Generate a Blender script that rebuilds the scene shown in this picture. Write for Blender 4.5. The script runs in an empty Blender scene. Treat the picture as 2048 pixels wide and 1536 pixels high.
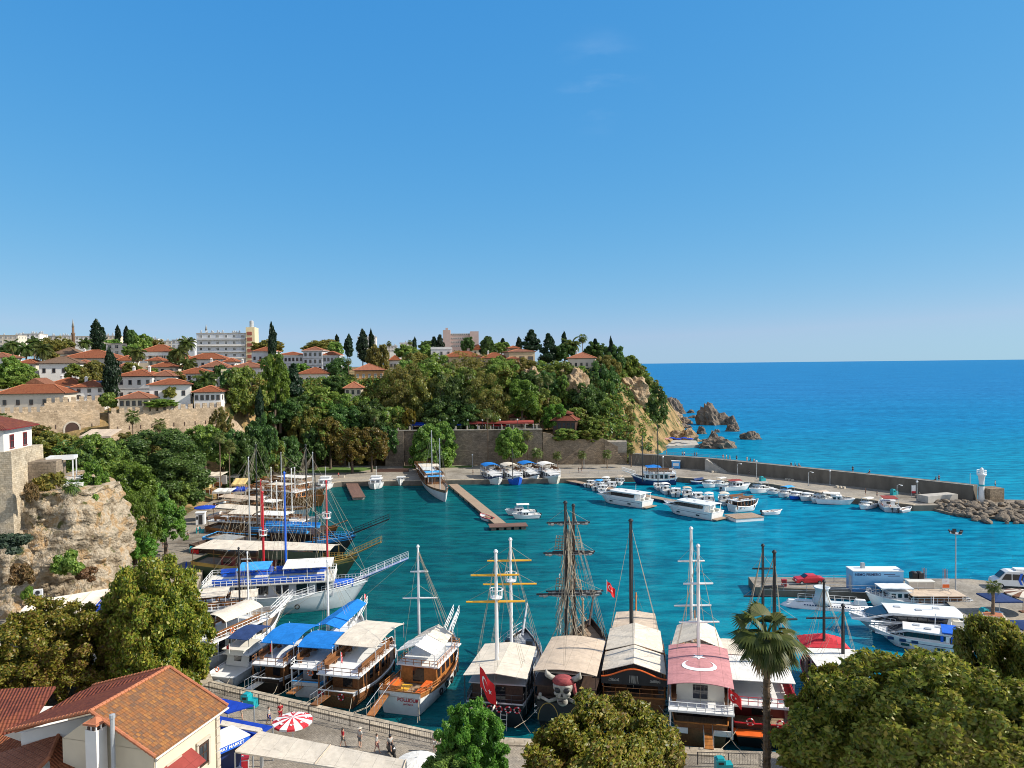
import bpy, math, random
import numpy as np
from mathutils import Vector, Matrix, noise as mnoise
from mathutils.geometry import tessellate_polygon
SC = bpy.context.scene; COL = SC.collection
pi = math.pi; R = math.radians
CAM_H = 35.0; FPX = 1500.0; PITCH = math.atan(38.5/FPX); ROLL = R(0.62)
F_ = Vector((0, math.cos(PITCH), -math.sin(PITCH)))
_U0 = Vector((0, math.sin(PITCH), math.cos(PITCH))); _R0 = Vector((1, 0, 0))
CR = _R0*math.cos(ROLL) - _U0*math.sin(ROLL); CU = _R0*math.sin(ROLL) + _U0*math.cos(ROLL)
CP = Vector((0, 0, CAM_H))
cam = bpy.data.cameras.new('camera'); camo = bpy.data.objects.new('camera', cam); COL.objects.link(camo)
m = Matrix.Identity(4)
for i, v in enumerate((CR, CU, -F_)):
    for j in range(3): m[j][i] = v[j]
m[0][3], m[1][3], m[2][3] = CP
camo.matrix_world = m
cam.sensor_width = 36; cam.lens = 36*FPX/2048; cam.clip_start = .5; cam.clip_end = 120000
SC.camera = camo
def ray(px, py): return F_ + CR*((px-1024)/FPX) - CU*((py-768)/FPX)
def P(px, py, z=0.0):
    d = ray(px, py); t = (z-CAM_H)/d.z; return CP + d*t
def PD(px, py, Y):
    d = ray(px, py); return CP + d*(Y/d.y)
def mpp(Y): return Y/FPX
EXPO = .45
SUN_EL, SUN_AZ = R(37), R(93)            # azimuth clockwise from +Y
w = bpy.data.worlds.new('World'); SC.world = w; w.use_nodes = True
nt = w.node_tree; nt.nodes.clear()
sky = nt.nodes.new('ShaderNodeTexSky'); sky.sky_type = 'NISHITA'; sky.sun_disc = False
sky.sun_elevation = SUN_EL; sky.sun_rotation = SUN_AZ
sky.air_density = 1.0; sky.dust_density = 0.0; sky.ozone_density = 6.0; sky.altitude = 0
def _n(typ, **kw):
    n = nt.nodes.new(typ)
    for k, v in kw.items(): setattr(n, k, v)
    return n
def _m(op, a, b):
    n = _n('ShaderNodeMath', operation=op)
    for i, v in enumerate((a, b)):
        if isinstance(v, (int, float)): n.inputs[i].default_value = v
        else: nt.links.new(v, n.inputs[i])
    return n.outputs[0]
spc = _n('ShaderNodeSeparateColor'); nt.links.new(sky.outputs[0], spc.inputs[0]); cmb = _n('ShaderNodeCombineColor')
for i, (gain, gam) in enumerate(((1.15, 1.079), (.829, .498), (.908, .201))):
    nt.links.new(_m('MULTIPLY', _m('MINIMUM', _m('MULTIPLY', _m('POWER', _m('MULTIPLY', spc.outputs[i], .08), gam), gain), (.4, .635, .82)[i]), 10*2**-EXPO), cmb.inputs[i])
hs = _n('ShaderNodeHueSaturation'); hs.inputs['Saturation'].default_value = .5; hs.inputs['Value'].default_value = 1.5; nt.links.new(sky.outputs[0], hs.inputs['Color'])
tcw = _n('ShaderNodeTexCoord'); sxw = _n('ShaderNodeSeparateXYZ'); nt.links.new(tcw.outputs['Generated'], sxw.inputs[0])
def _mr(v, a, b):
    n = _n('ShaderNodeMapRange', interpolation_type='SMOOTHSTEP'); nt.links.new(v, n.inputs[0]); n.inputs[1].default_value = a; n.inputs[2].default_value = b; return n.outputs[0]
fac = _m('MAXIMUM', _mr(sxw.outputs[2], .5, .8), _mr(sxw.outputs[1], .25, -.3)); mxw = _n('ShaderNodeMixRGB'); nt.links.new(fac, mxw.inputs[0]); nt.links.new(cmb.outputs[0], mxw.inputs[1]); nt.links.new(hs.outputs[0], mxw.inputs[2])
mpw = _n('ShaderNodeMapping'); nt.links.new(tcw.outputs['Generated'], mpw.inputs[0]); mpw.inputs['Scale'].default_value = (6, 6, 22); nzw = _n('ShaderNodeTexNoise'); nzw.inputs['Scale'].default_value = 1.6; nzw.inputs['Detail'].default_value = 6; nt.links.new(mpw.outputs[0], nzw.inputs['Vector'])
vd = _n('ShaderNodeVectorMath', operation='DISTANCE'); nt.links.new(tcw.outputs['Generated'], vd.inputs[0]); vd.inputs[1].default_value = ray(1200, 165).normalized()
wf = _m('MULTIPLY', _m('MULTIPLY', _mr(nzw.outputs[0], .45, .75), _mr(vd.outputs['Value'], .075, .0)), .16); mxc = _n('ShaderNodeMixRGB'); nt.links.new(wf, mxc.inputs[0]); nt.links.new(mxw.outputs[0], mxc.inputs[1]); mxc.inputs[2].default_value = (6, 7.2, 8.4, 1)
bg = _n('ShaderNodeBackground'); bg.inputs[1].default_value = 0.1; wo = _n('ShaderNodeOutputWorld')
nt.links.new(mxc.outputs[0], bg.inputs[0]); nt.links.new(bg.outputs[0], wo.inputs[0])
sl = bpy.data.lights.new('sun', 'SUN'); sl.energy = 4.6; sl.angle = R(.53); sl.color = (1.0, .93, .82)
so = bpy.data.objects.new('sun', sl); COL.objects.link(so)
SUND = Vector((math.sin(SUN_AZ)*math.cos(SUN_EL), math.cos(SUN_AZ)*math.cos(SUN_EL), math.sin(SUN_EL)))
so.rotation_euler = SUND.to_track_quat('Z', 'Y').to_euler(); so.location = (60, 0, 120)
SC.view_settings.view_transform = 'Standard'; SC.view_settings.look = 'None'
SC.view_settings.exposure = EXPO; SC.view_settings.gamma = 1.0
try:
    SC.cycles.filter_width = 1.0; SC.cycles.max_bounces = 5; SC.cycles.diffuse_bounces = 2; SC.cycles.glossy_bounces = 2; SC.cycles.transmission_bounces = 2
    SC.cycles.transparent_max_bounces = 4; SC.cycles.caustics_reflective = False; SC.cycles.caustics_refractive = False
except Exception: pass
MATS = {}
def newmat(name):
    mt = bpy.data.materials.new(name); mt.use_nodes = True; MATS[name] = mt
    t = mt.node_tree; return mt, t, t.nodes['Principled BSDF'], t.nodes['Material Output']
def N(t, typ, **kw):
    n = t.nodes.new(typ)
    for k, v in kw.items():
        if k in n.inputs: n.inputs[k].default_value = v
        else: setattr(n, k, v)
    return n
def L(t, a, b): t.links.new(a, b)
def c4(c): return (c[0], c[1], c[2], 1)
def ramp(t, stops, interp='LINEAR'):
    r = N(t, 'ShaderNodeValToRGB'); e = r.color_ramp; e.interpolation = interp
    while len(e.elements) < len(stops): e.elements.new(.5)
    for el, (p, c) in zip(e.elements, stops): el.position = p; el.color = c4(c)
    return r
def coords(t, which='Object', scale=(1, 1, 1), rot=(0, 0, 0)):
    tc = N(t, 'ShaderNodeTexCoord'); mp = N(t, 'ShaderNodeMapping'); mp.inputs['Scale'].default_value = scale; mp.inputs['Rotation'].default_value = rot
    L(t, tc.outputs[which], mp.inputs[0]); return mp.outputs[0]
def mixc(t, fac, a, b, mode='MIX'):
    mx = N(t, 'ShaderNodeMixRGB', blend_type=mode)
    for s, v in ((mx.inputs[0], fac), (mx.inputs[1], a), (mx.inputs[2], b)):
        if isinstance(v, bpy.types.NodeSocket): L(t, v, s)
        elif isinstance(v, (int, float)): s.default_value = v
        else: s.default_value = c4(v)
    return mx.outputs[0]
def noisef(t, co, scale, det=4, rough=.55, dist=0):
    n = N(t, 'ShaderNodeTexNoise', Scale=scale, Detail=det, Roughness=rough, Distortion=dist); L(t, co, n.inputs['Vector']); return n.outputs['Fac']
def bumpn(t, bs, h, strength=.3, dist=.05):
    b = N(t, 'ShaderNodeBump', Strength=strength, Distance=dist); L(t, h, b.inputs['Height']); L(t, b.outputs[0], bs.inputs['Normal']); return b
def canvas(name, col):
    mt, t, bs, o = newmat(name); v = coords(t, 'UV'); f = noisef(t, v, .7, 5, .65); r = ramp(t, [(.3, [c*.8 for c in col]), (.6, col), (.8, [min(1, c*1.06) for c in col])]); L(t, f, r.inputs[0])
    b = N(t, 'ShaderNodeTexBrick', **{'Scale': 1., 'Mortar Size': .02, 'Mortar Smooth': .5, 'Bias': 0., 'Brick Width': 1.5, 'Row Height': 2.1}); b.offset = 0; L(t, v, b.inputs['Vector']); c = mixc(t, b.outputs['Fac'], r.outputs[0], [c*.6 for c in col])
    f2 = noisef(t, v, 3, 4, .7); r2 = ramp(t, [(.3, (.88, .87, .85)), (.6, (1, 1, 1))]); L(t, f2, r2.inputs[0]); L(t, mixc(t, 1, c, r2.outputs[0], 'MULTIPLY'), bs.inputs['Base Color']); bs.inputs['Roughness'].default_value = .85; bs.inputs['Specular IOR Level'].default_value = .2; bumpn(t, bs, f, .35, .12); return mt
def mat(name, col, rough=.6, var=.15, sc=1.2, metal=0., bump=0., spec=.5, co='Object', col2=None, det=4, stretch=(1, 1, 1)):
    """plain material with mottled colour"""
    if name in MATS: return MATS[name]
    mt, t, bs, o = newmat(name)
    v = coords(t, co, stretch); f = noisef(t, v, sc, det)
    lo = [max(0, c*(1-var)) for c in col]; hi = [min(1, c*(1+var)) for c in col] if col2 is None else col2
    r = ramp(t, [(.3, lo), (.7, hi)]); L(t, f, r.inputs[0]); L(t, r.outputs[0], bs.inputs['Base Color'])
    bs.inputs['Roughness'].default_value = rough; bs.inputs['Metallic'].default_value = metal; bs.inputs['Specular IOR Level'].default_value = spec
    if bump: bumpn(t, bs, noisef(t, v, sc*4, 5), bump, .05)
    return mt
def stone(name, c1, c2, mortar, sx=.5, sy=.28, rough=.9, var=None, big=.25, bump=.6, squash=1):
    mt, t, bs, o = newmat(name)
    v = coords(t, 'UV'); wv = N(t, 'ShaderNodeTexNoise', Scale=1.1, Detail=2); L(t, v, wv.inputs['Vector'])
    add = N(t, 'ShaderNodeVectorMath', operation='MULTIPLY_ADD'); L(t, wv.outputs['Color'], add.inputs[0]); add.inputs[1].default_value = (.35, .25, 0); L(t, v, add.inputs[2])
    b = N(t, 'ShaderNodeTexBrick', **{'Scale': 1.0, 'Mortar Size': .02, 'Mortar Smooth': .4, 'Bias': .0, 'Brick Width': sx, 'Row Height': sy})
    b.inputs['Color1'].default_value = c4(c1); b.inputs['Color2'].default_value = c4(c2); b.inputs['Mortar'].default_value = c4(mortar); L(t, add.outputs[0], b.inputs['Vector'])
    f = noisef(t, v, big, 5, .65); r = ramp(t, [(.3, (.55, .52, .48)), (.5, (1, 1, 1)), (.75, (1.25, 1.15, 1.0))]); L(t, f, r.inputs[0])
    f2 = noisef(t, v, 2.2, 6, .7); r2 = ramp(t, [(.3, (.6, .6, .6)), (.65, (1.15, 1.15, 1.15))]); L(t, f2, r2.inputs[0])
    c = mixc(t, 1, b.outputs['Color'], r.outputs[0], 'MULTIPLY'); c = mixc(t, .8, c, r2.outputs[0], 'MULTIPLY'); L(t, c, bs.inputs['Base Color'])
    bs.inputs['Roughness'].default_value = rough; bs.inputs['Specular IOR Level'].default_value = .2
    bumpn(t, bs, f2, bump, .12); return mt
def tiles(name, cols, tw=.24, th=.38, bump=.7, patch=.5):
    """clay roof tiles, laid by the roof's own metre UVs"""
    mt, t, bs, o = newmat(name); v = coords(t, 'UV')
    b = N(t, 'ShaderNodeTexBrick', **{'Scale': 1., 'Mortar Size': .012, 'Mortar Smooth': .3, 'Bias': 0., 'Brick Width': tw, 'Row Height': th}); b.offset = 0.0
    b.inputs['Color1'].default_value = (0, 0, 0, 1); b.inputs['Color2'].default_value = (1, 1, 1, 1); b.inputs['Mortar'].default_value = (.2, .2, .2, 1); L(t, v, b.inputs['Vector'])
    rr = ramp(t, [(i/(len(cols)-1), c) for i, c in enumerate(cols)])
    f = noisef(t, v, .35, 4, .6); mx = N(t, 'ShaderNodeMath', operation='MULTIPLY_ADD'); mx.inputs[1].default_value = .55
    sb = N(t, 'ShaderNodeMath', operation='SUBTRACT'); L(t, f, sb.inputs[0]); sb.inputs[1].default_value = .22
    sep = N(t, 'ShaderNodeSeparateColor'); L(t, b.outputs['Color'], sep.inputs[0]); L(t, sep.outputs[0], mx.inputs[0]); L(t, sb.outputs[0], mx.inputs[2]); L(t, mx.outputs[0], rr.inputs[0])
    f3 = noisef(t, v, 3.5, 4, .7); r3 = ramp(t, [(.3, (.72, .72, .72)), (.7, (1.12, 1.12, 1.12))]); L(t, f3, r3.inputs[0])
    c = mixc(t, .8, rr.outputs[0], r3.outputs[0], 'MULTIPLY')
    c = mixc(t, b.outputs['Fac'], c, mixc(t, 1, c, (.35, .33, .3), 'MULTIPLY')); L(t, c, bs.inputs['Base Color']); bs.inputs['Roughness'].default_value = .85; bs.inputs['Specular IOR Level'].default_value = .25
    sx = N(t, 'ShaderNodeSeparateXYZ'); L(t, v, sx.inputs[0])
    w1 = N(t, 'ShaderNodeMath', operation='MULTIPLY'); L(t, sx.outputs[0], w1.inputs[0]); w1.inputs[1].default_value = 2*pi/tw
    w2 = N(t, 'ShaderNodeMath', operation='COSINE'); L(t, w1.outputs[0], w2.inputs[0])
    fr = N(t, 'ShaderNodeMath', operation='DIVIDE'); L(t, sx.outputs[1], fr.inputs[0]); fr.inputs[1].default_value = th
    fr2 = N(t, 'ShaderNodeMath', operation='FRACT'); L(t, fr.outputs[0], fr2.inputs[0])
    s2 = N(t, 'ShaderNodeMath', operation='SUBTRACT'); L(t, w2.outputs[0], s2.inputs[0]); L(t, fr2.outputs[0], s2.inputs[1])
    bumpn(t, bs, s2.outputs[0], bump, .05); return mt
def planks(name, c1, c2, wd=.16, ln=2.5, rough=.7, axis_rot=0):
    mt, t, bs, o = newmat(name); v = coords(t, 'UV', (1, 1, 1), (0, 0, axis_rot))
    b = N(t, 'ShaderNodeTexBrick', **{'Scale': 1., 'Mortar Size': .008, 'Mortar Smooth': .2, 'Bias': 0., 'Brick Width': ln, 'Row Height': wd})
    b.inputs['Color1'].default_value = c4(c1); b.inputs['Color2'].default_value = c4(c2); b.inputs['Mortar'].default_value = c4([c*.35 for c in c1]); L(t, v, b.inputs['Vector'])
    f = noisef(t, v, 4, 5, .6); r = ramp(t, [(.3, (.7, .7, .7)), (.7, (1.15, 1.15, 1.15))]); L(t, f, r.inputs[0])
    L(t, mixc(t, .8, b.outputs['Color'], r.outputs[0], 'MULTIPLY'), bs.inputs['Base Color']); bs.inputs['Roughness'].default_value = rough; return mt
def leafmat(name, cols, transl=.45, hue=.03):
    mt, t, bs, o = newmat(name); t.nodes.remove(bs)
    g = N(t, 'ShaderNodeNewGeometry'); r = ramp(t, [(i/(len(cols)-1), c) for i, c in enumerate(cols)])
    v = coords(t, 'Object'); f = noisef(t, v, .45, 3); ad = N(t, 'ShaderNodeMath', operation='MULTIPLY_ADD'); L(t, g.outputs['Random Per Island'], ad.inputs[0]); ad.inputs[1].default_value = .85
    s = N(t, 'ShaderNodeMath', operation='MULTIPLY_ADD'); L(t, f, s.inputs[0]); s.inputs[1].default_value = 1.2; s.inputs[2].default_value = -.45; L(t, s.outputs[0], ad.inputs[2]); L(t, ad.outputs[0], r.inputs[0])
    oi = N(t, 'ShaderNodeObjectInfo'); h = N(t, 'ShaderNodeHueSaturation')
    hm = N(t, 'ShaderNodeMapRange'); L(t, oi.outputs['Random'], hm.inputs[0]); hm.inputs[3].default_value = .5-hue; hm.inputs[4].default_value = .5+hue*.6; L(t, hm.outputs[0], h.inputs['Hue'])
    vm = N(t, 'ShaderNodeMapRange'); L(t, oi.outputs['Random'], vm.inputs[0]); vm.inputs[3].default_value = .85; vm.inputs[4].default_value = 1.2; L(t, vm.outputs[0], h.inputs['Value'])
    L(t, r.outputs[0], h.inputs['Color'])
    d = N(t, 'ShaderNodeBsdfDiffuse'); tr = N(t, 'ShaderNodeBsdfTranslucent'); gl = N(t, 'ShaderNodeBsdfGlossy', Roughness=.45)
    mx = N(t, 'ShaderNodeMixShader', Fac=transl); m2 = N(t, 'ShaderNodeMixShader', Fac=.025)
    L(t, h.outputs[0], d.inputs[0]); L(t, h.outputs[0], tr.inputs[0]); L(t, d.outputs[0], mx.inputs[1]); L(t, tr.outputs[0], mx.inputs[2])
    L(t, mx.outputs[0], m2.inputs[1]); L(t, gl.outputs[0], m2.inputs[2]); L(t, m2.outputs[0], o.inputs[0]); return mt
W_ = lambda n, c, **k: mat(n, c, **k)
W_('white_paint', (.78, .78, .76), rough=.35, var=.05); W_('cream_paint', (.72, .68, .58), rough=.45, var=.06); W_('grey_paint', (.42, .44, .46), rough=.5, var=.08)
W_('pale_hull', (.55, .6, .62), rough=.4, var=.06); W_('black_paint', (.02, .02, .022), rough=.45, var=.3); W_('navy_paint', (.015, .03, .11), rough=.35, var=.15)
W_('blue_paint', (.02, .12, .6), rough=.4, var=.1); W_('sky_blue_paint', (.05, .36, .78), rough=.5, var=.08); W_('red_paint', (.5, .02, .03), rough=.4, var=.1)
W_('dark_red', (.18, .02, .02), rough=.5, var=.2); W_('orange_paint', (.72, .13, .02), rough=.45, var=.1); W_('yellow_paint', (.8, .42, .03), rough=.4, var=.06)
W_('brown_wood', (.2, .085, .03), rough=.5, var=.3, sc=2.5, stretch=(.3, 2, 2)); W_('varnished_wood', (.38, .15, .04), rough=.35, var=.28, sc=2, stretch=(.3, 2, 2)); W_('dark_wood', (.05, .028, .018), rough=.6, var=.35, sc=2, stretch=(.3, 2, 2))
W_('gold_trim', (.5, .33, .08), rough=.5, var=.15); W_('olive_paint', (.07, .1, .05), rough=.5, var=.15); W_('teal_bin', (.01, .32, .36), rough=.4, var=.08)
for k, v in dict(cream_canvas=(.74, .66, .54), white_canvas=(.82, .8, .74), tan_canvas=(.62, .5, .38), blue_canvas=(.015, .2, .62), royal_canvas=(.012, .06, .45), navy_canvas=(.03, .06, .17), pink_canvas=(.58, .27, .27), red_canvas=(.62, .045, .06), olive_canvas=(.1, .12, .07), yellow_canvas=(.82, .6, .25), maroon_canvas=(.3, .06, .05), grey_canvas=(.33, .34, .33)).items(): canvas(k, v)
W_('steel', (.5, .52, .54), rough=.35, var=.08, metal=.8); W_('galvanised', (.42, .44, .45), rough=.55, var=.1, metal=.3); W_('dark_metal', (.05, .05, .055), rough=.5, var=.2, metal=.4)
W_('rope', (.35, .3, .22), rough=.9, var=.2); W_('dark_rope', (.05, .04, .03), rough=.9, var=.2); W_('rubber', (.015, .015, .015), rough=.85, var=.2)
W_('dark_glass', (.012, .016, .022), rough=.08, var=.2, spec=.8); W_('window_glass', (.03, .04, .05), rough=.12, var=.3, spec=.7); W_('flag_red', (.7, .015, .02), rough=.75, var=.06); W_('mark_white', (.85, .85, .83), rough=.6, var=.03)
W_('skin', (.55, .32, .22), rough=.6, var=.05); W_('hair', (.04, .025, .015), rough=.7, var=.2)
W_('plaster_white', (.72, .69, .64), rough=.85, var=.06, sc=.5, bump=.1); W_('plaster_cream', (.68, .58, .42), rough=.85, var=.08, sc=.5); W_('plaster_tan', (.5, .38, .23), rough=.85, var=.1, sc=.5)
W_('plaster_orange', (.58, .3, .12), rough=.85, var=.08, sc=.5); W_('plaster_grey', (.5, .52, .54), rough=.85, var=.08, sc=.5); W_('plaster_yellow', (.72, .6, .36), rough=.85, var=.06, sc=.5); W_('plaster_beige', (.58, .52, .43), rough=.85, var=.08, sc=.5)
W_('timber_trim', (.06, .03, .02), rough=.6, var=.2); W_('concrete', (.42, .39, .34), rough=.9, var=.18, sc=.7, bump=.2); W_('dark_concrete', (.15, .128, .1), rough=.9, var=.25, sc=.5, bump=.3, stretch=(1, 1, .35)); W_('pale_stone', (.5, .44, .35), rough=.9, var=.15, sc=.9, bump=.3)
W_('terracotta_trim', (.42, .15, .07), rough=.8, var=.2, sc=2); W_('solar_blue', (.015, .03, .12), rough=.15, var=.1); W_('soil', (.1, .065, .04), rough=.95, var=.25, sc=2)
W_('bark', (.11, .08, .055), rough=.9, var=.35, sc=3, bump=.6, stretch=(2, 2, .5)); W_('palm_bark', (.16, .11, .07), rough=.95, var=.4, sc=3, bump=.8, stretch=(.6, .6, 3)); W_('dead_frond', (.24, .15, .07), rough=.9, var=.3)
W_('skull_bone', (.36, .34, .29), rough=.7, var=.2, sc=2.5, bump=.3); W_('bandana_red', (.28, .05, .05), rough=.8, var=.35, sc=3, stretch=(1, 1, 3)); W_('lamp_white', (.75, .76, .76), rough=.3, var=.03)
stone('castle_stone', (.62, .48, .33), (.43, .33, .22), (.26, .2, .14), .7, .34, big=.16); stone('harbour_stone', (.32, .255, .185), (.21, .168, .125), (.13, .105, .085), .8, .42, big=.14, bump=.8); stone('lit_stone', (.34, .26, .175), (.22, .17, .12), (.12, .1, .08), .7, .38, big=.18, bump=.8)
stone('pale_masonry', (.55, .47, .35), (.42, .35, .25), (.28, .23, .17), .5, .28, big=.3)
stone('setts', (.4, .35, .28), (.31, .27, .22), (.17, .15, .12), .24, .14, big=.12, bump=.35); stone('paving', (.36, .325, .27), (.3, .27, .225), (.2, .18, .15), .9, .6, big=.1, bump=.12); stone('kerb_stone', (.52, .44, .33), (.43, .37, .28), (.22, .19, .15), .9, .9, big=.3, bump=.2)
tiles('clay_tiles', [(0.136, 0.0374, 0.017), (0.272, 0.0782, 0.0306), (0.32, 0.109, 0.0442), (0.224, 0.0544, 0.0238)]); tiles('old_tiles', [(.13, .075, .042), (.23, .115, .06), (.37, .15, .05), (.19, .11, .068), (.43, .19, .058), (.28, .12, .045)], .26, .34)
tiles('faded_tiles', [(.14, .06, .035), (.26, .1, .055), (.31, .14, .08), (.22, .085, .045)]); tiles('brown_tiles', [(0.144, 0.09, 0.063), (0.225, 0.144, 0.09), (0.18, 0.099, 0.063)]); tiles('pink_tiles', [(0.288, 0.0936, 0.0504), (0.396, 0.158, 0.0864), (0.331, 0.122, 0.0648)], .3, .4); tiles('dark_red_tiles', [(.11, .035, .024), (.2, .055, .035), (.24, .075, .035)], .26, .34)
planks('deck_planks', (.4, .29, .19), (.33, .23, .15), .14, 3); planks('pontoon_planks', (.42, .3, .2), (.34, .24, .16), .2, 3, axis_rot=pi/2); planks('brown_planks', (.2, .11, .075), (.15, .08, .055), .2, 3); planks('hatch_wood', (.4, .16, .05), (.3, .11, .035), .12, 2)
LEAF = {
 'dark': [(.032, .067, .021), (.059, .122, .032), (.094, .179, .039), (.136, .223, .053)],
 'mid': [(.064, .122, .027), (.133, .23, .043), (.205, .323, .056), (.294, .378, .07)],
 'bright': [(.053, .121, .019), (.098, .212, .026), (.152, .303, .037), (.212, .333, .053)],
 'olive': [(.08, .09, .024), (.154, .162, .036), (.233, .224, .046), (.323, .251, .054)],
 'autumn': [(.066, .072, .017), (.132, .121, .022), (.198, .165, .028), (.22, .154, .033)],
 'plane': [(.02, .04, .008), (.075, .12, .015), (.17, .225, .022), (.3, .33, .035), (.4, .34, .05), (.16, .11, .028)],
 'planebrown': [(.024, .045, .008), (.085, .13, .016), (.19, .245, .026), (.3, .34, .045), (.4, .36, .06), (.2, .17, .035)],
 'yellow': [(.13, .13, .015), (.24, .22, .02), (.3, .25, .02), (.12, .15, .02)],
 'cypress': [(.01, .026, .013), (.018, .044, .018), (.029, .06, .023)],
 'palm': [(.036, .066, .018), (.072, .12, .026), (.12, .168, .036), (.192, .204, .06)],
 'grey': [(.036, .06, .042), (.06, .096, .06), (.09, .126, .072)],
 'dry': [(.2, .14, .06), (.3, .2, .08), (.15, .12, .04)]}
for k, v in LEAF.items(): leafmat('leaf_'+k, v)
MT = MATS
class MB:
    def __init__(s): s.v = []; s.f = []; s.m = []
    def add(s, vs, fs, mi=0):
        o = len(s.v); s.v.extend([tuple(p) for p in vs]); s.f.extend([tuple(i+o for i in f) for f in fs]); s.m.extend([mi]*len(fs)); return s
    def box(s, c, d, rz=0, mi=0, top=1.0):
        x, y, z = d[0]/2, d[1]/2, d[2]/2; cs, sn = math.cos(rz), math.sin(rz); vs = []
        for k, sc in ((-1, 1), (1, top)):
            for a, b in ((-1, -1), (1, -1), (1, 1), (-1, 1)):
                X, Y = a*x*sc, b*y*sc; vs.append((c[0]+X*cs-Y*sn, c[1]+X*sn+Y*cs, c[2]+k*z))
        return s.add(vs, [(3, 2, 1, 0), (4, 5, 6, 7), (0, 1, 5, 4), (1, 2, 6, 5), (2, 3, 7, 6), (3, 0, 4, 7)], mi)
    def prism(s, poly, z0, z1, mi=0, mt=None):
        if sum(a[0]*b[1]-b[0]*a[1] for a, b in zip(poly, poly[1:]+poly[:1])) < 0: poly = poly[::-1]
        n = len(poly); vs = [(p[0], p[1], z0) for p in poly]+[(p[0], p[1], z1) for p in poly]
        s.add(vs, [(i, (i+1) % n, n+(i+1) % n, n+i) for i in range(n)], mi)
        tr = tessellate_polygon([[Vector((p[0], p[1], 0)) for p in poly]]); o = len(s.v)-2*n
        for t in tr:
            a, b, c = [poly[i] for i in t]
            if (b[0]-a[0])*(c[1]-a[1])-(b[1]-a[1])*(c[0]-a[0]) < 0: t = t[::-1]
            s.f.append(tuple(o+n+i for i in t)); s.m.append(mi if mt is None else mt); s.f.append(tuple(o+i for i in t[::-1])); s.m.append(mi)
        return s
    def tube(s, pts, r, n=6, mi=0, cap=True):
        pts = [Vector(p) for p in pts]; rs = r if isinstance(r, (list, tuple)) else [r]*len(pts); vs = []; up = None
        for i, p in enumerate(pts):
            d = (pts[min(i+1, len(pts)-1)]-pts[max(i-1, 0)])
            if d.length < 1e-9: d = Vector((0, 0, 1))
            d.normalize()
            if up is None: up = Vector((0, 0, 1)) if abs(d.z) < .9 else Vector((1, 0, 0))
            a = d.cross(up)
            if a.length < 1e-4: a = d.cross(Vector((1, 0, 0)) if abs(d.x) < .9 else Vector((0, 1, 0)))
            a.normalize(); b = a.cross(d)
            for k in range(n):
                t = 2*pi*k/n; vs.append(p+(a*math.cos(t)+b*math.sin(t))*rs[i])
        fs = []
        for i in range(len(pts)-1):
            for k in range(n): fs.append((i*n+k, i*n+(k+1) % n, (i+1)*n+(k+1) % n, (i+1)*n+k))
        if cap: fs.append(tuple(range(n))[::-1]); fs.append(tuple((len(pts)-1)*n+k for k in range(n)))
        return s.add(vs, fs, mi)
    def lathe(s, prof, c=(0, 0, 0), n=12, mi=0):
        vs = []; fs = []
        for r, z in prof:
            for k in range(n): a = 2*pi*k/n; vs.append((c[0]+r*math.cos(a), c[1]+r*math.sin(a), c[2]+z))
        for i in range(len(prof)-1):
            for k in range(n): fs.append((i*n+k, i*n+(k+1) % n, (i+1)*n+(k+1) % n, (i+1)*n+k))
        if prof[0][0] > 1e-4: fs.append(tuple(range(n))[::-1])
        if prof[-1][0] > 1e-4: fs.append(tuple((len(prof)-1)*n+k for k in range(n)))
        return s.add(vs, fs, mi)
    def ell(s, c, r, n=10, k=7, mi=0):
        pr = [(max(1e-5, math.sin(pi*i/k)), -math.cos(pi*i/k)) for i in range(k+1)]; o = len(s.v); s.lathe(pr, (0, 0, 0), n, mi)
        for i in range(o, len(s.v)): v = s.v[i]; s.v[i] = (c[0]+v[0]*r[0], c[1]+v[1]*r[1], c[2]+v[2]*r[2])
        return s
    def loft(s, rings, closed=False, mi=0, cap=False, bands=None):
        n = len(rings[0]); vs = [p for rg in rings for p in rg]; fs = []; ms = []
        for i in range(len(rings)-1):
            for k in range(n if closed else n-1):
                fs.append((i*n+k, i*n+(k+1) % n, (i+1)*n+(k+1) % n, (i+1)*n+k)); ms.append(bands[k] if bands else mi)
        if cap: fs.append(tuple(range(n))[::-1]); fs.append(tuple((len(rings)-1)*n+k for k in range(n))); ms += [mi, mi]
        o = len(s.v); s.v.extend([tuple(p) for p in vs]); s.f.extend([tuple(i+o for i in f) for f in fs]); s.m.extend(ms); return s
    def sheet(s, grid, th=.05, mi=0):
        """a cloth or slab: grid of points (rows), thickened downwards"""
        a = len(grid); b = len(grid[0]); vs = [tuple(p) for r in grid for p in r]; lo = [(p[0], p[1], p[2]-th) for p in vs]; q = a*b; fs = []
        for i in range(a-1):
            for j in range(b-1):
                f = (i*b+j, i*b+j+1, (i+1)*b+j+1, (i+1)*b+j); fs.append(f); fs.append(tuple(q+k for k in f[::-1]))
        bd = [j for j in range(b)]+[i*b+b-1 for i in range(1, a)]+[(a-1)*b+j for j in range(b-2, -1, -1)]+[i*b for i in range(a-2, 0, -1)]
        for i in range(len(bd)): u, v = bd[i], bd[(i+1) % len(bd)]; fs.append((v, u, q+u, q+v))
        return s.add(vs+lo, fs, mi)
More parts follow.
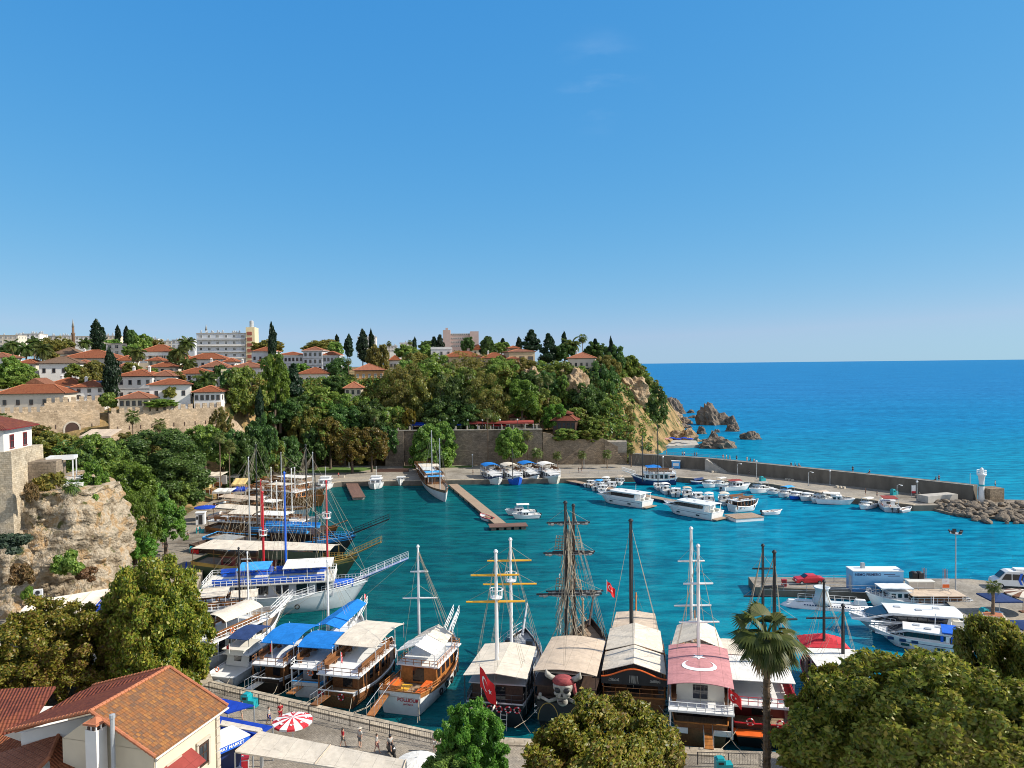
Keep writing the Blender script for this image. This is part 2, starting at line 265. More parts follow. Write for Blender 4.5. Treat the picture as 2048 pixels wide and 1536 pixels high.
    def mesh(s, name, mats, smooth=False, uv=True):
        me = bpy.data.meshes.new(name); me.from_pydata(s.v, [], s.f)
        for m_ in (mats if isinstance(mats, (list, tuple)) else [mats]): me.materials.append(MT[m_] if isinstance(m_, str) else m_)
        if any(s.m): me.polygons.foreach_set('material_index', s.m)
        if smooth: me.polygons.foreach_set('use_smooth', [True]*len(s.f))
        me.update()
        if uv and s.f:
            ul = me.uv_layers.new(name='metres'); nl = len(me.loops); nf = len(me.polygons)
            nr = np.empty(nf*3); me.polygons.foreach_get('normal', nr); nr = nr.reshape(-1, 3)
            lt = np.empty(nf, int); me.polygons.foreach_get('loop_total', lt); li = np.empty(nl, int); me.loops.foreach_get('vertex_index', li)
            n = np.repeat(nr, lt, 0); p = np.array(s.v)[li]; flat = np.abs(n[:, 2]) > .98
            u = np.stack([-n[:, 1], n[:, 0], np.zeros(nl)], 1); u[flat] = (1, 0, 0); u /= np.maximum(1e-9, np.linalg.norm(u, axis=1, keepdims=True)); v = np.cross(n, u); v[flat] = (0, 1, 0)
            ul.data.foreach_set('uv', np.stack([(p*u).sum(1), (p*v).sum(1)], 1).astype(np.float32).ravel())
        return me
    def build(s, name, mats, parent=None, smooth=False, uv=True):
        return link(name, s.mesh(name, mats, smooth, uv), parent)
def link(name, me, parent=None, loc=None, rz=0, sc=None, label=None):
    o = bpy.data.objects.new(name, me); COL.objects.link(o)
    if parent is not None: o.parent = parent
    if loc is not None: o.location = loc
    if rz: o.rotation_euler = (0, 0, rz)
    if sc is not None: o.scale = sc
    if label: o['label'] = label
    return o
def tag(o, label, cat, group=None, kind=None):
    o['label'] = label; o['category'] = cat
    if group: o['group'] = group
    if kind: o['kind'] = kind
    return o
def thing(name, label, cat, loc=(0, 0, 0), rz=0, group=None):
    o = link(name, None, None, loc, rz); o.empty_display_size = .3; return tag(o, label, cat, group)
def struct(name, mb, mats, label, cat='setting', smooth=False):
    o = mb.build(name, mats, None, smooth); o['kind'] = 'structure'; o['label'] = label; o['category'] = cat; return o
CACHE = {}
def shared(key, fn):
    if key not in CACHE: CACHE[key] = fn()
    return CACHE[key]
def copy_tree(o, parent=None):
    c = o.copy(); COL.objects.link(c)
    if parent is not None: c.parent = parent
    for ch in o.children: copy_tree(ch, c)
    return c
def text(s, size, mt, parent, loc, rot, ext=.01, name='lettering', align='CENTER', sx=1):
    cu = bpy.data.curves.new('text', 'FONT'); cu.body = s; cu.size = size; cu.extrude = ext; cu.align_x = align; cu.align_y = 'CENTER'; cu.offset = size*.012
    ob = bpy.data.objects.new('text', cu); COL.objects.link(ob); dg = bpy.context.evaluated_depsgraph_get(); me = bpy.data.meshes.new_from_object(ob.evaluated_get(dg))
    bpy.data.objects.remove(ob); me.materials.clear(); me.materials.append(MT[mt]); o = link(name, me, parent, loc); o.rotation_euler = rot; o.scale = (sx, 1, 1); return o
def sstep(a, b, x):
    t = min(1, max(0, (x-a)/(b-a))); return t*t*(3-2*t)
def lerp(a, b, t): return a+(b-a)*t
def fbm(p, o=4): return mnoise.fractal(p, 1.0, 2.0, o)
def seg_d(x, y, a, b):
    dx, dy = b[0]-a[0], b[1]-a[1]; t = max(0, min(1, ((x-a[0])*dx+(y-a[1])*dy)/(dx*dx+dy*dy))); return math.hypot(x-a[0]-t*dx, y-a[1]-t*dy)
def inside(x, y, poly):
    c = False; j = len(poly)-1
    for i in range(len(poly)):
        (xi, yi), (xj, yj) = poly[i], poly[j]
        if (yi > y) != (yj > y) and x < (xj-xi)*(y-yi)/(yj-yi)+xi: c = not c
        j = i
    return c
def sdist(x, y, poly):
    d = min(seg_d(x, y, poly[i], poly[(i+1) % len(poly)]) for i in range(len(poly))); return d if inside(x, y, poly) else -d
mt, t, bs, o_ = newmat('sea_water')
g = N(t, 'ShaderNodeNewGeometry'); sx = N(t, 'ShaderNodeSeparateXYZ'); L(t, g.outputs['Position'], sx.inputs[0])
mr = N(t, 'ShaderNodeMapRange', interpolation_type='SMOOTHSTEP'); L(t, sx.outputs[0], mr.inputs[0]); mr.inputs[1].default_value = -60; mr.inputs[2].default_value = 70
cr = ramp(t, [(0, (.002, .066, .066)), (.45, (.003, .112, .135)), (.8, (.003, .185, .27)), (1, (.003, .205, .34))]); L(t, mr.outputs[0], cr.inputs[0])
mr2 = N(t, 'ShaderNodeMapRange', interpolation_type='SMOOTHSTEP'); L(t, sx.outputs[1], mr2.inputs[0]); mr2.inputs[1].default_value = 190; mr2.inputs[2].default_value = 900
sea = ramp(t, [(0, (.003, .21, .34)), (.2, (.004, .175, .375)), (1, (.016, .165, .39))]); L(t, mr2.outputs[0], sea.inputs[0])
mo = N(t, 'ShaderNodeMapRange', interpolation_type='SMOOTHSTEP')   # the open sea starts beyond the breakwater
sm = N(t, 'ShaderNodeMath', operation='MULTIPLY_ADD'); L(t, sx.outputs[0], sm.inputs[0]); sm.inputs[1].default_value = .9; L(t, sx.outputs[1], sm.inputs[2]); L(t, sm.outputs[0], mo.inputs[0]); mo.inputs[1].default_value = 245; mo.inputs[2].default_value = 320
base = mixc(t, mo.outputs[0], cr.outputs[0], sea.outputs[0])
mp = N(t, 'ShaderNodeMapping'); L(t, g.outputs['Position'], mp.inputs[0]); mp.inputs['Scale'].default_value = (.35, 1, 1); mp.inputs['Rotation'].default_value = (0, 0, R(12))
big = noisef(t, mp.outputs[0], .035, 4, .6); rb = ramp(t, [(.3, (.72, .78, .82)), (.7, (1.22, 1.18, 1.12))]); L(t, big, rb.inputs[0])
mid = noisef(t, mp.outputs[0], .42, 6, .68); rm = ramp(t, [(.39, (.5, .58, .65)), (.61, (1.45, 1.36, 1.26))]); L(t, mid, rm.inputs[0])
base = mixc(t, .8, base, rb.outputs[0], 'MULTIPLY'); base = mixc(t, .85, base, rm.outputs[0], 'MULTIPLY')
t.nodes.remove(bs); dif = N(t, 'ShaderNodeBsdfDiffuse'); glo = N(t, 'ShaderNodeBsdfGlossy', Roughness=.1, Color=(.42, .8, .95, 1)); L(t, base, dif.inputs[0])
h1 = noisef(t, mp.outputs[0], .9, 4, .62); h2 = noisef(t, mp.outputs[0], .16, 3, .55)
hm = N(t, 'ShaderNodeMath', operation='MULTIPLY_ADD'); L(t, h2, hm.inputs[0]); hm.inputs[1].default_value = 1.6; L(t, h1, hm.inputs[2])
bu = N(t, 'ShaderNodeBump', Strength=1, Distance=.75); L(t, hm.outputs[0], bu.inputs['Height']); L(t, bu.outputs[0], glo.inputs['Normal'])
bu2 = N(t, 'ShaderNodeBump', Strength=.5, Distance=.6); L(t, hm.outputs[0], bu2.inputs['Height']); L(t, bu2.outputs[0], dif.inputs['Normal'])
fre = N(t, 'ShaderNodeFresnel', IOR=1.33); L(t, bu.outputs[0], fre.inputs['Normal']); mn = N(t, 'ShaderNodeMath', operation='MINIMUM'); L(t, fre.outputs[0], mn.inputs[0]); mn.inputs[1].default_value = .22   # a ruffled sea never mirrors fully
mxs = N(t, 'ShaderNodeMixShader'); L(t, mn.outputs[0], mxs.inputs[0]); L(t, dif.outputs[0], mxs.inputs[1]); L(t, glo.outputs[0], mxs.inputs[2]); L(t, mxs.outputs[0], o_.inputs[0])
wb = MB(); S_ = 60000
wb.add([(-S_, -400, 0), (S_, -400, 0), (S_, S_*1.5, 0), (-S_, S_*1.5, 0)], [(0, 1, 2, 3)])
struct('water', wb, 'sea_water', 'turquoise harbour water opening to deep blue sea', 'water')
def rockmat(name, cols, sc=.35, bump=1.0, green=None):
    mt, t, bs, o = newmat(name); v = coords(t, 'Object'); f = noisef(t, v, sc, 8, .65, .4); r = ramp(t, [(.28+.44*i/(len(cols)-1), c) for i, c in enumerate(cols)]); L(t, f, r.inputs[0])
    f2 = noisef(t, v, sc*7, 6, .7); r2 = ramp(t, [(.3, (.55, .55, .55)), (.62, (1.12, 1.12, 1.12))]); L(t, f2, r2.inputs[0]); c = mixc(t, .75, r.outputs[0], r2.outputs[0], 'MULTIPLY')
    if green:
        f3 = noisef(t, v, sc*1.6, 5, .6, .3); r3 = ramp(t, [(green[1], (0, 0, 0)), (green[1]+.08, (1, 1, 1))]); L(t, f3, r3.inputs[0]); c = mixc(t, r3.outputs[0], c, green[0])
    L(t, c, bs.inputs['Base Color']); bs.inputs['Roughness'].default_value = .95; bs.inputs['Specular IOR Level'].default_value = .15
    vo = N(t, 'ShaderNodeTexVoronoi', Scale=sc*4); vo.feature = 'DISTANCE_TO_EDGE'; L(t, v, vo.inputs['Vector'])
    ad = N(t, 'ShaderNodeMath', operation='ADD'); L(t, f2, ad.inputs[0]); L(t, vo.outputs[0], ad.inputs[1]); bumpn(t, bs, ad.outputs[0], bump, .35); return mt
rockmat('cliff_rock', [(.08, .06, .045), (.26, .2, .13), (.5, .42, .31), (.42, .27, .13), (.58, .53, .45)], .42, 1.0, ((.1, .1, .035), .6))
rockmat('sea_rock', [(.075, .06, .05), (.16, .13, .105), (.24, .195, .15), (.13, .11, .09)], .3); rockmat('tan_rock', [(.18, .12, .07), (.36, .24, .13), (.42, .31, .2), (.28, .17, .09)], .3, 1.0, ((.05, .07, .02), .6))
rockmat('rubble', [(.12, .1, .08), (.25, .205, .155), (.35, .29, .22)], .5, .6)
rockmat('hill_ground', [(.06, .055, .022), (.2, .14, .06), (.36, .24, .11), (.24, .17, .08)], .1, .6, ((.04, .06, .016), .52))
W_('lawn_green', (.09, .16, .025), rough=.95, var=.3, sc=.8, bump=.3)
PLAT = [(-900, 240), (-142, 199), (-113, 213), (-86, 229), (-82, 262), (-62, 280), (-40, 290), (0, 296), (22, 292), (36, 302), (46, 330), (58, 370), (70, 410), (74, 450), (68, 520), (58, 620), (70, 900), (-900, 900)]
def T(x, y):
    d = sdist(x, y, PLAT); zp = 22+9.5*sstep(207, 315, y)+2.5*sstep(330, 480, y)
    W = lerp(15, 30, sstep(20, 45, x)) if x > -84 else lerp(4, 13, sstep(-92, -84, x))
    s = sstep(-W, 2.5, d); s = s**(lerp(1, .8, sstep(20, 45, x)))
    low = .8+12.2*sstep(-77, -104, x)*sstep(-5, 40, y-110) if x < -66 else .8
    if x > 34: low = lerp(low, -5, sstep(34, 46, x))
    if y < 300 and x > -40 and x <= 42 and y > 252: low = max(low, lerp(.8, 11.5, sstep(254, 262, y)))
    nz = fbm(Vector((x*.06, y*.06, 3)), 4)*1.6*s*(1 if d < 8 else .25)
    return lerp(low, zp, s)+nz
xs = list(range(-900, -300, 40))+[-300+3*i for i in range(145)]; ys = [84+3*i for i in range(84)]+[336+7*i for i in range(30)]+list(range(560, 920, 30))
tb = MB(); tz = {}; QUAYPOLY = [(-66.5, 202), (-58, 149), (-53, 128), (-47.3, 110), (-40, 93), (-32.4, 79.7), (-6, 67.4), (18, 64.4), (45, 62), (53, 80), (57.3, 93), (61.8, 107), (36.2, 111.6), (36.8, 117), (70, 114.6), (76, 111.4), (130, 98), (130, 20), (-85, 20), (-85, 80), (-74, 128), (-77, 205)]
NQUAY = [(-66.5, 202), (-57, 214), (-50, 218), (46, 221), (38.6, 250.4), (10, 251.2), (-40, 253), (-80, 256), (-85, 230), (-77, 205)]
vs = []; fs = []
for j, y in enumerate(ys):
    for i, x in enumerate(xs):
        z = T(x, y)
        if (inside(x, y, QUAYPOLY) or inside(x, y, NQUAY)): z = min(z, .6)
        elif x > -68 and y < 222: z = -4
        vs.append((x+fbm(Vector((x*.2, y*.2, 9)), 2)*.8, y, z))
nx = len(xs)
for j in range(len(ys)-1):
    for i in range(nx-1):
        fs.append((j*nx+i, j*nx+i+1, (j+1)*nx+i+1, (j+1)*nx+i))
tb.add(vs, fs); struct('terrain', tb, 'hill_ground', 'wooded cliff and town hill above the harbour', 'terrain', True)
def quay(name, poly, z, top, label, side='dark_concrete', kerb=None):
    q = MB(); q.prism(poly, -4, z, 0, 1); struct(name, q, [side, top], label, 'pavement')
    if kerb:
        k = MB()
        for i in range(kerb[0], kerb[1]):
            a, b = Vector((*poly[i], 0)), Vector((*poly[i+1], 0)); d = (b-a).normalized(); n = Vector((-d.y, d.x, 0))
            if not inside(*((a+b)/2+n*.5).to_2d(), poly): n = -n
            k.prism([(a+n*.02).to_2d()[:], (b+n*.02).to_2d()[:], (b+n*1.25-d*.02).to_2d()[:], (a+n*1.25+d*.02).to_2d()[:]], z-.2, z+.14)
        struct('kerb', k, 'kerb_stone', 'pale stone kerb along the quay edge', 'kerb')
quay('quay', QUAYPOLY, 1.3, 'setts', 'grey sett paved promenade round the harbour', kerb=(0, 7))
quay('north_quay', NQUAY, 1.296, 'paving', 'pale paved quay below the harbour wall', kerb=(0, 3))
PIER = [(36.6, 112), (61.2, 107.6), (57.6, 93), (53.4, 80), (60, 74), (128, 70), (128, 96.5), (76, 111), (70, 114.2), (37.2, 116.6)]
pp = MB(); pp.prism(PIER, 1.25, 1.304); struct('pier_paving', pp, 'paving', 'beige paved pier on the right', 'pavement')
BQ = [(46.05, 221), (71, 206), (82, 185), (93, 173.5), (99, 173.5), (112, 172), (113.5, 176), (93.8, 200), (62, 235), (38.6, 250.35)]
quay('breakwater_quay', BQ, 1.31, 'paving', 'long beige quay under the breakwater wall', kerb=(0, 3))
lw = MB()
for a in ([(-74, 238), (-50, 238), (-44, 248), (-73, 251)], [(-36, 246.5), (-14, 246.5), (-13, 250.5), (-37, 251.5)]): lw.prism(a, 1.2, 1.38)
lw.prism([(-83, 160), (-76, 158), (-75, 172), (-84, 175)], 1.2, 1.36); struct('lawn', lw, 'lawn_green', 'green lawns of the harbour park', 'lawn')
tr_ = MB(); tr_.prism([(-39.5, 254.2), (9.9, 252.7), (10, 292), (-39.5, 292)], 5, 12.9); tr_.prism([(10.2, 252.6), (38.5, 252.2), (40, 266), (10.2, 292)], 5, 8.6); struct('terrace', tr_, 'paving', 'cafe terrace behind the harbour wall', 'terrace')
def wallrun(mb, pts, z0, th, mi=0):
    """pts: (x, y, ztop); thick wall, th to the far side (left of travel)"""
    n = len(pts)
    for i in range(n-1):
        a, b = Vector(pts[i][:2]), Vector(pts[i+1][:2]); d = (b-a).normalized(); q = Vector((-d.y, d.x))*th
        c = [(a.x, a.y), (b.x, b.y), (b.x+q.x, b.y+q.y), (a.x+q.x, a.y+q.y)]; zt = [pts[i][2], pts[i+1][2], pts[i+1][2], pts[i][2]]
        mb.add([(p[0], p[1], z0) for p in c]+[(p[0], p[1], z) for p, z in zip(c, zt)], [(3, 2, 1, 0), (4, 5, 6, 7), (0, 1, 5, 4), (1, 2, 6, 5), (2, 3, 7, 6), (3, 0, 4, 7)], mi)
def castle_wall(label, pts, z0, th, mer=(1.25, .75, 1.5), slits=True, group='stretches of the old town wall'):
    o = thing('castle_wall', label, 'town wall', (pts[0][0], pts[0][1], z0), 0, group); ox, oy, oz = o.location
    lp = [(p[0]-ox, p[1]-oy, p[2]-oz) for p in pts]; b = MB(); wallrun(b, lp, -4, th); b.build('wall_body', 'castle_stone', o)
    for i in range(len(lp)-1):
        a, c = Vector(lp[i]), Vector(lp[i+1]); d = c-a; ln = d.length; d.normalize(); n = Vector((-d.y, d.x, 0)).normalized(); ang = math.atan2(d.y, d.x); s = .5
        while s+mer[0] < ln:
            me = shared(('merlon', mer), lambda: MB().box((0, 0, mer[2]/2-.02), (mer[0], .6, mer[2]), top=.94).mesh('merlon', 'castle_stone'))
            p = a+d*(s+mer[0]/2)+n*.32; link('merlon', me, o, p, ang); s += mer[0]+mer[1]
        if slits:
            s = 2.
            while s < ln-1:
                p = a+d*s-n*.02; link('arrow_slit', shared('slit', lambda: MB().box((0, 0, 0), (.22, .1, 1.1)).mesh('slit', 'timber_trim')), o, (p.x, p.y, p.z-4.2), ang); s += 2.9
    return o
wa = castle_wall('long sunlit battlemented stone wall with an arched gate, left stretch above the dark trees', [(-150, 192, 23.6), (-116.5, 211.5, 23.4)], 8, 2.2)
castle_wall('long sunlit battlemented stone wall behind two slim palms, stretch right of the dark recess', [(-111.6, 207.5, 22.6), (-86.3, 225, 23.3)], 8, 2.6)
castle_wall('short battlemented wall on higher ground above the arched gate', [(-132, 211.5, 25.6), (-119.5, 219.5, 26)], 20, 1.2, (1.2, .8, 1.4), False)
rb_ = thing('ruined_wall', 'crumbling rubble end of the old town wall, sloping down under creepers', 'ruin', (-86.3, 225, 10)); q = MB(); wallrun(q, [(0.05, .1, 11), (2.4, 3.2, 8.5), (4.4, 7, 4)], -5, 2.4); q.build('wall_body', 'castle_stone', rb_)
gp = PD(142, 850, 203); ga = math.atan2(19.5, 33.5); ag = MB(); arch = [(-1.7, -2)]+[(1.7*math.cos(pi-pi*i/10), 1.2+1.9*math.sin(pi*i/10)) for i in range(11)]+[(1.7, -2)]
gx, gy = -150+33.5*.825, 192+19.5*.825
fr = MB(); n_ = len(arch)
for i in range(n_-1):
    (x0, z0), (x1, z1) = arch[i], arch[i+1]; k = 1.25; y0, y1 = -.14, .2
    fr.add([(x0, y0, z0), (x1, y0, z1), (x1*k, y0, z1*(1.12 if z1 > 0 else 1)), (x0*k, y0, z0*(1.12 if z0 > 0 else 1)), (x0, y1, z0), (x1, y1, z1), (x1*k, y1, z1*(1.12 if z1 > 0 else 1)), (x0*k, y1, z0*(1.12 if z0 > 0 else 1))], [(0, 1, 2, 3)[::-1], (4, 5, 6, 7), (0, 4, 5, 1)[::-1], (3, 2, 6, 7)])
af = fr.build('gate_arch', 'pale_stone', wa); ic = MB(); ic.add([(x, .0, z) for x, z in arch], [tuple(range(n_))]); ic.add([(x*1.0, -.06, z) for x, z in arch], [tuple(range(n_))[::-1]]); ic.build('gate_shade', 'timber_trim', af)  # dark sheet proud of the wall, painted as the shade inside the gateway
af.location = (gx-wa.location.x, gy-wa.location.y, 17.2-8); af.rotation_euler = (0, 0, ga)
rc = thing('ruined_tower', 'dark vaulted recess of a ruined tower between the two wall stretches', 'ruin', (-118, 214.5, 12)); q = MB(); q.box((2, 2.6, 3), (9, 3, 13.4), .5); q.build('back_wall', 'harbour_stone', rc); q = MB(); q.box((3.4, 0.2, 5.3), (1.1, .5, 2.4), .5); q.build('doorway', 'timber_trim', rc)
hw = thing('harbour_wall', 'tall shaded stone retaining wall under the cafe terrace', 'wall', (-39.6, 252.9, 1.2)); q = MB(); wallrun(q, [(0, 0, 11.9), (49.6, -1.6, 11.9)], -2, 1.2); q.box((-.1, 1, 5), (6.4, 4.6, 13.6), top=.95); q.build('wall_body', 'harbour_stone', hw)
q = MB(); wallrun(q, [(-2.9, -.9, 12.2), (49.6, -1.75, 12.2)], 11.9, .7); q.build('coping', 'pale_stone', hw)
for k in range(13): link('parapet_post', shared('ppost', lambda: MB().box((0, 0, .6), (.45, .45, 1.2)).mesh('ppost', 'pale_stone')), hw, (1+k*3.9, -.1-k*.125, 12.15))
hq = [PD(1125, 895, 250), ]; q = MB(); wallrun(q, [(0, 0, 11.0), (2.5, 0.1, 10.5), (6.2, .2, 8.4), (20.5, .8, 8.5), (24.4, 1, 6.2), (28.4, 1.2, 4.4)], -2, 1.1)
h2 = thing('harbour_wall', 'sunlit sloping stone wall with steps behind four small quayside palms', 'wall', (10.2, 251.2, 1.2)); q.build('wall_body', 'lit_stone', h2); q = MB()
for k in range(12): q.box((21+k*.62, -.55, 4.2-k*.36), (.62, 1.0, 8.4-k*.72))
q.build('stair', 'lit_stone', h2)
BW = [(38.7, 250, 4.9), (61, 234.6, 4.95), (92.4, 199.5, 4.95), (109.8, 178.2, 4.95)]
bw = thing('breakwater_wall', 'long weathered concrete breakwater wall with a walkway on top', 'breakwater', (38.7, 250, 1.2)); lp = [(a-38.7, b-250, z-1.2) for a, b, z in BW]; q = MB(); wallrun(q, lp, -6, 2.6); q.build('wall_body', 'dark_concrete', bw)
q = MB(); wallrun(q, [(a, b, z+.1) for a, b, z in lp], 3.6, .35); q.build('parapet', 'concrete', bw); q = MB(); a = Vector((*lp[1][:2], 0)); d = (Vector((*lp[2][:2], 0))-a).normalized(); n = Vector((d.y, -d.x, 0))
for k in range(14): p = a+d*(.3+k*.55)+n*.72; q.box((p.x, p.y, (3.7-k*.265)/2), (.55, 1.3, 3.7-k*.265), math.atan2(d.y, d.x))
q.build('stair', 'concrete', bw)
def cliff(name, label, bot, top, z0, z1, seed, amp, mt, nu=90, nv=60):
    def along(pl, t):
        ls = [math.dist(a, b) for a, b in zip(pl, pl[1:])]; s = t*sum(ls)
        for i, l in enumerate(ls):
            if s <= l or i == len(ls)-1: k = min(1, s/l); return Vector((lerp(pl[i][0], pl[i+1][0], k), lerp(pl[i][1], pl[i+1][1], k)))
            s -= l
    c = Vector((sum(p[0] for p in top)/len(top), sum(p[1] for p in top)/len(top), 0)); rows = []
    for j in range(nv+1):
        v = j/nv; row = []
        for i in range(nu+1):
            u = i/nu; a = along(bot, u); b = along(top, u); p = a.lerp(b, v**.8); z = lerp(z0, z1, v); q = Vector((p.x, p.y, z)); nrm = (Vector((p.x, p.y, 0))-c).normalized()
            s = Vector((q.x*.16, q.y*.16, q.z*.1+seed)); h = fbm(s, 5)*1.0+abs(mnoise.noise(s*2.3))*-.9+.6*fbm(s*6, 4)+.5*mnoise.noise(Vector((u*14, v*2.2, seed)))
            cl = mnoise.noise(Vector((u*7+seed, .6+v*1.1, 1)));  h -= 3.2*max(0, cl-.12)*2.0; h -= 1.6*max(0, mnoise.noise(Vector((u*19+3, v*2.6, seed+2)))-.2)
            q += nrm*h*amp*(1-.75*(v > .97)); q.z += .5*mnoise.noise(Vector((u*20, v*8, seed)))+(1.2*fbm(Vector((u*9, 5, seed)), 3) if v > .9 else 0); row.append(q)
        rows.append(row)
    k = MB(); k.loft(rows); top_ = rows[-1]; ctr = sum(top_, Vector())/len(top_); ctr.z = z1-.6; o = len(k.v); k.v.append(tuple(ctr)); b = nv*(nu+1)
    for i in range(nu): k.f.append((b+i, b+i+1, o)); k.m.append(0)
    ob = k.build(name, mt, None, True); tag(ob, label, 'cliff'); return ob
cliff('rock_cliff', 'sunlit cream and ochre limestone cliff below the stone tower', [(-100, 98), (-80, 101), (-70, 99.5), (-62.5, 102), (-58.6, 108), (-57.6, 115), (-61.5, 125), (-72, 133), (-95, 140)], [(-100, 105), (-80, 107), (-72, 105.5), (-66, 106), (-61.8, 110), (-60.8, 116), (-64.5, 122), (-75, 129), (-95, 132)], .5, 17.3, 4.2, 1.6, 'cliff_rock', 150, 90)
def rock(name, label, c, size, seed, mt='sea_rock', sub=4, cat='rock', group=None, lean=0, peak=0):
    import bmesh
    bm = bmesh.new(); bmesh.ops.create_icosphere(bm, subdivisions=sub, radius=1)
    for v in bm.verts:
        d = v.co.normalized(); h = 1+.32*fbm(d*1.4+Vector((seed, 0, 0)), 4)-.28*abs(mnoise.noise(d*3+Vector((0, seed, 0))))+.1*fbm(d*7+Vector((seed, 3, 0)), 3)
        p = d*h
        if peak: p.z *= 1+peak*max(0, -p.x); p.x += -.25*peak*max(0, p.z)
        v.co = Vector((p.x*size[0]+lean*max(0, p.z)*size[2], p.y*size[1], p.z*size[2]))
    me = bpy.data.meshes.new(name); bm.to_mesh(me); bm.free(); me.materials.append(MT[mt]); me.polygons.foreach_set('use_smooth', [sub < 4]*len(me.polygons)); o = link(name, me, None, c); return tag(o, label, cat, group)
def searock(px, by, wpx, hpx, label, seed, mt='sea_rock', peak=0, group=None, z=0, sub=4):
    p = P(px, by, z); s = p.y/FPX; rock('sea_rock', label, (p.x, p.y+wpx*s*.2, z-.1*hpx*s), (wpx*s*.52, wpx*s*.36, hpx*s*.98), seed, mt, sub, peak=peak, group=group)
searock(1428, 850, 64, 40, 'largest dark sea stack, peaked on its left side', 1, peak=.45)
searock(1462, 850, 26, 22, 'lower shoulder rock against the right of the largest sea stack', 2.2)
searock(1504, 879, 42, 19, 'lone low dark rock farthest right in the open water', 3)
searock(1438, 897, 72, 24, 'broad flat dark rock nearest the bathing platform', 4.1)
searock(1467, 863, 30, 16, 'squat rock just below right of the largest sea stack', 5)
for i, (a, b, c_, d_, l) in enumerate([(1404, 868, 20, 17, 'small pointed rock left of the squat rocks'), (1427, 876, 16, 15, 'small upright rock on top of the broad flat rock'), (1435, 865, 13, 8, 'tiny low rock in the gap below the largest stack'), (1369, 848, 36, 15, 'dark rock in the water against the headland'), (1366, 857, 46, 11, 'flat wet ledge below the headland rock'), (1382, 826, 15, 8, 'tiny rock in the water off the sea cliff'), (1388, 836, 20, 6, 'low wave washed rock by the headland cliff')]): searock(a, b, c_, d_, l, 6+i*1.7)
searock(1371, 884, 62, 26, 'rough brown rocks at the foot of the headland beside the blue umbrellas', 20, 'tan_rock')
searock(1350, 828, 42, 34, 'grey sea cliff at the outer tip of the headland', 21); searock(1340, 838, 60, 18, 'pale rock slab at the foot of the sea cliff', 22, 'tan_rock')
searock(1330, 850, 60, 22, 'tan rocky ledge below the trees of the headland tip', 25.5, 'tan_rock', z=3)
searock(1308, 872, 80, 26, 'tan rocky shore under the dry grass slope', 23.5, 'tan_rock')
searock(1256, 884, 42, 36, 'dark rounded outcrop beside the bathing beach', 24, 'sea_rock', z=1)
for px, py, D, wp, hp, l, sd in [(1149, 782, 291, 48, 66, 'rust coloured cliff face below the headland villa', 31), (1258, 788, 318, 56, 54, 'tan cliff face with bushes near the headland edge', 32.4), (1062, 752, 294, 26, 26, 'small bare patch of ochre cliff among the trees', 33)]:
    p = PD(px, py, D); s = mpp(D); rock('cliff_face', l, (p.x, p.y-1.5, p.z), (wp*s*.66, 9, hp*s*.66), sd, 'tan_rock', cat='cliff')
rnd = random.Random(5); rm = MB(); rm.prism([P(1832, 1012)[:2], P(1900, 1030)[:2], P(2060, 1045)[:2], P(2300, 1052)[:2], P(2300, 1010)[:2], P(2060, 1004)[:2], P(1960, 1002)[:2]], -3, .5); struct('mole_core', rm, 'rubble', 'stone core of the mole end', 'mole')
bm_ = []
for k in range(5):
    import bmesh
    b = bmesh.new(); bmesh.ops.create_icosphere(b, subdivisions=2, radius=1)
    for v in b.verts: d = v.co.normalized(); v.co = d*(1+.35*mnoise.noise(d*1.3+Vector((k*7.1, 0, 0)))); v.co.x *= 1.25; v.co.z *= .75
    me = bpy.data.meshes.new('boulder'); b.to_mesh(me); b.free(); me.materials.append(MT['rubble']); bm_.append(me)
for k in range(230):
    px = rnd.uniform(1836, 2120); yt = lerp(992, 1003, sstep(1836, 1900, px)) if px < 1960 else 1004; yb = lerp(1014, 1046, sstep(1836, 1990, px)); f = rnd.random(); py = lerp(yt, yb, f); z = lerp(2.2, .2, f**.8)
    if px < 1960 and f < .25: z = 1.6
    p = P(px, py, z); r = rnd.uniform(.4, .95); o = link('boulder', bm_[k % 5], None, p); o.rotation_euler = (rnd.uniform(-.4, .4), rnd.uniform(-.4, .4), rnd.uniform(0, 6)); o.scale = (r, r, r); tag(o, 'grey boulder tipped on the rubble mound at the lighthouse', 'boulder', 'boulders of the rubble mound')
bp = MB(); bp.prism([P(1236, 878, 1)[:2], P(1300, 879, 1)[:2], P(1392, 881, 1)[:2], P(1398, 890, 1)[:2], P(1300, 893, 1)[:2], P(1238, 897, 1)[:2]], -3, 1); struct('bathing_platform', bp, 'concrete', 'concrete bathing platform in the cove', 'platform')
def fast_mesh(name, V, quads, mats, midx=None):
    """V: (n,4,3) quads as numpy"""
    me = bpy.data.meshes.new(name); n = len(V); v = V.reshape(-1, 3).astype(np.float32)
    me.vertices.add(n*4); me.vertices.foreach_set('co', v.ravel()); me.loops.add(n*4); me.loops.foreach_set('vertex_index', np.arange(n*4, dtype=np.int32))
    me.polygons.add(n); me.polygons.foreach_set('loop_start', np.arange(0, n*4, 4, dtype=np.int32)); me.polygons.foreach_set('loop_total', np.full(n, 4, dtype=np.int32))
    for m_ in mats: me.materials.append(MT[m_])
    if midx is not None: me.polygons.foreach_set('material_index', midx.astype(np.int32))
    me.update(calc_edges=True); return me
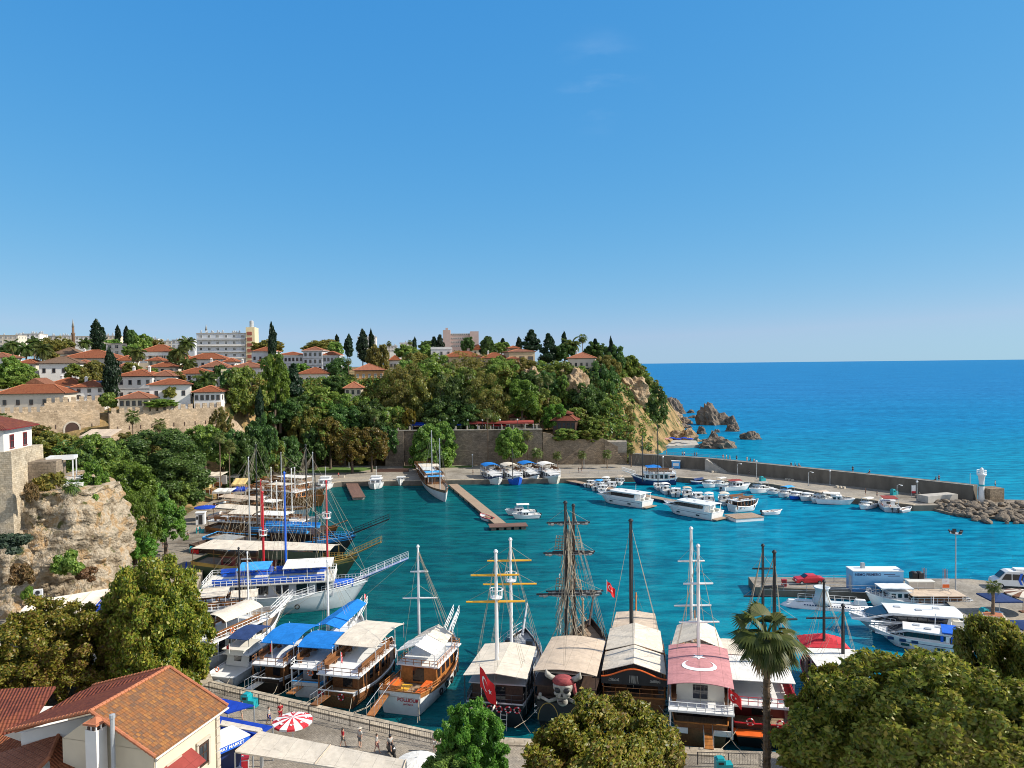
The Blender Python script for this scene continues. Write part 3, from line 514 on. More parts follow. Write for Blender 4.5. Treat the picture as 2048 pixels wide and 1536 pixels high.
def leaf_quads(rs, P_, Nn, size, asp=.55, jit=.9):
    n = len(P_); nr = Nn+rs.normal(0, jit, (n, 3)); nr /= np.linalg.norm(nr, axis=1, keepdims=True)
    a = np.cross(nr, rs.normal(0, 1, (n, 3))); a /= np.linalg.norm(a, axis=1, keepdims=True)+1e-9; b = np.cross(nr, a)
    s = size*rs.uniform(.6, 1.35, (n, 1)); a = a*s; b = b*s*asp; dr = nr*s*.18
    return np.stack([P_-a, P_+b-dr, P_+a, P_-b-dr], 1)
def crown_points(rs, n, lobes, r_in=.45):
    """leaf positions in shells of the lobes, thickest on their upper, outer sides"""
    C = np.array([l[0] for l in lobes], float); Rr = np.array([l[1] for l in lobes], float); wgt = (Rr.prod(1))**(2/3); k = rs.choice(len(lobes), n, p=wgt/wgt.sum())
    d = rs.normal(0, 1, (n, 3)); d /= np.linalg.norm(d, axis=1, keepdims=True)
    out = C[k]+np.array([0, 0, .25]); out /= np.linalg.norm(out, axis=1, keepdims=True)+1e-6; flip = ((d*out).sum(1) < -.35); d[flip] *= -1
    return C[k]+d*Rr[k]*(r_in+(1.04-r_in)*rs.random((n, 1))**.6), d
def lobes_for(rs, kind, nl):
    out = []
    if kind == 'round':   # nl bough ends over an uneven crown, each a small clump of its own
        k3 = rs.normal(0, 1, (4, 3))*1.9; ph = rs.uniform(0, 6, 4)
        for i in range(nl):
            z = 1-1.72*(i+.5)/nl; a = i*2.39996+rs.uniform(-.5, .5); q = math.sqrt(max(0, 1-z*z)); d = np.array([q*math.cos(a), q*math.sin(a), z]); lump = 1+.27*np.sin(k3@d+ph).sum()/1.6
            r = rs.uniform(.8, 1.5)*.95/math.sqrt(nl); rad = min(1.06, lump*rs.uniform(.76, 1.0))-r*.7+(rs.uniform(.06, .2) if rs.random() < .16 else 0); c = d*rad; c[2] = c[2]*.95+.02; out.append((tuple(c), (r*1.15, r*1.15, r*.8)))
        out.append(((0, 0, -.05), (.5, .5, .5)))
    elif kind == 'cone':
        for i in range(nl):
            t = (i+.5)/nl; r = .62*(1-t)**.8+.12; a = i*2.4; off = .32*(1-t)
            out.append(((math.cos(a)*off, math.sin(a)*off, -1+2*t*.93), (r, r, .2+.1*(1-t))))
    elif kind == 'column':
        for i in range(nl):
            t = (i+.5)/nl; r = max(.2, math.sin(pi*min(1, .16+t*.84))**.6*1.0); out.append(((rs.normal(0, .1), rs.normal(0, .1), -1+2*t), (r*.85, r*.85, 2.4/nl)))
    elif kind == 'umbrella':
        out.append(((0, 0, .2), (.8, .8, .5)))
        for i in range(nl): a = rs.uniform(0, 2*pi); q = rs.uniform(.3, .75); r = rs.uniform(.22, .36); out.append(((math.cos(a)*q, math.sin(a)*q, .35+.45*(1-q*q)), (r, r, r*.8)))
    return out
def crown_mesh(key, kind, leaf, n, size, nl, seed, second=None, frac=0, asp=.55, core=.62):
    """unit crown (radius 1 in x/y/z), scaled at placement"""
    def mk():
        rs = np.random.default_rng(seed); lb = lobes_for(rs, kind, nl); p, d = crown_points(rs, n, lb); p += (.028 if n > 50000 else .02)*rs.normal(0, 1, p.shape); up = d+np.array([0, 0, .35])
        V = leaf_quads(rs, p, up, size, asp); mi = None; mats = ['leaf_'+leaf]
        q, dq = crown_points(rs, n//5, [(tuple(np.array(c)*(.8 if kind == 'round' else 1)), tuple(np.array(r)*core*1.2)) for c, r in lb], .4); V2 = leaf_quads(rs, q, dq, size*1.7, .8); V = np.concatenate([V, V2])
        Vr = V.reshape(-1, 3); hi = np.percentile(Vr, 99, 0); lo = np.percentile(Vr, 1, 0); V = (V-(hi+lo)/2)/((hi-lo)/2)
        if second:
            mats.append('leaf_'+second); cl = (np.sin(V[:, 0, 0]*5+seed)+np.sin(V[:, 0, 1]*4.3+seed*2)+np.sin(V[:, 0, 2]*5.7))/3; mi = (cl+rs.normal(0, .35, len(V)) > 1-2*frac).astype(int)
        return fast_mesh('crown', V, None, mats, mi)
    return shared(('crown', key, seed), mk)
def trunk_mesh(h, r, seed, spread=.5, limbs=5, mt='bark'):
    rs = random.Random(seed); b = MB(); lean = (rs.uniform(-.06, .06)*h, rs.uniform(-.06, .06)*h); top = (lean[0], lean[1], h)
    b.tube([(0, 0, -1.0), (lean[0]*.2, lean[1]*.2, h*.35), (lean[0]*.6, lean[1]*.6, h*.7), top], [r*1.3, r, r*.8, r*.6], 8)
    for i in range(limbs):
        a = 2*pi*i/limbs+rs.uniform(-.4, .4); q = spread*rs.uniform(.6, 1.0); z0 = h*rs.uniform(.6, .95)
        p0 = Vector((lean[0]*.7, lean[1]*.7, z0)); p2 = Vector((math.cos(a)*q, math.sin(a)*q, z0+q*rs.uniform(.5, 1.1))); pm = p0.lerp(p2, .5)+Vector((0, 0, -.1*q)); b.tube([p0, pm, p2], [r*.5, r*.34, r*.12], 5)
    return b.mesh('trunk', mt)
TREES = []
def tree(name, label, px, py, w_, h_, D, leaf, kind='round', cat='tree', group=None, base=None, n=2600, size=None, second=None, frac=0, seed=None, nl=9, depth=1.0, asp=.55, trunk=True):
    """crown centred at pixel (px, py), w_ x h_ pixels, at depth D"""
    p = PD(px, py, D); s = mpp(D); rx, rz = w_*s/2, h_*s/2; ry = rx*depth; sd = seed if seed is not None else (len(TREES) % 5)
    if base is None: base = max(T(p.x, p.y), 1.3 if p.y < 252 else .5)
    base = min(base, p.z-rz*.55); o = thing(name, label, cat, (p.x, p.y, base), random.Random(len(TREES)).uniform(0, 6.28) if kind != 'x' else 0, group); TREES.append(o)
    avg = (rx*ry*rz)**(1/3); q = size or .42; lv = int(round(q/avg*40))/40; lv = max(.025, min(.28, lv))
    me = crown_mesh((kind, leaf, n, lv, nl, second, frac), kind, leaf, n, lv, nl, 11+sd, second, frac, asp)
    c = link('crown', me, o, (0, 0, p.z-base), 0, (rx, ry, rz))
    if trunk: link('trunk', trunk_mesh(max(.6, p.z-base-rz*.25), max(.08, min(.45, avg*.075)), sd+len(TREES), min(rx, ry)*.6, 4 if n < 9000 else 7), o)
    return o
def frond(b, d, ln, droop, wd, nseg=6, fan=False, rs=None, mi=0, nl=11):
    a = math.atan2(d[1], d[0]); e = math.asin(max(-1, min(1, d[2]))); pts = []; p = Vector((0, 0, 0)); el = e
    for i in range(nseg+1):
        pts.append(p.copy()); el -= droop/nseg*(1+i*.35); p = p+Vector((math.cos(a)*math.cos(el), math.sin(a)*math.cos(el), math.sin(el)))*ln/nseg
    sd = Vector((-math.sin(a), math.cos(a), 0))
    if fan:  # petiole and a fan of blade leaflets
        b.tube([pts[0], pts[2], pts[3]], [.03, .022, .015], 3, mi); c = pts[3]; f = (pts[4]-pts[3]).normalized(); up = sd.cross(f)
        for k in range(nl):
            t = -1.5+3.0*k/(nl-1); q = f*math.cos(t)+sd*math.sin(t); r = ln*.6*(1-.22*abs(t)/1.45); tip = c+q*r-Vector((0, 0, 1))*r*(.25+.25*abs(t)); m1 = c+q*r*.55+up*.04*r; w2 = sd*math.cos(t)-f*math.sin(t)
            b.add([c, m1+w2*.085*r, tip, m1-w2*.085*r], [(0, 1, 2, 3)], mi)
    else:    # feathered: a rachis with paired drooping leaflets
        b.tube([pts[0], pts[nseg//2], pts[-1]], [.05, .035, .01], 3, mi)
        for i in range(nseg*3):
            t = (i+1.5)/(nseg*3+1.5)*nseg; j = min(nseg-1, int(t)); q = pts[j].lerp(pts[j+1], t-j); f = (pts[j+1]-pts[j]).normalized(); r = wd*(math.sin(pi*min(1, .12+t/nseg*.86)))**.6
            for sg in (1, -1):
                tip = q+sd*sg*r*.8+f*r*.55-Vector((0, 0, 1))*r*.4; b.add([q, q+sd*sg*r*.35+f*.26*r+Vector((0, 0, .06)), tip, q+f*.18*r+sd*sg*r*.3-Vector((0, 0, .12*r))], [(0, 1, 2, 3)], mi)
def palm_crown(key, ln, n, fan, seed, dead=True, wd=.55):
    def mk():
        rs = random.Random(seed); b = MB()
        for i in range(n):
            a = 2*pi*i*.618+rs.uniform(-.2, .2); e = lerp(1.3, -.6, (i/(n-1))**.8)+rs.uniform(-.12, .12)
            frond(b, (math.cos(a)*math.cos(e), math.sin(a)*math.cos(e), math.sin(e)), ln*rs.uniform(.85, 1.1), rs.uniform(.25, .6) if fan else rs.uniform(.5, .95), wd, 6, fan, rs, 0, 21 if n == 27 else 11)
        if dead:
            for i in range(n//2):
                a = rs.uniform(0, 2*pi); e = rs.uniform(-1.45, -1.0); frond(b, (math.cos(a)*math.cos(e), math.sin(a)*math.cos(e), math.sin(e)), ln*rs.uniform(.5, .8), .15, wd*.6, 4, fan, rs, 1)
        return b.mesh('crown', ['leaf_palm', 'dead_frond'], uv=False)
    return shared(('palm', key, seed), mk)
def palm_trunk(h, r0, r1, lean=0):
    b = MB(); n = max(6, int(h/.35)); pts = []; rr = []
    for i in range(n+1): t = i/n; pts.append((lean*t*t, 0, -.6*(i == 0)+h*t)); rr.append(lerp(r0, r1, t)*(1.10 if i % 2 else .94))
    b.tube(pts, rr, 8); return b.mesh('trunk', 'palm_bark')
PALMS = []
def palm(label, px, py, wpx, D, fan=True, base=None, r=.2, group=None, lean=0, n=None, seed=None, dead=True, name='palm_tree'):
    """crown hub at pixel (px, py); crown wpx wide"""
    p = PD(px, py, D); ln = wpx*mpp(D)/2*1.05; base = base if base is not None else max(T(p.x, p.y), 1.3); base = min(base, p.z-.8)
    o = thing(name, label, 'palm', (p.x, p.y, base), 0, group); PALMS.append(o); sd = seed if seed is not None else len(PALMS) % 3
    me = palm_crown((fan, n, dead), 1.0, n or (26 if fan else 30), fan, sd, dead, .3); link('crown', me, o, (lean, 0, p.z-base), PALMS.__len__()*1.3, (ln, ln, ln)); link('trunk', palm_trunk(p.z-base, r, r*.72, lean), o); return o
G_GROVE = 'broadleaf trees of the cliff grove'; G_CYP = 'cypresses on the skyline'; G_PLM = 'slim palms on the cliff slope'; G_TOWN = 'trees among the old town houses'
NL = dict(kind='round', nl=230)
tree('plane_tree', 'big leafy tree with yellowing leaves behind the orange tiled roof', 312, 1262, 246, 262, 80, 'plane', n=150000, size=.085, seed=1, base=1.3, depth=.8, **NL)
tree('plane_tree', 'broad dark green tree at the left edge beside the cream canopy roofs', 112, 1312, 262, 196, 76, 'plane', n=130000, size=.085, seed=2, base=1.3, depth=.75, **NL)
tree('plane_tree', 'large olive brown tree filling the lower right corner', 1845, 1494, 480, 350, 50, 'planebrown', n=360000, size=.06, seed=3, base=1.3, depth=.55, kind='round', nl=520)
tree('plane_tree', 'olive brown tree at the right edge beside the planter', 2012, 1405, 300, 290, 58, 'planebrown', n=170000, size=.065, seed=4, base=1.3, depth=.6, **NL)
tree('plane_tree', 'olive tree right of the tall palm with its crown over the dark ships', 1672, 1466, 180, 240, 53, 'plane', n=120000, size=.06, seed=5, base=1.3, depth=.8, second='planebrown', frac=.35, **NL)
tree('plane_tree', 'low leafy treetop in front of the skull ship stern', 1200, 1566, 440, 250, 46, 'plane', n=260000, size=.058, seed=6, base=1.3, depth=.5, kind='round', nl=260, second='autumn', frac=.22)
tree('ash_tree', 'bright green feathery tree left of the low olive treetop', 940, 1480, 142, 134, 52, 'bright', n=40000, size=.11, seed=7, base=1.3, depth=.9, nl=120, asp=.35)
tree('ash_tree', 'bright green low foliage at the bottom edge beside the white parasols', 905, 1545, 130, 70, 50, 'mid', n=20000, size=.11, seed=8, base=1.3, nl=90, asp=.35)
for a in [('broadleaf_tree', 'bright green tree on top of the foreground cliff', 183, 972, 72, 84, 116, 'bright', 9000, .3), ('umbrella_pine', 'rounded bright green pine crown just behind the foreground cliff', 262, 972, 96, 82, 140, 'bright', 9000, .32),
          ('broadleaf_tree', 'yellow green tree spilling down beside the foreground cliff', 268, 1050, 96, 120, 128, 'bright', 10000, .3), ('broadleaf_tree', 'light green tree overhanging the promenade', 330, 1042, 80, 66, 134, 'bright', 8000, .3),
          ('broadleaf_tree', 'green tree behind the promenade lamp', 300, 1000, 74, 54, 146, 'mid', 6000, .32), ('broadleaf_tree', 'pale green low tree where the cliff meets the promenade', 278, 1090, 62, 50, 126, 'bright', 6000, .28),
          ('ficus_tree', 'huge dark green dense tree in front of the battlemented wall', 322, 930, 176, 118, 176, 'dark', 22000, .42), ('broadleaf_tree', 'olive tree below the arched gate', 112, 904, 118, 66, 168, 'olive', 8000, .4),
          ('broadleaf_tree', 'dark olive tree behind the white pergola', 190, 920, 92, 86, 150, 'mid', 8000, .35), ('broadleaf_tree', 'green tree between the pergola and the dark dense tree', 226, 918, 70, 60, 165, 'mid', 6000, .38),
          ('broadleaf_tree', 'grey green tree below the tan awnings', 250, 895, 64, 50, 185, 'olive', 5000, .4), ('broadleaf_tree', 'dark tree right of the huge dense tree', 405, 895, 80, 76, 200, 'mid', 7000, .42),
          ('broadleaf_tree', 'dark rounded tree behind the restaurant canopies', 492, 925, 84, 96, 212, 'dark', 8000, .45), ('broadleaf_tree', 'dark leafy tree between the huge dense tree and the stalls', 384, 948, 60, 66, 188, 'dark', 6000, .42), ('broadleaf_tree', 'green tree on the slope left of the yellow awning', 360, 985, 66, 52, 172, 'mid', 6000, .38), ('broadleaf_tree', 'low green tree under the tan awnings and old wall', 300, 892, 70, 44, 190, 'olive', 5000, .4), ('broadleaf_tree', 'olive tree at the base of the left old wall', 60, 880, 90, 50, 176, 'olive', 5000, .4), ('broadleaf_tree', 'olive tree against the right end of the battlemented wall', 441, 850, 46, 60, 216, 'olive', 4000, .4),
          ('broadleaf_tree', 'dark tree under the end of the battlemented wall', 462, 895, 56, 60, 214, 'dark', 5000, .42), ('broadleaf_tree', 'deep green tree in the shaded gully right of the old wall', 520, 880, 60, 84, 222, 'dark', 6000, .45)]:
    nm, lb, px, py, w_, h_, D, lf, n, sz = a; tree(nm, lb, px, py, w_, h_*1.1, D, lf, n=int(n*1.8), size=sz*.55, nl=75, second='dark' if lf != 'dark' else None, frac=.2)
for a in [('olive brown autumn tree on the park lawn, left one of the pair', 704, 890, 70, 66, 236, 'autumn', 5000), ('olive brown autumn tree on the park lawn, right one of the pair', 743, 888, 60, 62, 238, 'autumn', 5000),
          ('green tree growing against the tall shaded harbour wall', 866, 892, 88, 88, 248, 'mid', 6000), ('dark green tree against the harbour wall beside the corner palm', 1022, 886, 58, 56, 247, 'mid', 4500),
          ('small bright yellow tree left of the blue cafe umbrellas', 818, 834, 26, 34, 255, 'yellow', 2500), ('large olive crowned tree above the red pergola', 972, 800, 96, 104, 262, 'olive', 7000),
          ('bright green rounded pine above the right end of the red pergola', 1043, 796, 66, 68, 264, 'bright', 6000), ('big yellow green tree above the white cafe umbrellas', 802, 782, 92, 104, 268, 'olive', 7000),
          ('brownish tree behind the two autumn park trees', 660, 868, 56, 62, 246, 'autumn', 4500), ('olive green tree at the foot of the shaded slope', 612, 858, 60, 78, 250, 'olive', 5000), ('yellow topped shrub tree below the long white house', 590, 790, 40, 28, 262, 'yellow', 2500)]:
    lb, px, py, w_, h_, D, lf, n = a; tree('broadleaf_tree', lb, px, py, w_, h_, D, lf, n=n*2, size=.32, group=G_GROVE, nl=60, second='mid', frac=.15)
rg = random.Random(21)
for px, py, w_, h_, D, lf in [(492, 776, 66, 70, 236, 'mid'), (548, 752, 46, 76, 246, 'bright'), (640, 806, 84, 52, 262, 'mid'), (560, 815, 56, 50, 250, 'dark'), (600, 822, 60, 52, 254, 'dark'), (648, 828, 66, 58, 258, 'mid'), (700, 814, 64, 46, 262, 'mid'), (688, 842, 62, 56, 255, 'dark'), (738, 826, 62, 46, 260, 'dark'), (750, 850, 62, 54, 257, 'dark'), (790, 838, 50, 40, 258, 'mid'), (848, 802, 64, 80, 266, 'olive'), (868, 762, 70, 60, 282, 'mid'), (905, 800, 66, 84, 264, 'dark'), (935, 770, 60, 56, 280, 'mid'), (880, 822, 66, 50, 260, 'dark'), (930, 826, 60, 44, 259, 'dark'), (1000, 752, 60, 56, 286, 'mid'), (940, 736, 84, 56, 296, 'olive'), (880, 738, 60, 50, 294, 'mid'), (838, 736, 60, 52, 294, 'olive'), (1000, 738, 50, 44, 298, 'mid'), (1060, 770, 44, 48, 282, 'dark'), (1086, 808, 52, 56, 270, 'mid'), (1094, 770, 42, 46, 284, 'dark'), (1120, 748, 56, 42, 296, 'mid'), (1110, 828, 40, 34, 262, 'bright'), (1170, 800, 56, 56, 280, 'dark'), (1204, 766, 56, 70, 294, 'dark'), (1206, 818, 48, 42, 284, 'mid'), (1150, 832, 40, 28, 268, 'mid'), (1240, 826, 44, 38, 290, 'olive'), (1212, 735, 46, 40, 312, 'olive'), (1234, 756, 34, 34, 318, 'mid'), (1268, 752, 42, 36, 340, 'olive'), (1258, 732, 36, 34, 332, 'mid'), (1298, 806, 56, 60, 320, 'dark'), (1290, 770, 40, 40, 330, 'mid'), (1284, 856, 34, 26, 312, 'mid'), (1044, 738, 56, 36, 300, 'olive'), (1080, 742, 50, 34, 302, 'mid'), (1130, 776, 36, 44, 284, 'mid'), (770, 800, 50, 40, 270, 'mid'), (736, 802, 40, 30, 268, 'olive'), (674, 770, 40, 30, 276, 'dark'), (622, 790, 40, 30, 266, 'mid'), (820, 750, 56, 50, 284, 'mid'), (802, 764, 40, 32, 276, 'olive'), (1250, 800, 30, 40, 305, 'dark'), (630, 885, 44, 44, 244, 'dark'), (580, 900, 40, 44, 238, 'dark'), (776, 876, 34, 40, 252, 'dark'), (545, 905, 36, 50, 226, 'mid'), (1185, 848, 40, 26, 262, 'mid'), (1220, 850, 36, 24, 270, 'mid'), (1130, 868, 40, 18, 254, 'mid'), (1180, 868, 40, 16, 255, 'mid'), (1160, 748, 40, 26, 306, 'mid'), (1190, 750, 50, 26, 300, 'grey'), (1230, 712, 34, 36, 326, 'dark'), (1275, 742, 30, 26, 350, 'mid')]:
    tree('broadleaf_tree', 'rounded evergreen tree in the dense grove covering the cliff slope', px, py+h_*.1, w_*1.25, h_*1.3, D, lf, n=6500, size=.32, group=G_GROVE, nl=48, second='olive' if lf == 'mid' else None, frac=.25)
def undergrowth():
    rs = np.random.default_rng(4); Ps = []; Ns = []; k = 0
    r2 = random.Random(8)
    while k < 2100:
        px = r2.uniform(470, 1320); D = r2.uniform(240, 345); x = (px-1024)/FPX*D
        if inside(x, D, NQUAY) or D < 254 and x > -40: continue
        z = T(x, D)
        if z < 1.2 or (x > 42 and r2.random() < .82): continue
        if -40 < x < 24 and 252 < D < 292 and z < 14: continue
        d_ = sdist(x, D, PLAT)
        if d_ > 8: continue
        k += 1; q = rs.normal(0, 1, (34, 3)); q /= np.linalg.norm(q, axis=1, keepdims=True); q[:, 2] = np.abs(q[:, 2]); r = r2.uniform(.8, 2.2); Ps.append(np.array([x, D, z-.2])+q*np.array([r*1.2, r*1.2, r*1.3])*rs.uniform(.6, 1.1, (34, 1))); Ns.append(q)
    Pq = np.concatenate(Ps); return fast_mesh('undergrowth', leaf_quads(rs, Pq, np.concatenate(Ns), .5, .6), None, ['leaf_mid', 'leaf_dark', 'leaf_olive'], rs.integers(0, 3, len(Pq)))
tag(link('undergrowth', undergrowth()), 'dark scrubby undergrowth covering the cliff slopes', 'undergrowth', None, 'stuff')
for lb, px, py, w_, h_, D, lf in [('green bush growing on the middle of the foreground cliff', 133, 1127, 50, 46, 103, 'mid'), ('grey green bush at the foot of the stone tower', 28, 1085, 58, 34, 99.5, 'grey'), ('dry brushy bush on the lower left of the foreground cliff', 40, 1150, 40, 40, 98, 'dry'), ('small dark bush at the cliff foot beside the air conditioner', 57, 1187, 20, 26, 99, 'mid'), ('leafy bush on the ledge below the white pergola', 96, 962, 54, 36, 110, 'olive'), ('bush hanging over the cliff edge under the bright tree', 186, 1010, 36, 40, 111, 'mid'), ('dry tuft on the lower face of the foreground cliff', 172, 1148, 34, 26, 104, 'dry'), ('dry tuft hanging from the tower side', 62, 985, 22, 34, 104, 'dry')]:
    tree('bush', lb, px, py, w_, h_, D, lf, cat='bush', n=2200, size=.2, nl=7, base=PD(px, py+h_*.4, D).z, trunk=False)
for lb, px, py, w_, h_, D, lf in [('green garden tree at the far left edge of the town', 18, 738, 44, 46, 238, 'mid'), ('dark garden tree left of the stone villa', 48, 745, 50, 34, 240, 'mid'), ('low green hedge trees above the long red roof', 25, 765, 60, 24, 226, 'mid'), ('olive tree left of the tall town cypress', 188, 748, 46, 50, 240, 'olive'), ('broad olive tree on the skyline above the date palms', 100, 692, 56, 34, 330, 'olive'), ('green tree right of the skyline cypress pair', 283, 690, 40, 40, 330, 'mid'), ('dark round tree on the skyline beside the thin cypress', 265, 676, 22, 30, 340, 'dark'), ('leafy tree between the date palms and the red roofs', 262, 702, 30, 24, 300, 'mid'), ('green vines over the wall behind the battlements', 320, 806, 60, 14, 217, 'mid'), ('pale tree behind the white facades near the apartment block', 540, 692, 50, 24, 380, 'olive'), ('wide olive treetop on the skyline behind the long white house', 635, 693, 56, 22, 380, 'olive'), ('dark broad cedar right of the long white house', 676, 742, 56, 50, 296, 'dark'), ('brown olive tree between the tall cypresses', 755, 718, 44, 54, 306, 'olive'), ('round tree right of the brown olive tree', 812, 708, 44, 34, 330, 'mid'), ('palm shaded dark clump before the hotel', 935, 688, 26, 26, 340, 'dark'), ('green tree left of the flat white villa', 850, 706, 30, 30, 340, 'mid'), ('bushy tree before the hotel right tower', 975, 692, 28, 34, 345, 'dark'), ('low dark trees on the skyline behind the red roofs', 860, 692, 44, 20, 420, 'dark'), ('round green skyline tree right of the tan villa', 1130, 705, 40, 34, 330, 'dark'), ('dark spreading tree behind the headland villa', 1192, 702, 44, 34, 345, 'dark'), ('rounded tree at the headland edge under the thin cypress', 1222, 728, 34, 32, 330, 'mid'), ('green tree left of the long white house', 668, 700, 34, 30, 360, 'mid'), ('skyline tree between the hotel and the tan villa', 1002, 696, 34, 22, 380, 'mid')]:
    tree('broadleaf_tree', lb, px, py, w_, h_, D, lf, n=5000, size=.32, group=G_TOWN, nl=40)
for px, py, w_, h_, D in [(150, 742, 30, 20, 245), (178, 760, 30, 22, 232), (60, 760, 30, 18, 232), (265, 738, 30, 18, 250), (300, 746, 24, 14, 246), (352, 756, 30, 18, 244), (395, 776, 30, 22, 230), (455, 760, 26, 30, 244), (480, 752, 30, 22, 256), (350, 716, 24, 18, 285), (225, 690, 40, 16, 345), (310, 690, 30, 16, 380), (130, 690, 30, 18, 345), (100, 712, 30, 14, 285), (530, 730, 26, 22, 290), (560, 748, 40, 20, 280), (600, 738, 30, 16, 300), (340, 784, 22, 16, 222), (216, 800, 26, 20, 214), (20, 700, 30, 20, 300), (655, 690, 40, 16, 400), (520, 694, 30, 14, 380), (440, 742, 20, 18, 262), (830, 720, 40, 24, 320)]:
    tree('garden_tree', 'small leafy garden tree tucked between the roofs of the old town', px, py, w_*1.15, h_*1.3, D, ('mid', 'olive', 'dark')[int(px) % 3], n=2600, size=.32, group='garden trees between the roofs', nl=26)
for lb, px, yt, yb, w_, D in [('tallest dark cypress on the left skyline', 195, 643, 700, 27, 330), ('big dark cypress in front of the old town houses', 223, 704, 795, 31, 226), ('narrow cypress right of the tallest one on the left skyline', 236, 654, 685, 10, 350), ('small cypress touching the round dark skyline tree', 253, 655, 690, 11, 345), ('pointed cypress right of the apartment block', 545, 651, 720, 16, 330), ('slim pointed cypress with a broad base, left of the pair', 725, 662, 722, 22, 312), ('slimmest pointed cypress, right of the pair', 743, 664, 710, 10, 318), ('dark cypress behind the cedar', 697, 672, 712, 16, 322), ('tiny cypress on the far skyline', 674, 671, 690, 8, 430), ('narrow dark cypress in the shaded gully', 519, 782, 850, 16, 232), ('little cypress far left of the hotel', 829, 677, 700, 8, 400), ('cypress between the hotel and the tall dark clump', 1038, 676, 702, 11, 360), ('leaning dark cypress in the tall headland clump', 1104, 676, 705, 10, 345), ('pointed cypress above the headland palms', 1128, 666, 690, 9, 350), ('lone thin cypress at the headland edge', 1222, 678, 718, 8, 326), ('little dark cypress on the headland slope', 1254, 800, 826, 9, 306)]:
    tree('cypress_tree', lb, px, (yt+yb)/2, w_, yb-yt, D, 'cypress', 'column', 'cypress', G_CYP, n=3200, size=.34, nl=12, seed=2)
for lb, px, yt, yb, w_, D in [('tall dark conifer clump above the tan villa', 1063, 661, 700, 36, 340), ('dark feathery conifer beside the tan villa', 1096, 669, 725, 36, 330), ('dark pointed conifer left of the hotel', 868, 675, 702, 18, 380), ('dark conifer touching the hotel left tower', 880, 671, 704, 20, 380), ('layered dark conifer before the orange roof', 973, 674, 706, 26, 350), ('tiny pointed conifer on the skyline right of the hotel', 1006, 678, 696, 14, 420), ('spiky conifer on the headland crest', 1191, 679, 700, 14, 345), ('dark conifer in the shade below the old wall', 507, 845, 905, 38, 226), ('dark spreading conifer beside the orange house', 588, 730, 790, 34, 258)]:
    tree('conifer_tree', lb, px, (yt+yb)/2, w_, yb-yt, D, 'cypress', 'cone', 'conifer', G_CYP, n=3200, size=.4, nl=9, seed=1)
for lb, px, py, w_, D in [('date palm with a full crown below the skyline, leftmost of the town palms', 25, 690, 34, 280), ('date palm left of the tallest cypress, second from the left', 52, 698, 40, 272), ('date palm with a drooping crown above the stone villa', 85, 700, 44, 268), ('smaller date palm near the minaret', 68, 686, 36, 300), ('date palm standing before the red roofed mansion', 274, 706, 40, 262), ('large date palm left of the apartment block', 358, 706, 44, 268), ('date palm behind the large one by the apartment block', 374, 686, 38, 290), ('low date palm in the garden beside the white houses', 412, 760, 56, 232), ('date palm at the foot of the skyline cypress', 170, 686, 30, 300), ('date palm on the headland crest, spreading widest', 1142, 690, 44, 332), ('date palm between the hotel and the red roofs', 852, 690, 26, 360), ('date palm below the large one by the apartment block', 375, 728, 40, 262)]:
    palm(lb, px, py, w_, D, False, r=.35, group='date palms of the old town')
for lb, px, py, w_, D in [('slim fan palm in front of the old wall, left one of two', 265, 832, 34, 190), ('slim fan palm in front of the old wall, right one of two', 319, 848, 32, 192), ('tall slim palm before the restaurants, left one', 439, 872, 30, 196), ('tall leaning palm before the restaurants, right one', 458, 892, 32, 198), ('tall palm with a bare trunk above the orange house', 697, 722, 16, 290), ('fan palm in the shaded slope behind the park', 748, 826, 26, 252), ('tallest palm rising in front of the red pergola', 975, 826, 24, 248), ('palm growing by the corner of the harbour wall', 1055, 870, 24, 246), ('fan palm by the foot of the harbour wall corner', 1074, 905, 26, 245), ('quayside palm nearest the wall corner', 1114, 910, 22, 243), ('second quayside palm along the sunlit wall', 1164, 909, 22, 242), ('third quayside palm along the sunlit wall', 1214, 907, 22, 241), ('quayside palm nearest the breakwater stair', 1262, 899, 22, 243), ('tall palm with brown skirt above the restaurant roof', 1096, 757, 26, 270), ('skyline palm with a shaggy crown on the headland', 1165, 676, 22, 335), ('small skyline palm right of the cypress pair', 778, 687, 13, 360), ('little palm on the skyline left of the hotel', 820, 684, 12, 380)]:
    palm(lb, px, py, w_, D, True, r=.17, group='fan palms', base=8.6 if 'restaurant roof' in lb and 'skirt' in lb else None)
for px, py, w_, D in [(850, 728, 24, 285), (888, 752, 24, 272), (902, 735, 24, 284), (935, 745, 28, 276), (884, 760, 20, 268), (1078, 762, 24, 276), (1086, 788, 24, 270), (960, 742, 20, 284), (868, 716, 18, 310), (880, 770, 18, 262)]:
    palm('slim palm whose crown rises among the rounded trees of the cliff grove', px, py, w_, D, True, r=.16, group=G_PLM)
palm('large fan palm in front of the red and black ship', 1533, 1272, 148, 56, True, 1.3, .32, None, 0, 27, 5)
nb_ = PALMS[-1]; q = MB(); r5 = random.Random(5)
for k in range(260):
    z = r5.uniform(2, 12.2); a = r5.uniform(0, 6.28); c, s = math.cos(a), math.sin(a); r0 = .27; q.add([(r0*c-.07*s, r0*s+.07*c, z), (r0*c+.07*s, r0*s-.07*c, z), ((r0+.2)*c, (r0+.2)*s, z+r5.uniform(.1, .4))], [(0, 1, 2)])
q.build('frond_bases', 'dead_frond', nb_.children[1])
palm('small palm in the wooden planter on the pier', 1993, 1186, 34, 93.5, True, 1.9, .22, None, 0, 20, 6, False)
palm('shaggy fan palm on the ledge of the foreground cliff', 141, 972, 44, 108.5, True, PD(141, 990, 108.5).z, .22, None, 0, 24, 7)
palm('young fan palm sprouting at the cliff edge', 172, 1022, 22, 108.5, True, PD(172, 1030, 108.5).z, .12, None, 0, 12, 8)
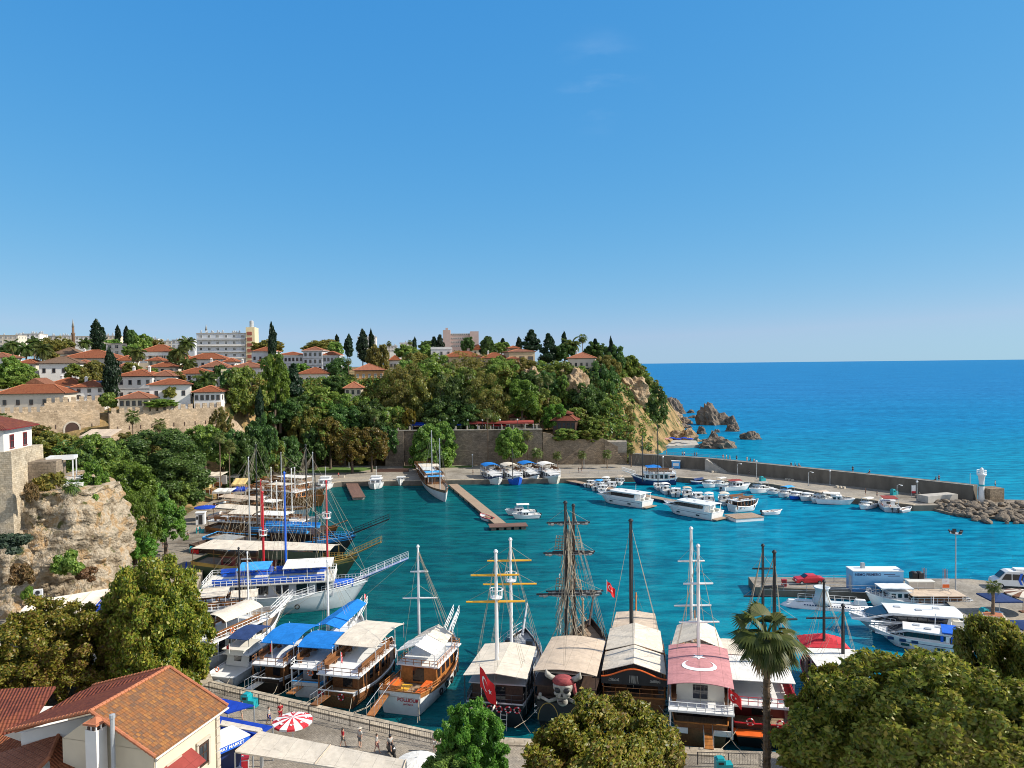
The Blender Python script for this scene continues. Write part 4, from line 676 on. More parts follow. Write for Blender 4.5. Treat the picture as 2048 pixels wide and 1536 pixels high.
palm('fan palm at the far left before the old wall', 8, 838, 34, 186, True, r=.2)
def pane_mesh(): return MB().box((0, 0, 0), (.78, .04, .84)).mesh('pane', 'window_glass')
def frame_mesh(mt):
    b = MB(); b.box((0, 0, .46), (1, .1, .08)); b.box((0, 0, -.47), (1.12, .16, .06)); b.box((-.45, 0, 0), (.1, .1, .84)); b.box((.45, 0, 0), (.1, .1, .84)); b.box((0, -.01, 0), (.05, .07, .84)); b.box((0, -.008, .05), (.8, .065, .04)); return b.mesh('window', mt)
def window(parent, x, y, z, w, h, ang, frame='timber_trim'):
    o = link('window', shared(('win', frame), lambda: frame_mesh(frame)), parent, (x, y, z), ang, (w, 1, h)); link('pane', shared('pane', pane_mesh), o, (0, .015, 0)); return o
def hip_roof(b, w, d, z, rise, over=.6, gable=False, th=.16, mi=0, mi2=1):
    x, y = w/2+over, d/2+over; lng = x >= y; rl = (x-y) if lng else (y-x)
    if gable: rl = x if lng else y
    r0, r1 = ((-rl, 0), (rl, 0)) if lng else ((0, -rl), (0, rl))
    vs = [(-x, -y, z), (x, -y, z), (x, y, z), (-x, y, z), (-x, -y, z+th), (x, -y, z+th), (x, y, z+th), (-x, y, z+th), (*r0, z+rise+th), (*r1, z+rise+th)]
    b.add(vs, [(3, 2, 1, 0), (0, 1, 5, 4), (1, 2, 6, 5), (2, 3, 7, 6), (3, 0, 4, 7)], mi2)
    b.add(vs, [(4, 5, 9, 8), (5, 6, 9), (6, 7, 8, 9), (7, 4, 8)] if lng else [(5, 6, 9, 8), (4, 5, 8), (7, 4, 8, 9), (6, 7, 9)], mi); return [Vector(v) for v in vs]
def house(name, label, x0, x1, ye, yr, yb, D, dep, rz=0., wall='plaster_white', roof='clay_tiles', rows=2, cols=4, scols=3, kind='hip', chim=0, win=(1., 1.5), over=.7, trim=None, frame='timber_trim', group='houses of the old town', cat='house', extra=None):
    """front between pixels x0..x1 at depth D; eave, ridge and base rows in pixels; rz turns it (deg)"""
    xc = (x0+x1)/2; a = R(rz); s = mpp(D); pe = PD(xc, ye, D); pr = PD(xc, yr, D); pb = PD(xc, yb, D)
    W = (x1-x0)*s; W = max(3., (W-dep*abs(math.sin(a))*.0)/max(.5, math.cos(a))); base = pb.z
    o = thing(name, label, cat, (pb.x, D, base), a, group); H = pe.z-base; off = dep/2
    b = MB(); b.box((0, off, (H-4)/2), (W, dep, H+4)); b.build('wall', wall, o)
    if trim:
        for k in range(rows):
            t = MB(); z = H*(k+1)/rows-.06; t.box((0, off, z), (W+.14, dep+.14, .16)); t.build('string_course', trim, o)
    rise = max(.3, pr.z-pe.z)
    if kind in ('hip', 'gable'):
        b = MB(); vs = hip_roof(b, W, dep, 0, rise, over, kind == 'gable'); rf = b.build('roof', [roof, 'timber_trim' if wall != 'plaster_grey' else 'plaster_white'], o); rf.location = (0, off, H)
        cp = MB()
        if kind == 'hip':
            for i, j in ((4, 8 if W >= dep else 8), (5, 9 if W >= dep else 8), (6, 9), (7, 8 if W >= dep else 9), (8, 9)): 
                if (vs[i]-vs[j]).length > .3: cp.tube([vs[i]+Vector((0, 0, .03)), vs[j]+Vector((0, 0, .03))], .13, 5)
            if cp.v: cp.build('ridge_tiles', 'terracotta_trim' if roof != 'brown_tiles' else 'brown_tiles', rf)
    else:
        rf = MB().box((0, off, H+.12), (W+.3, dep+.3, .24)).build('roof', roof, o); MB().box((0, off-dep/2+.1, H+.5), (W+.1, .18, .8)).build('parapet', wall, rf)
    for k in range(chim):
        c = MB(); c.box((0, 0, .9), (.7, .7, 1.8)); c.box((0, 0, 1.86), (.95, .95, .14)); c.box((0, 0, 2.1), (.6, .6, .35), top=.5); ch = c.build('chimney', 'plaster_white', rf); ch.location = ((-.22+.44*k)*W, 0 if kind != 'flat' else off, rise*.55)
    if D > 470: fl = lambda *a_: None
    hh = H/rows; wh = min(win[1], hh*.62)
    for r in range(rows):
        z = hh*(r+.52)
        for i in range(cols): window(o, -W/2+W*(i+.5)/cols, -.03, z, min(win[0], W/cols*.7), wh, 0, frame)
        sd = 1 if xc < 1100 else -1
        for i in range(scols): window(o, sd*(W/2+.03), dep*(i+.5)/scols, z, min(win[0], dep/scols*.7), wh, sd*pi/2, frame)
    if extra: extra(o, W, dep, H)
    return o
H_ = house
def posts(o, W, dep, H):
    for i in range(5): link('column', shared('col', lambda: MB().lathe([(.16, 0), (.13, .1), (.12, 2.7), (.2, 2.85)], n=8).mesh('column', 'plaster_white')), o, (-W/2+.3+(W-.6)*i/4, -1.6, 0))
    MB().box((0, -.9, 3.0), (W+.4, 2.0, .25)).build('balcony', 'plaster_white', o); MB().box((0, -.95, -1.9), (W+.2, 2.2, 3.8)).build('plinth', 'plaster_cream', o)
def solar(o, W, dep, H):
    for i in range(2): l = link('solar_panel', shared('solar', lambda: MB().box((0, 0, 0), (2.0, 3.6, .1)).mesh('solar_panel', 'solar_blue')), o, (-W*.1+i*2.6, dep*.3, H+1.15), 0); l.rotation_euler = (R(24), 0, 0)
def oriel(o, W, dep, H): MB().box((W*.2, -.45, H*.66), (W*.3, .9, H*.55)).build('bay', 'plaster_white', o); window(o, W*.2, -.93, H*.68, 1.2, 1.5, 0)
HL = [
 ('long low stone house with a red hip roof at the far left behind the wall', 2, 124, 788, 771, 822, 214, 9, 8, 'plaster_beige', 'clay_tiles', 1, 5, 2, 'hip', 0), ('white gabled house half hidden behind the long red roof', 46, 96, 776, 757, 800, 228, 9, 14, 'plaster_grey', 'clay_tiles', 1, 2, 2, 'gable', 0),
 ('house with broad orange roof and a squat chimney, behind the long low house', 92, 162, 772, 757, 800, 236, 10, 8, 'plaster_white', 'clay_tiles', 1, 4, 2, 'hip', 1), ('white house with blue solar panels on its red roof', 152, 206, 775, 762, 800, 224, 9, 16, 'plaster_white', 'clay_tiles', 2, 3, 3, 'hip', 1, solar),
 ('stone villa with a grey brown roof and many windows', 84, 152, 727, 714, 756, 256, 10, 14, 'plaster_white', 'brown_tiles', 1, 4, 4, 'hip', 0), ('mansion with the widest red hip roof on the left', 128, 226, 717, 700, 745, 278, 16, 10, 'plaster_beige', 'clay_tiles', 1, 6, 4, 'hip', 1),
 ('large white house with few windows and a tall chimney behind the cypress', 236, 304, 753, 740, 802, 234, 12, 6, 'plaster_white', 'clay_tiles', 2, 4, 4, 'hip', 2), ('white wing with red roof joined right of the large white house', 303, 345, 753, 742, 800, 237, 10, 6, 'plaster_white', 'clay_tiles', 2, 4, 2, 'hip', 0),
 ('white house with cream right side just behind the battlements', 305, 376, 770, 759, 804, 222, 9, 18, 'plaster_white', 'clay_tiles', 1, 3, 3, 'hip', 0), ('low white house with a pergola at the end of the battlements', 390, 440, 785, 773, 806, 224, 9, 10, 'plaster_white', 'clay_tiles', 1, 5, 2, 'hip', 0),
 ('little cream pavilion house with a pointed red roof behind the wall', 240, 296, 798, 785, 816, 213, 8, 8, 'plaster_cream', 'clay_tiles', 1, 5, 3, 'hip', 0), ('white arcaded house with columns and a curved red roof', 282, 346, 704, 690, 726, 292, 10, 6, 'plaster_white', 'clay_tiles', 1, 5, 2, 'hip', 0, posts),
 ('house with stepped red roofs below the apartment block, upper one', 376, 448, 719, 707, 740, 292, 10, 8, 'plaster_white', 'clay_tiles', 1, 6, 2, 'hip', 0), ('house with stepped red roofs below the apartment block, lower right one', 405, 452, 735, 722, 760, 272, 10, 10, 'plaster_white', 'clay_tiles', 2, 3, 2, 'hip', 1),
 ('low house with red roof between the date palms', 356, 418, 748, 737, 764, 256, 9, 8, 'plaster_white', 'clay_tiles', 1, 4, 2, 'hip', 0), ('small red roofed house right of the mansion', 236, 262, 722, 712, 735, 272, 8, 8, 'plaster_white', 'clay_tiles', 1, 2, 2, 'hip', 0),
 ('white house under a low red roof left of the light green tree', 462, 526, 736, 725, 762, 266, 11, 8, 'plaster_white', 'clay_tiles', 1, 4, 2, 'hip', 1), ('red roofed house beneath the cypress right of the apartments', 504, 550, 704, 694, 730, 332, 10, 4, 'plaster_grey', 'clay_tiles', 1, 4, 2, 'hip', 0),
 ('long white house with timber trim, left wing', 553, 606, 711, 704, 744, 322, 12, 2, 'plaster_grey', 'clay_tiles', 2, 7, 0, 'hip', 0), ('long white house with timber trim, taller middle block', 607, 645, 702, 694, 744, 320, 12, 2, 'plaster_grey', 'clay_tiles', 3, 4, 1, 'hip', 0), ('long white house with timber trim, right wing', 646, 676, 711, 703, 744, 321, 12, 2, 'plaster_grey', 'clay_tiles', 2, 4, 2, 'hip', 0),
 ('white house with a low red roof below the long white house', 598, 655, 748, 736, 772, 290, 10, 4, 'plaster_white', 'clay_tiles', 1, 5, 2, 'hip', 0), ('square orange mansion with dark trim and a pink roof', 711, 768, 741, 728, 785, 285, 12, 12, 'plaster_orange', 'pink_tiles', 2, 5, 3, 'hip', 0),
 ('small white kiosk like house right of the orange mansion', 780, 800, 721, 711, 742, 312, 8, 10, 'plaster_white', 'clay_tiles', 1, 3, 3, 'hip', 0), ('low orange roof half sunk in trees below the orange mansion', 690, 722, 777, 765, 792, 270, 8, 6, 'plaster_cream', 'pink_tiles', 1, 3, 1, 'hip', 0),
 ('flat roofed modern white villa before the hotel', 862, 904, 698, 694, 716, 332, 9, 4, 'plaster_white', 'plaster_white', 1, 3, 2, 'flat', 1), ('long terracotta roofed house left of the tan villa', 888, 962, 714, 703, 730, 322, 10, 4, 'plaster_tan', 'clay_tiles', 1, 5, 2, 'hip', 0),
 ('tan house with lower red roof joined to the tan villa', 962, 1018, 717, 706, 735, 316, 10, 4, 'plaster_tan', 'clay_tiles', 1, 5, 1, 'hip', 1), ('tan villa with large windows and a flat tiled roof', 1018, 1070, 704, 698, 732, 312, 11, 12, 'plaster_tan', 'clay_tiles', 1, 3, 3, 'hip', 0), ('little rooftop pavilion above the tan villa', 1018, 1038, 697, 692, 706, 322, 7, 8, 'plaster_tan', 'clay_tiles', 1, 2, 1, 'hip', 0),
 ('ochre annex at the foot of the tan villa', 1014, 1038, 718, 714, 734, 304, 6, 6, 'plaster_orange', 'clay_tiles', 1, 2, 1, 'hip', 0), ('headland villa under a broad hip roof on the right', 1136, 1190, 717, 705, 742, 320, 13, -10, 'plaster_beige', 'pink_tiles', 1, 5, 2, 'hip', 1), ('orange gabled roof peeking out beside the hotel', 945, 968, 700, 689, 712, 380, 10, 10, 'plaster_cream', 'clay_tiles', 1, 2, 2, 'gable', 0),
 ('pink roofed cottage at the headland tip', 1246, 1268, 731, 726, 742, 336, 8, -6, 'plaster_cream', 'pink_tiles', 1, 3, 1, 'hip', 0), ('white house at the far left edge under the palms', -30, 16, 716, 706, 738, 285, 10, 8, 'plaster_white', 'clay_tiles', 2, 3, 3, 'hip', 0), ('red roof left of the stone villa in the trees', 34, 70, 728, 719, 742, 262, 9, 8, 'plaster_beige', 'clay_tiles', 1, 2, 1, 'hip', 0),
 ('ochre hip roof below the skyline palms', 112, 152, 708, 695, 722, 300, 10, 10, 'plaster_beige', 'brown_tiles', 1, 3, 2, 'hip', 0), ('small red roof right of the big cypress', 232, 256, 738, 728, 752, 250, 8, 8, 'plaster_white', 'clay_tiles', 1, 2, 2, 'hip', 0), ('red roof between the two date palms in mid town', 300, 350, 735, 724, 750, 262, 9, 6, 'plaster_beige', 'clay_tiles', 1, 3, 2, 'hip', 0),
 ('white house wall below the light green tree', 500, 540, 764, 757, 792, 258, 8, 4, 'plaster_white', 'clay_tiles', 2, 3, 1, 'hip', 0), ('tall white house between the green trees in the gully', 556, 576, 760, 754, 800, 262, 8, 6, 'plaster_white', 'clay_tiles', 2, 1, 2, 'hip', 0),
 ('low faded roof half hidden just left of the big town cypress', 176, 206, 748, 740, 764, 248, 8, 10, 'plaster_cream', 'clay_tiles', 1, 3, 2, 'hip', 0), ('cream house under the arcaded house with a small red roof', 296, 322, 722, 715, 732, 276, 7, 6, 'plaster_cream', 'clay_tiles', 1, 2, 2, 'hip', 0), ('tiny red roofed house above the stone villa', 152, 176, 728, 721, 740, 264, 7, 12, 'plaster_cream', 'clay_tiles', 1, 2, 2, 'hip', 0), ('beige gabled house at the skyline right of the apartment tower', 520, 548, 722, 714, 738, 300, 8, 6, 'plaster_beige', 'clay_tiles', 1, 3, 1, 'gable', 0), ('narrow white house between the stepped red roofs', 450, 470, 724, 717, 742, 284, 8, 8, 'plaster_white', 'clay_tiles', 1, 2, 2, 'hip', 0), ('small cream house at the far left below the palms', 0, 36, 748, 740, 764, 246, 8, 8, 'plaster_cream', 'clay_tiles', 1, 3, 2, 'hip', 0), ('red roofed house behind the arcaded house', 350, 376, 718, 709, 728, 310, 8, 6, 'plaster_white', 'clay_tiles', 1, 2, 2, 'hip', 0), ('tiny tiled roof in the grove above the pergola restaurant', 1020, 1050, 836, 828, 850, 268, 6, 4, 'plaster_tan', 'dark_red_tiles', 1, 2, 1, 'hip', 0)]
for h in HL:
    lb, x0, x1, ye, yr, yb, D, dep, rz, wl, rf, rows, cols, sc_, kd, ch = h[:16]
    big = 'tan villa with large' in lb; rf = 'faded_tiles' if rf == 'clay_tiles' and HL.index(h) % 3 == 1 else rf
    H_('town_house', lb, x0, x1, ye, yr, yb, D, dep, rz, wl, rf, rows, cols, sc_, kd, ch, trim='timber_trim' if ('trim' in lb or 'large white house with' in lb or 'white wing' in lb or wl == 'plaster_orange') else None, win=(2.2, 2) if big else (.95, 1.5), over=.5 if D > 300 else .75, extra=h[16] if len(h) > 16 else None, frame='plaster_white' if wl == 'plaster_orange' else 'timber_trim')
H_('town_house', 'narrow tall pale yellow flat roofed house beside the low date palm', 444, 462, 744, 742, 786, 246, 9, 14, 'plaster_yellow', 'concrete', 3, 1, 2, 'flat', 0, group='houses of the old town')
def apartment(label, x0, x1, yt, yb, D, dep, rows, cols, wall, side=None, tanks=0, rz=8, group='apartment blocks on the skyline', balc=True, win=(1.6, 1.5), fr='plaster_white'):
    xc = (x0+x1)/2; pt = PD(xc, yt, D); pb = PD(xc, yb, D); W = (x1-x0)*mpp(D)/math.cos(R(rz)); H = pt.z-pb.z; o = thing('apartment_building', label, 'apartment block', (pb.x, D, pb.z), R(rz), group)
    MB().box((0, dep/2, (H-6)/2), (W, dep, H+6)).build('wall', wall, o); MB().box((0, dep/2, H+.15), (W+.5, dep+.5, .3)).build('roof', 'concrete', o); hh = H/rows
    for r in range(rows):
        for i in range(cols): window(o, -W/2+W*(i+.5)/cols, -.04, hh*(r+.55), min(win[0], W/cols*.8), min(win[1], hh*.6), 0, fr)
        for i in range(3): window(o, W/2+.04, dep*(i+.5)/3, hh*(r+.55), 1.0, min(1.3, hh*.5), pi/2, fr)
        if balc: MB().box((0, -.55, hh*r+.5), (W*.96, 1.1, .9)).build('balcony', 'plaster_white' if r % 2 else 'plaster_grey', o)
    rnd = random.Random(int(x0))
    for k in range(tanks):
        x = rnd.uniform(-.45, .45)*W; y = rnd.uniform(.1, .9)*dep; h = rnd.uniform(.8, 1.6); t = link('water_tank', shared('tank', lambda: MB().lathe([(.55, .9), (.55, 2.2), (.3, 2.4)], n=8).box((0, -.9, .55), (1.6, .1, 1.3)).box((0, 0, .45), (.9, .9, .9)).mesh('water_tank', ['galvanised'])), o, (x, y, H+.3)); t.scale = (.7, .7, h*.55)
    return o
ab = apartment('tall apartment block with glazed balconies and a red banded right tower', 397, 492, 667, 730, 420, 15, 5, 6, 'plaster_grey', tanks=16)  # grey plaster puts the shade on the white front into its colour
W_('brick_red', (.3, .09, .06), rough=.85, var=.15); tw = MB(); aw = 95*mpp(420); tw.box((aw/2+2.4, 4, 9), (4.8, 11, 24)); tw.build('stair_tower', 'plaster_yellow', ab)  # yellow plaster puts sunlight on the block's right side into its colour
for k in range(6): MB().box((aw/2+2.0, -1.6, 1.5+3.2*k), (2.6, .3, 1.9)).build('red_panel', 'brick_red', ab)
MB().lathe([(1.2, 21), (1.2, 24.5), (.5, 25)], (aw/2+2.4, 3, 0), 12).build('water_tower', 'galvanised', ab)
for lb, x0, x1, yt, yb, D, rows, cols, wl, tk in [('cream flat block at the far left skyline', -20, 34, 671, 696, 500, 3, 6, 'plaster_beige', 6), ('white flat block second from the left on the skyline', 36, 78, 668, 694, 520, 4, 5, 'plaster_white', 8), ('pale block left of the minaret', 92, 142, 672, 694, 540, 3, 6, 'plaster_beige', 8), ('low white block just right of the minaret', 152, 184, 673, 694, 520, 3, 4, 'plaster_white', 4), ('cream block right of the tallest cypress', 204, 232, 672, 692, 500, 3, 4, 'plaster_cream', 4), ('white gabled end block behind the thin cypress', 214, 254, 688, 712, 340, 2, 3, 'plaster_white', 0), ('grey weathered block left of the tall apartment block', 346, 388, 680, 704, 460, 3, 5, 'plaster_grey', 6), ('distant white block in the middle of the left skyline', 284, 316, 678, 694, 560, 2, 4, 'plaster_white', 4), ('distant cream block behind the date palm', 318, 344, 682, 696, 560, 2, 3, 'plaster_beige', 3), ('white terraced block behind the slim cypresses', 716, 752, 674, 694, 480, 3, 4, 'plaster_white', 3), ('low white block between the skyline palms', 770, 794, 692, 704, 470, 2, 4, 'plaster_white', 2), ('white flat block beside the little cypress', 822, 858, 700, 716, 345, 1, 3, 'plaster_grey', 1), ('pale low building behind the tan villa pavilion', 985, 1018, 690, 704, 400, 1, 5, 'plaster_grey', 2), ('far white block left of the hotel', 800, 826, 686, 700, 480, 2, 3, 'plaster_white', 2)]:
    apartment(lb, x0, x1, yt, yb, D, 12, rows, cols, wl, tanks=tk, balc=False)
hp = PD(921, 700, 620); ho = thing('hotel', 'pale pink stone hotel slab with a tower at each end on the skyline', 'hotel', hp, R(4)); s = mpp(620); W_('hotel_stone', (.5, .38, .34), rough=.9, var=.08, sc=.2)
hz = lambda y: PD(921, y, 620).z-hp.z
MB().box((0, 7, hz(667)/2-3), (40*s, 12, hz(667)+6)).build('main_slab', 'hotel_stone', ho); MB().box((-27*s, 6, hz(660)/2-3), (15*s, 15, hz(660)+6)).build('tower', 'hotel_stone', ho); MB().box((28*s, 6, hz(663)/2-3), (17*s, 15, hz(663)+6)).build('tower', 'hotel_stone', ho); MB().box((-27*s, 6, hz(658)), (5*s, 6, 2.4)).build('roof_hut', 'hotel_stone', ho)
for r in range(4):
    for i in range(9): window(ho, -17*s+i*4.2*s, .94, hz(692)+r*3.2, 1.2, 1.5, 0, 'plaster_white')
for lb, px, yt, yb, D, w_ in [('brick minaret with a pointed cap on the left skyline', 147, 637, 694, 480, 5.4), ('grey minaret tip behind the tall apartment block', 413, 648, 690, 520, 5)]:
    p = PD(px, yb, D); h = PD(px, yt, D).z-p.z; r = w_*mpp(D)/2; o = thing('minaret', lb, 'minaret', p, 0, 'minarets'); MB().lathe([(r*1.15, -4), (r*1.1, h*.42), (r*1.35, h*.46), (r*1.35, h*.5), (r*.85, h*.5), (r*.8, h*.7)], n=12).build('shaft', 'brown_tiles' if w_ > 5.2 else 'plaster_grey', o, True); MB().lathe([(r*.95, h*.7), (.02, h)], n=12).build('cap', 'grey_canvas', o, True)
def pergola(label, x0, x1, yt, yb, D, dep, canvas, name='pergola', nb=5, cat='pergola', group=None, droop=.35, th=.08, postm='white_paint', valance=True):
    xc = (x0+x1)/2; pb = PD(xc, yb, D); zt = PD(xc, yt, D).z; W = (x1-x0)*mpp(D); h = zt-pb.z; o = thing(name, label, cat, (pb.x, D, pb.z), 0, group); g = [[(-W/2+W*i/12, dep*j/4, h-droop*(1-j/4)+.05*math.sin(i*1.3)) for i in range(13)] for j in range(5)]
    MB().sheet(g, th).build('canopy', canvas, o)
    if valance: MB().sheet([[(-W/2+W*i/12, -.02, h-droop-.04) for i in range(13)], [(-W/2+W*i/12, -.08, h-droop-.45) for i in range(13)]], .02).build('valance', canvas, o)
    for i in range(nb): link('post', shared(('pp', postm), lambda: MB().box((0, 0, .5), (.1, .1, 1)).mesh('post', postm)), o, (-W/2+.1+(W-.2)*i/(nb-1), .08, 0), 0, (1, 1, h-droop-.05))
    return o
pergola('long red canopy over the cafe terrace on top of the harbour wall', 938, 1068, 843, 864, 254.6, 5, 'maroon_canvas', nb=9, group='cafe canopies')
pergola('red awning along the back of the cafe terrace', 968, 1012, 848, 862, 258, 4, 'red_canvas', nb=4, group='cafe canopies')
for i, (lb, x0, x1, y, cv) in enumerate([('royal blue cafe umbrella group nearest the middle of the terrace', 884, 910, 846, 'royal_canvas'), ('blue awning at the left part of the cafe terrace', 824, 866, 846, 'royal_canvas'), ('blue awning right of the blue cafe umbrella', 908, 936, 846, 'royal_canvas'), ('white awning at the left end of the cafe terrace', 800, 824, 846, 'white_canvas'), ('pale awning between the two blue awnings', 862, 886, 845, 'tan_canvas'), ('tan awning at the very corner of the cafe terrace', 786, 803, 848, 'cream_canvas')]):
    pergola(lb, x0, x1, y, 862, 255+i*.25, 4, cv, nb=3, group='cafe canopies')
rh = H_('restaurant', 'open sided restaurant under a dark red brown roof beside the harbour wall', 1106, 1150, 842, 826, 862, 258, 9, -14, 'timber_trim', 'dark_red_tiles', 1, 5, 3, 'hip', 0, group=None, cat='restaurant', win=(1.4, 2.2)); b = MB(); hip_roof(b, 4.2, 4, 0, 1.2, .7); x = b.build('upper_roof', ['dark_red_tiles', 'timber_trim'], rh); x.location = (-.4, 4.5, 5.7)
for lb, x0, x1, yt, yb, D, dep, cv in [('cream restaurant canopy nearest the two tall palms, left one', 402, 440, 950, 975, 200, 6, 'cream_canvas'), ('cream restaurant canopy behind the two tall palms', 446, 478, 950, 966, 208, 5, 'cream_canvas'), ('yellow awning sloping over the stall below the tall palms', 392, 420, 967, 990, 192, 4, 'yellow_canvas'), ('yellow awning tilted to the right by the leaning palm', 462, 490, 960, 978, 202, 3.5, 'yellow_canvas'), ('white awning low over the sunlit stall', 424, 462, 981, 998, 190, 4, 'white_canvas'), ('blue awning beside the red sign on the promenade', 464, 492, 977, 998, 193, 3, 'royal_canvas')]:
    o = pergola(lb, x0, x1, yt, yb, D, dep, cv, 'stall_awning', 4, 'awning', 'awnings along the promenade', 1.2 if 'yellow' in lb else .3)
    if 'cream' in lb: MB().box((0, dep-.4, 1.2), ((x1-x0)*mpp(D)*.9, .3, 2.4)).build('back_wall', 'plaster_white', o); MB().box((0, dep*.5, .45), ((x1-x0)*mpp(D)*.7, .8, .9)).build('counter', 'brown_wood', o)
    else: MB().box((0, dep*.55, .5), ((x1-x0)*mpp(D)*.8, .9, 1.0)).build('counter', 'brown_wood', o)
gz = PD(411, 955, 206); o = thing('gazebo', 'small gazebo with a dark pointed roof among the promenade trees', 'gazebo', (gz.x, 206, 2)); MB().lathe([(3.2, 3), (1.4, 4.2), (.3, 5.6), (.02, 6.4)], n=8).build('roof', 'timber_trim', o)
for k in range(6): link('post', shared('gzp', lambda: MB().box((0, 0, 1.5), (.16, .16, 3.4)).mesh('post', 'brown_wood')), o, (2.6*math.cos(k*pi/3), 2.6*math.sin(k*pi/3), -.2))
o = pergola('pair of tan awnings before the arched gate of the old wall', 158, 222, 862, 888, 196, 6, 'tan_canvas', 'gate_awning', 5, 'awning', None, 1.4)
to = thing('stone_tower', 'rough stone tower base rising from the foreground cliff at the left edge', 'tower', (-76.9, 107.6, 8)); b = MB(); b.box((0, 0, 4.2), (13.6, 10.4, 23), R(10), top=.96); b.build('wall', 'pale_masonry', to); b = MB(); b.box((7.2, 3.6, 6.4), (4.6, 5, 14.4), R(16), top=.97); b.build('buttress', 'harbour_stone', to)  # darker buttress stone puts the shading of the set-back segment into colour
q = MB(); q.box((4.0, -4.55, 9.6), (.5, .3, 1.7), R(10)); q.build('slit_window', 'dark_red', to)
wh = thing('white_house', 'white house with red framed windows standing on the stone tower', 'house', (-77.6, 107.0, 23.0), R(10)); MB().box((0, 0, 1.8), (12.6, 8.6, 3.8)).build('wall', 'plaster_white', wh); b = MB(); hip_roof(b, 12.6, 8.6, 0, 2.1, .8); r_ = b.build('roof', ['dark_red_tiles', 'dark_red'], wh); r_.location = (0, 0, 3.7)
for x in (-2.6, .6, 3.9): window(wh, x, -4.33, 1.9, 1.3, 2.0, 0, 'dark_red')
for y in (-2, 2): window(wh, 6.33, y, 1.9, 1.2, 2.0, pi/2, 'dark_red')
MB().box((0, 0, .06), (13, 9, .14)).build('sill_band', 'dark_red', wh)
pe = thing('terrace_pergola', 'white framed terrace pergola with tables on the cliff top', 'pergola', (-68.4, 113.5, 17.4), R(20)); pe.scale = (.72, .72, .95); b = MB()
for x, y in ((-2.3, -1.8), (2.3, -1.8), (-2.3, 1.8), (2.3, 1.8)): link('post', shared('tpp', lambda: MB().box((0, 0, 2.2), (.22, .22, 4.4)).mesh('post', 'white_paint')), pe, (x, y, 0))
b.box((0, -1.8, 4.5), (5.2, .35, .5)); b.box((0, 1.8, 4.5), (5.2, .35, .5)); b.box((-2.3, 0, 4.5), (.35, 3.3, .5)); b.box((2.3, 0, 4.5), (.35, 3.3, .5)); b.build('beams', 'white_paint', pe); MB().box((.6, .2, .2), (7, 5, .5)).build('floor_slab', 'white_paint', pe)
b = MB()
for z in (.8, 1.3): b.tube([(-2.3, -2, z+.3), (3.9, -2, z+.3), (3.9, 2.4, z+.3)], .05, 5)
b.build('railing', 'grey_paint', pe)
for k in range(4): link('table', shared('tbl', lambda: MB().box((0, 0, .75), (1, .9, .06)).box((0, 0, .37), (.1, .1, .74)).mesh('table', 'white_paint')), pe, (-1.6+1.5*k, .3*(k % 2)-.4, .45))
def quadroof(name, label, pts, mt, cat='canopy', th=.12, sag=.3, nu=16, nv=8, posts_=True, ribs=None):
    c = sum(pts, Vector())/4; o = thing(name, label, cat, (c.x, c.y, 1.3)); g = []
    for j in range(nv+1):
        row = []
        for i in range(nu+1):
            u, v = i/nu, j/nv; p = pts[0].lerp(pts[1], u).lerp(pts[3].lerp(pts[2], u), v); row.append((p.x-c.x, p.y-c.y, p.z-1.3-sag*abs(math.sin(u*pi*4))*.5*math.sin(pi*v)))
        g.append(row)
    MB().sheet(g, th).build('canopy', mt, o)
    if posts_:
        for p in pts: link('post', shared('qpost', lambda: MB().box((0, 0, .5), (.1, .1, 1)).mesh('post', 'galvanised')), o, (p.x-c.x, p.y-c.y, 0), 0, (1, 1, p.z-1.3-.1))
    if ribs:
        b = MB()
        for k in range(ribs+1):
            u = k/ribs; b.tube([Vector(g[0][round(u*nu)])+Vector((0, 0, .05)), Vector(g[-1][round(u*nu)])+Vector((0, 0, .05))], .04, 4)
        b.build('seams', 'tan_canvas', o)
    return o
quadroof('restaurant_roof', 'large cream fabric restaurant roof at the foot of the foreground cliff', [P(-30, 1300, 5), P(150, 1252, 5), P(222, 1176, 5.4), P(60, 1202, 7)], 'cream_canvas', ribs=4)
quadroof('stall_roof', 'bright blue market awning half hidden behind the left trees', [P(150, 1246, 4), P(196, 1244, 4), P(230, 1180, 4.2), P(196, 1196, 4.6)], 'royal_canvas', ribs=2)
a0 = P(443, 1418, 8.0); b0 = P(310, 1512, 8.0); ap = P(305, 1346, 10.6); lf = P(46, 1456, 8.0); hp_ = P(170, 1424, 10.0)
ho = thing('tiled_house', 'cream house with a weathered orange tiled roof in the lower left corner', 'house', (b0.x, b0.y, 1.3)); L_ = lambda p, z=None: Vector((p.x-b0.x, p.y-b0.y, (p.z if z is None else z)-1.3))
ux = (a0-b0).normalized(); ln = (a0-b0).length; nx = Vector((-ux.y, ux.x, 0)); wd = 8.2
def hp3(u, v, z): q = b0+ux*u+nx*v; return Vector((q.x-b0.x, q.y-b0.y, z-1.3))
b = MB(); poly = [hp3(.25, .35, 0), hp3(ln-.2, .35, 0), hp3(ln-.2, wd, 0), hp3(.25, wd, 0)]; b.prism([p.to_2d()[:] for p in poly], -.3, 6.9)
b.add([hp3(.25, .35, 8.15), hp3(.25, wd, 8.15), hp3(.25, wd*.64, 10.25), hp3(ln-.2, .35, 8.15), hp3(ln-.2, wd, 8.15), hp3(ln-.2, wd*.64, 10.25)], [(0, 2, 1), (3, 4, 5)]); b.build('wall', 'plaster_cream', ho)
rd = wd*.62
b = MB(); e = .35; A1, A2, R1, R2, C1, C2 = hp3(-e, -.3, 8.0), hp3(ln+e, -.3, 8.0), hp3(-e, rd, 10.6), hp3(ln+e, rd, 10.6), hp3(-e, wd+4.5, 8.3), hp3(ln+e, wd+4.5, 8.3)
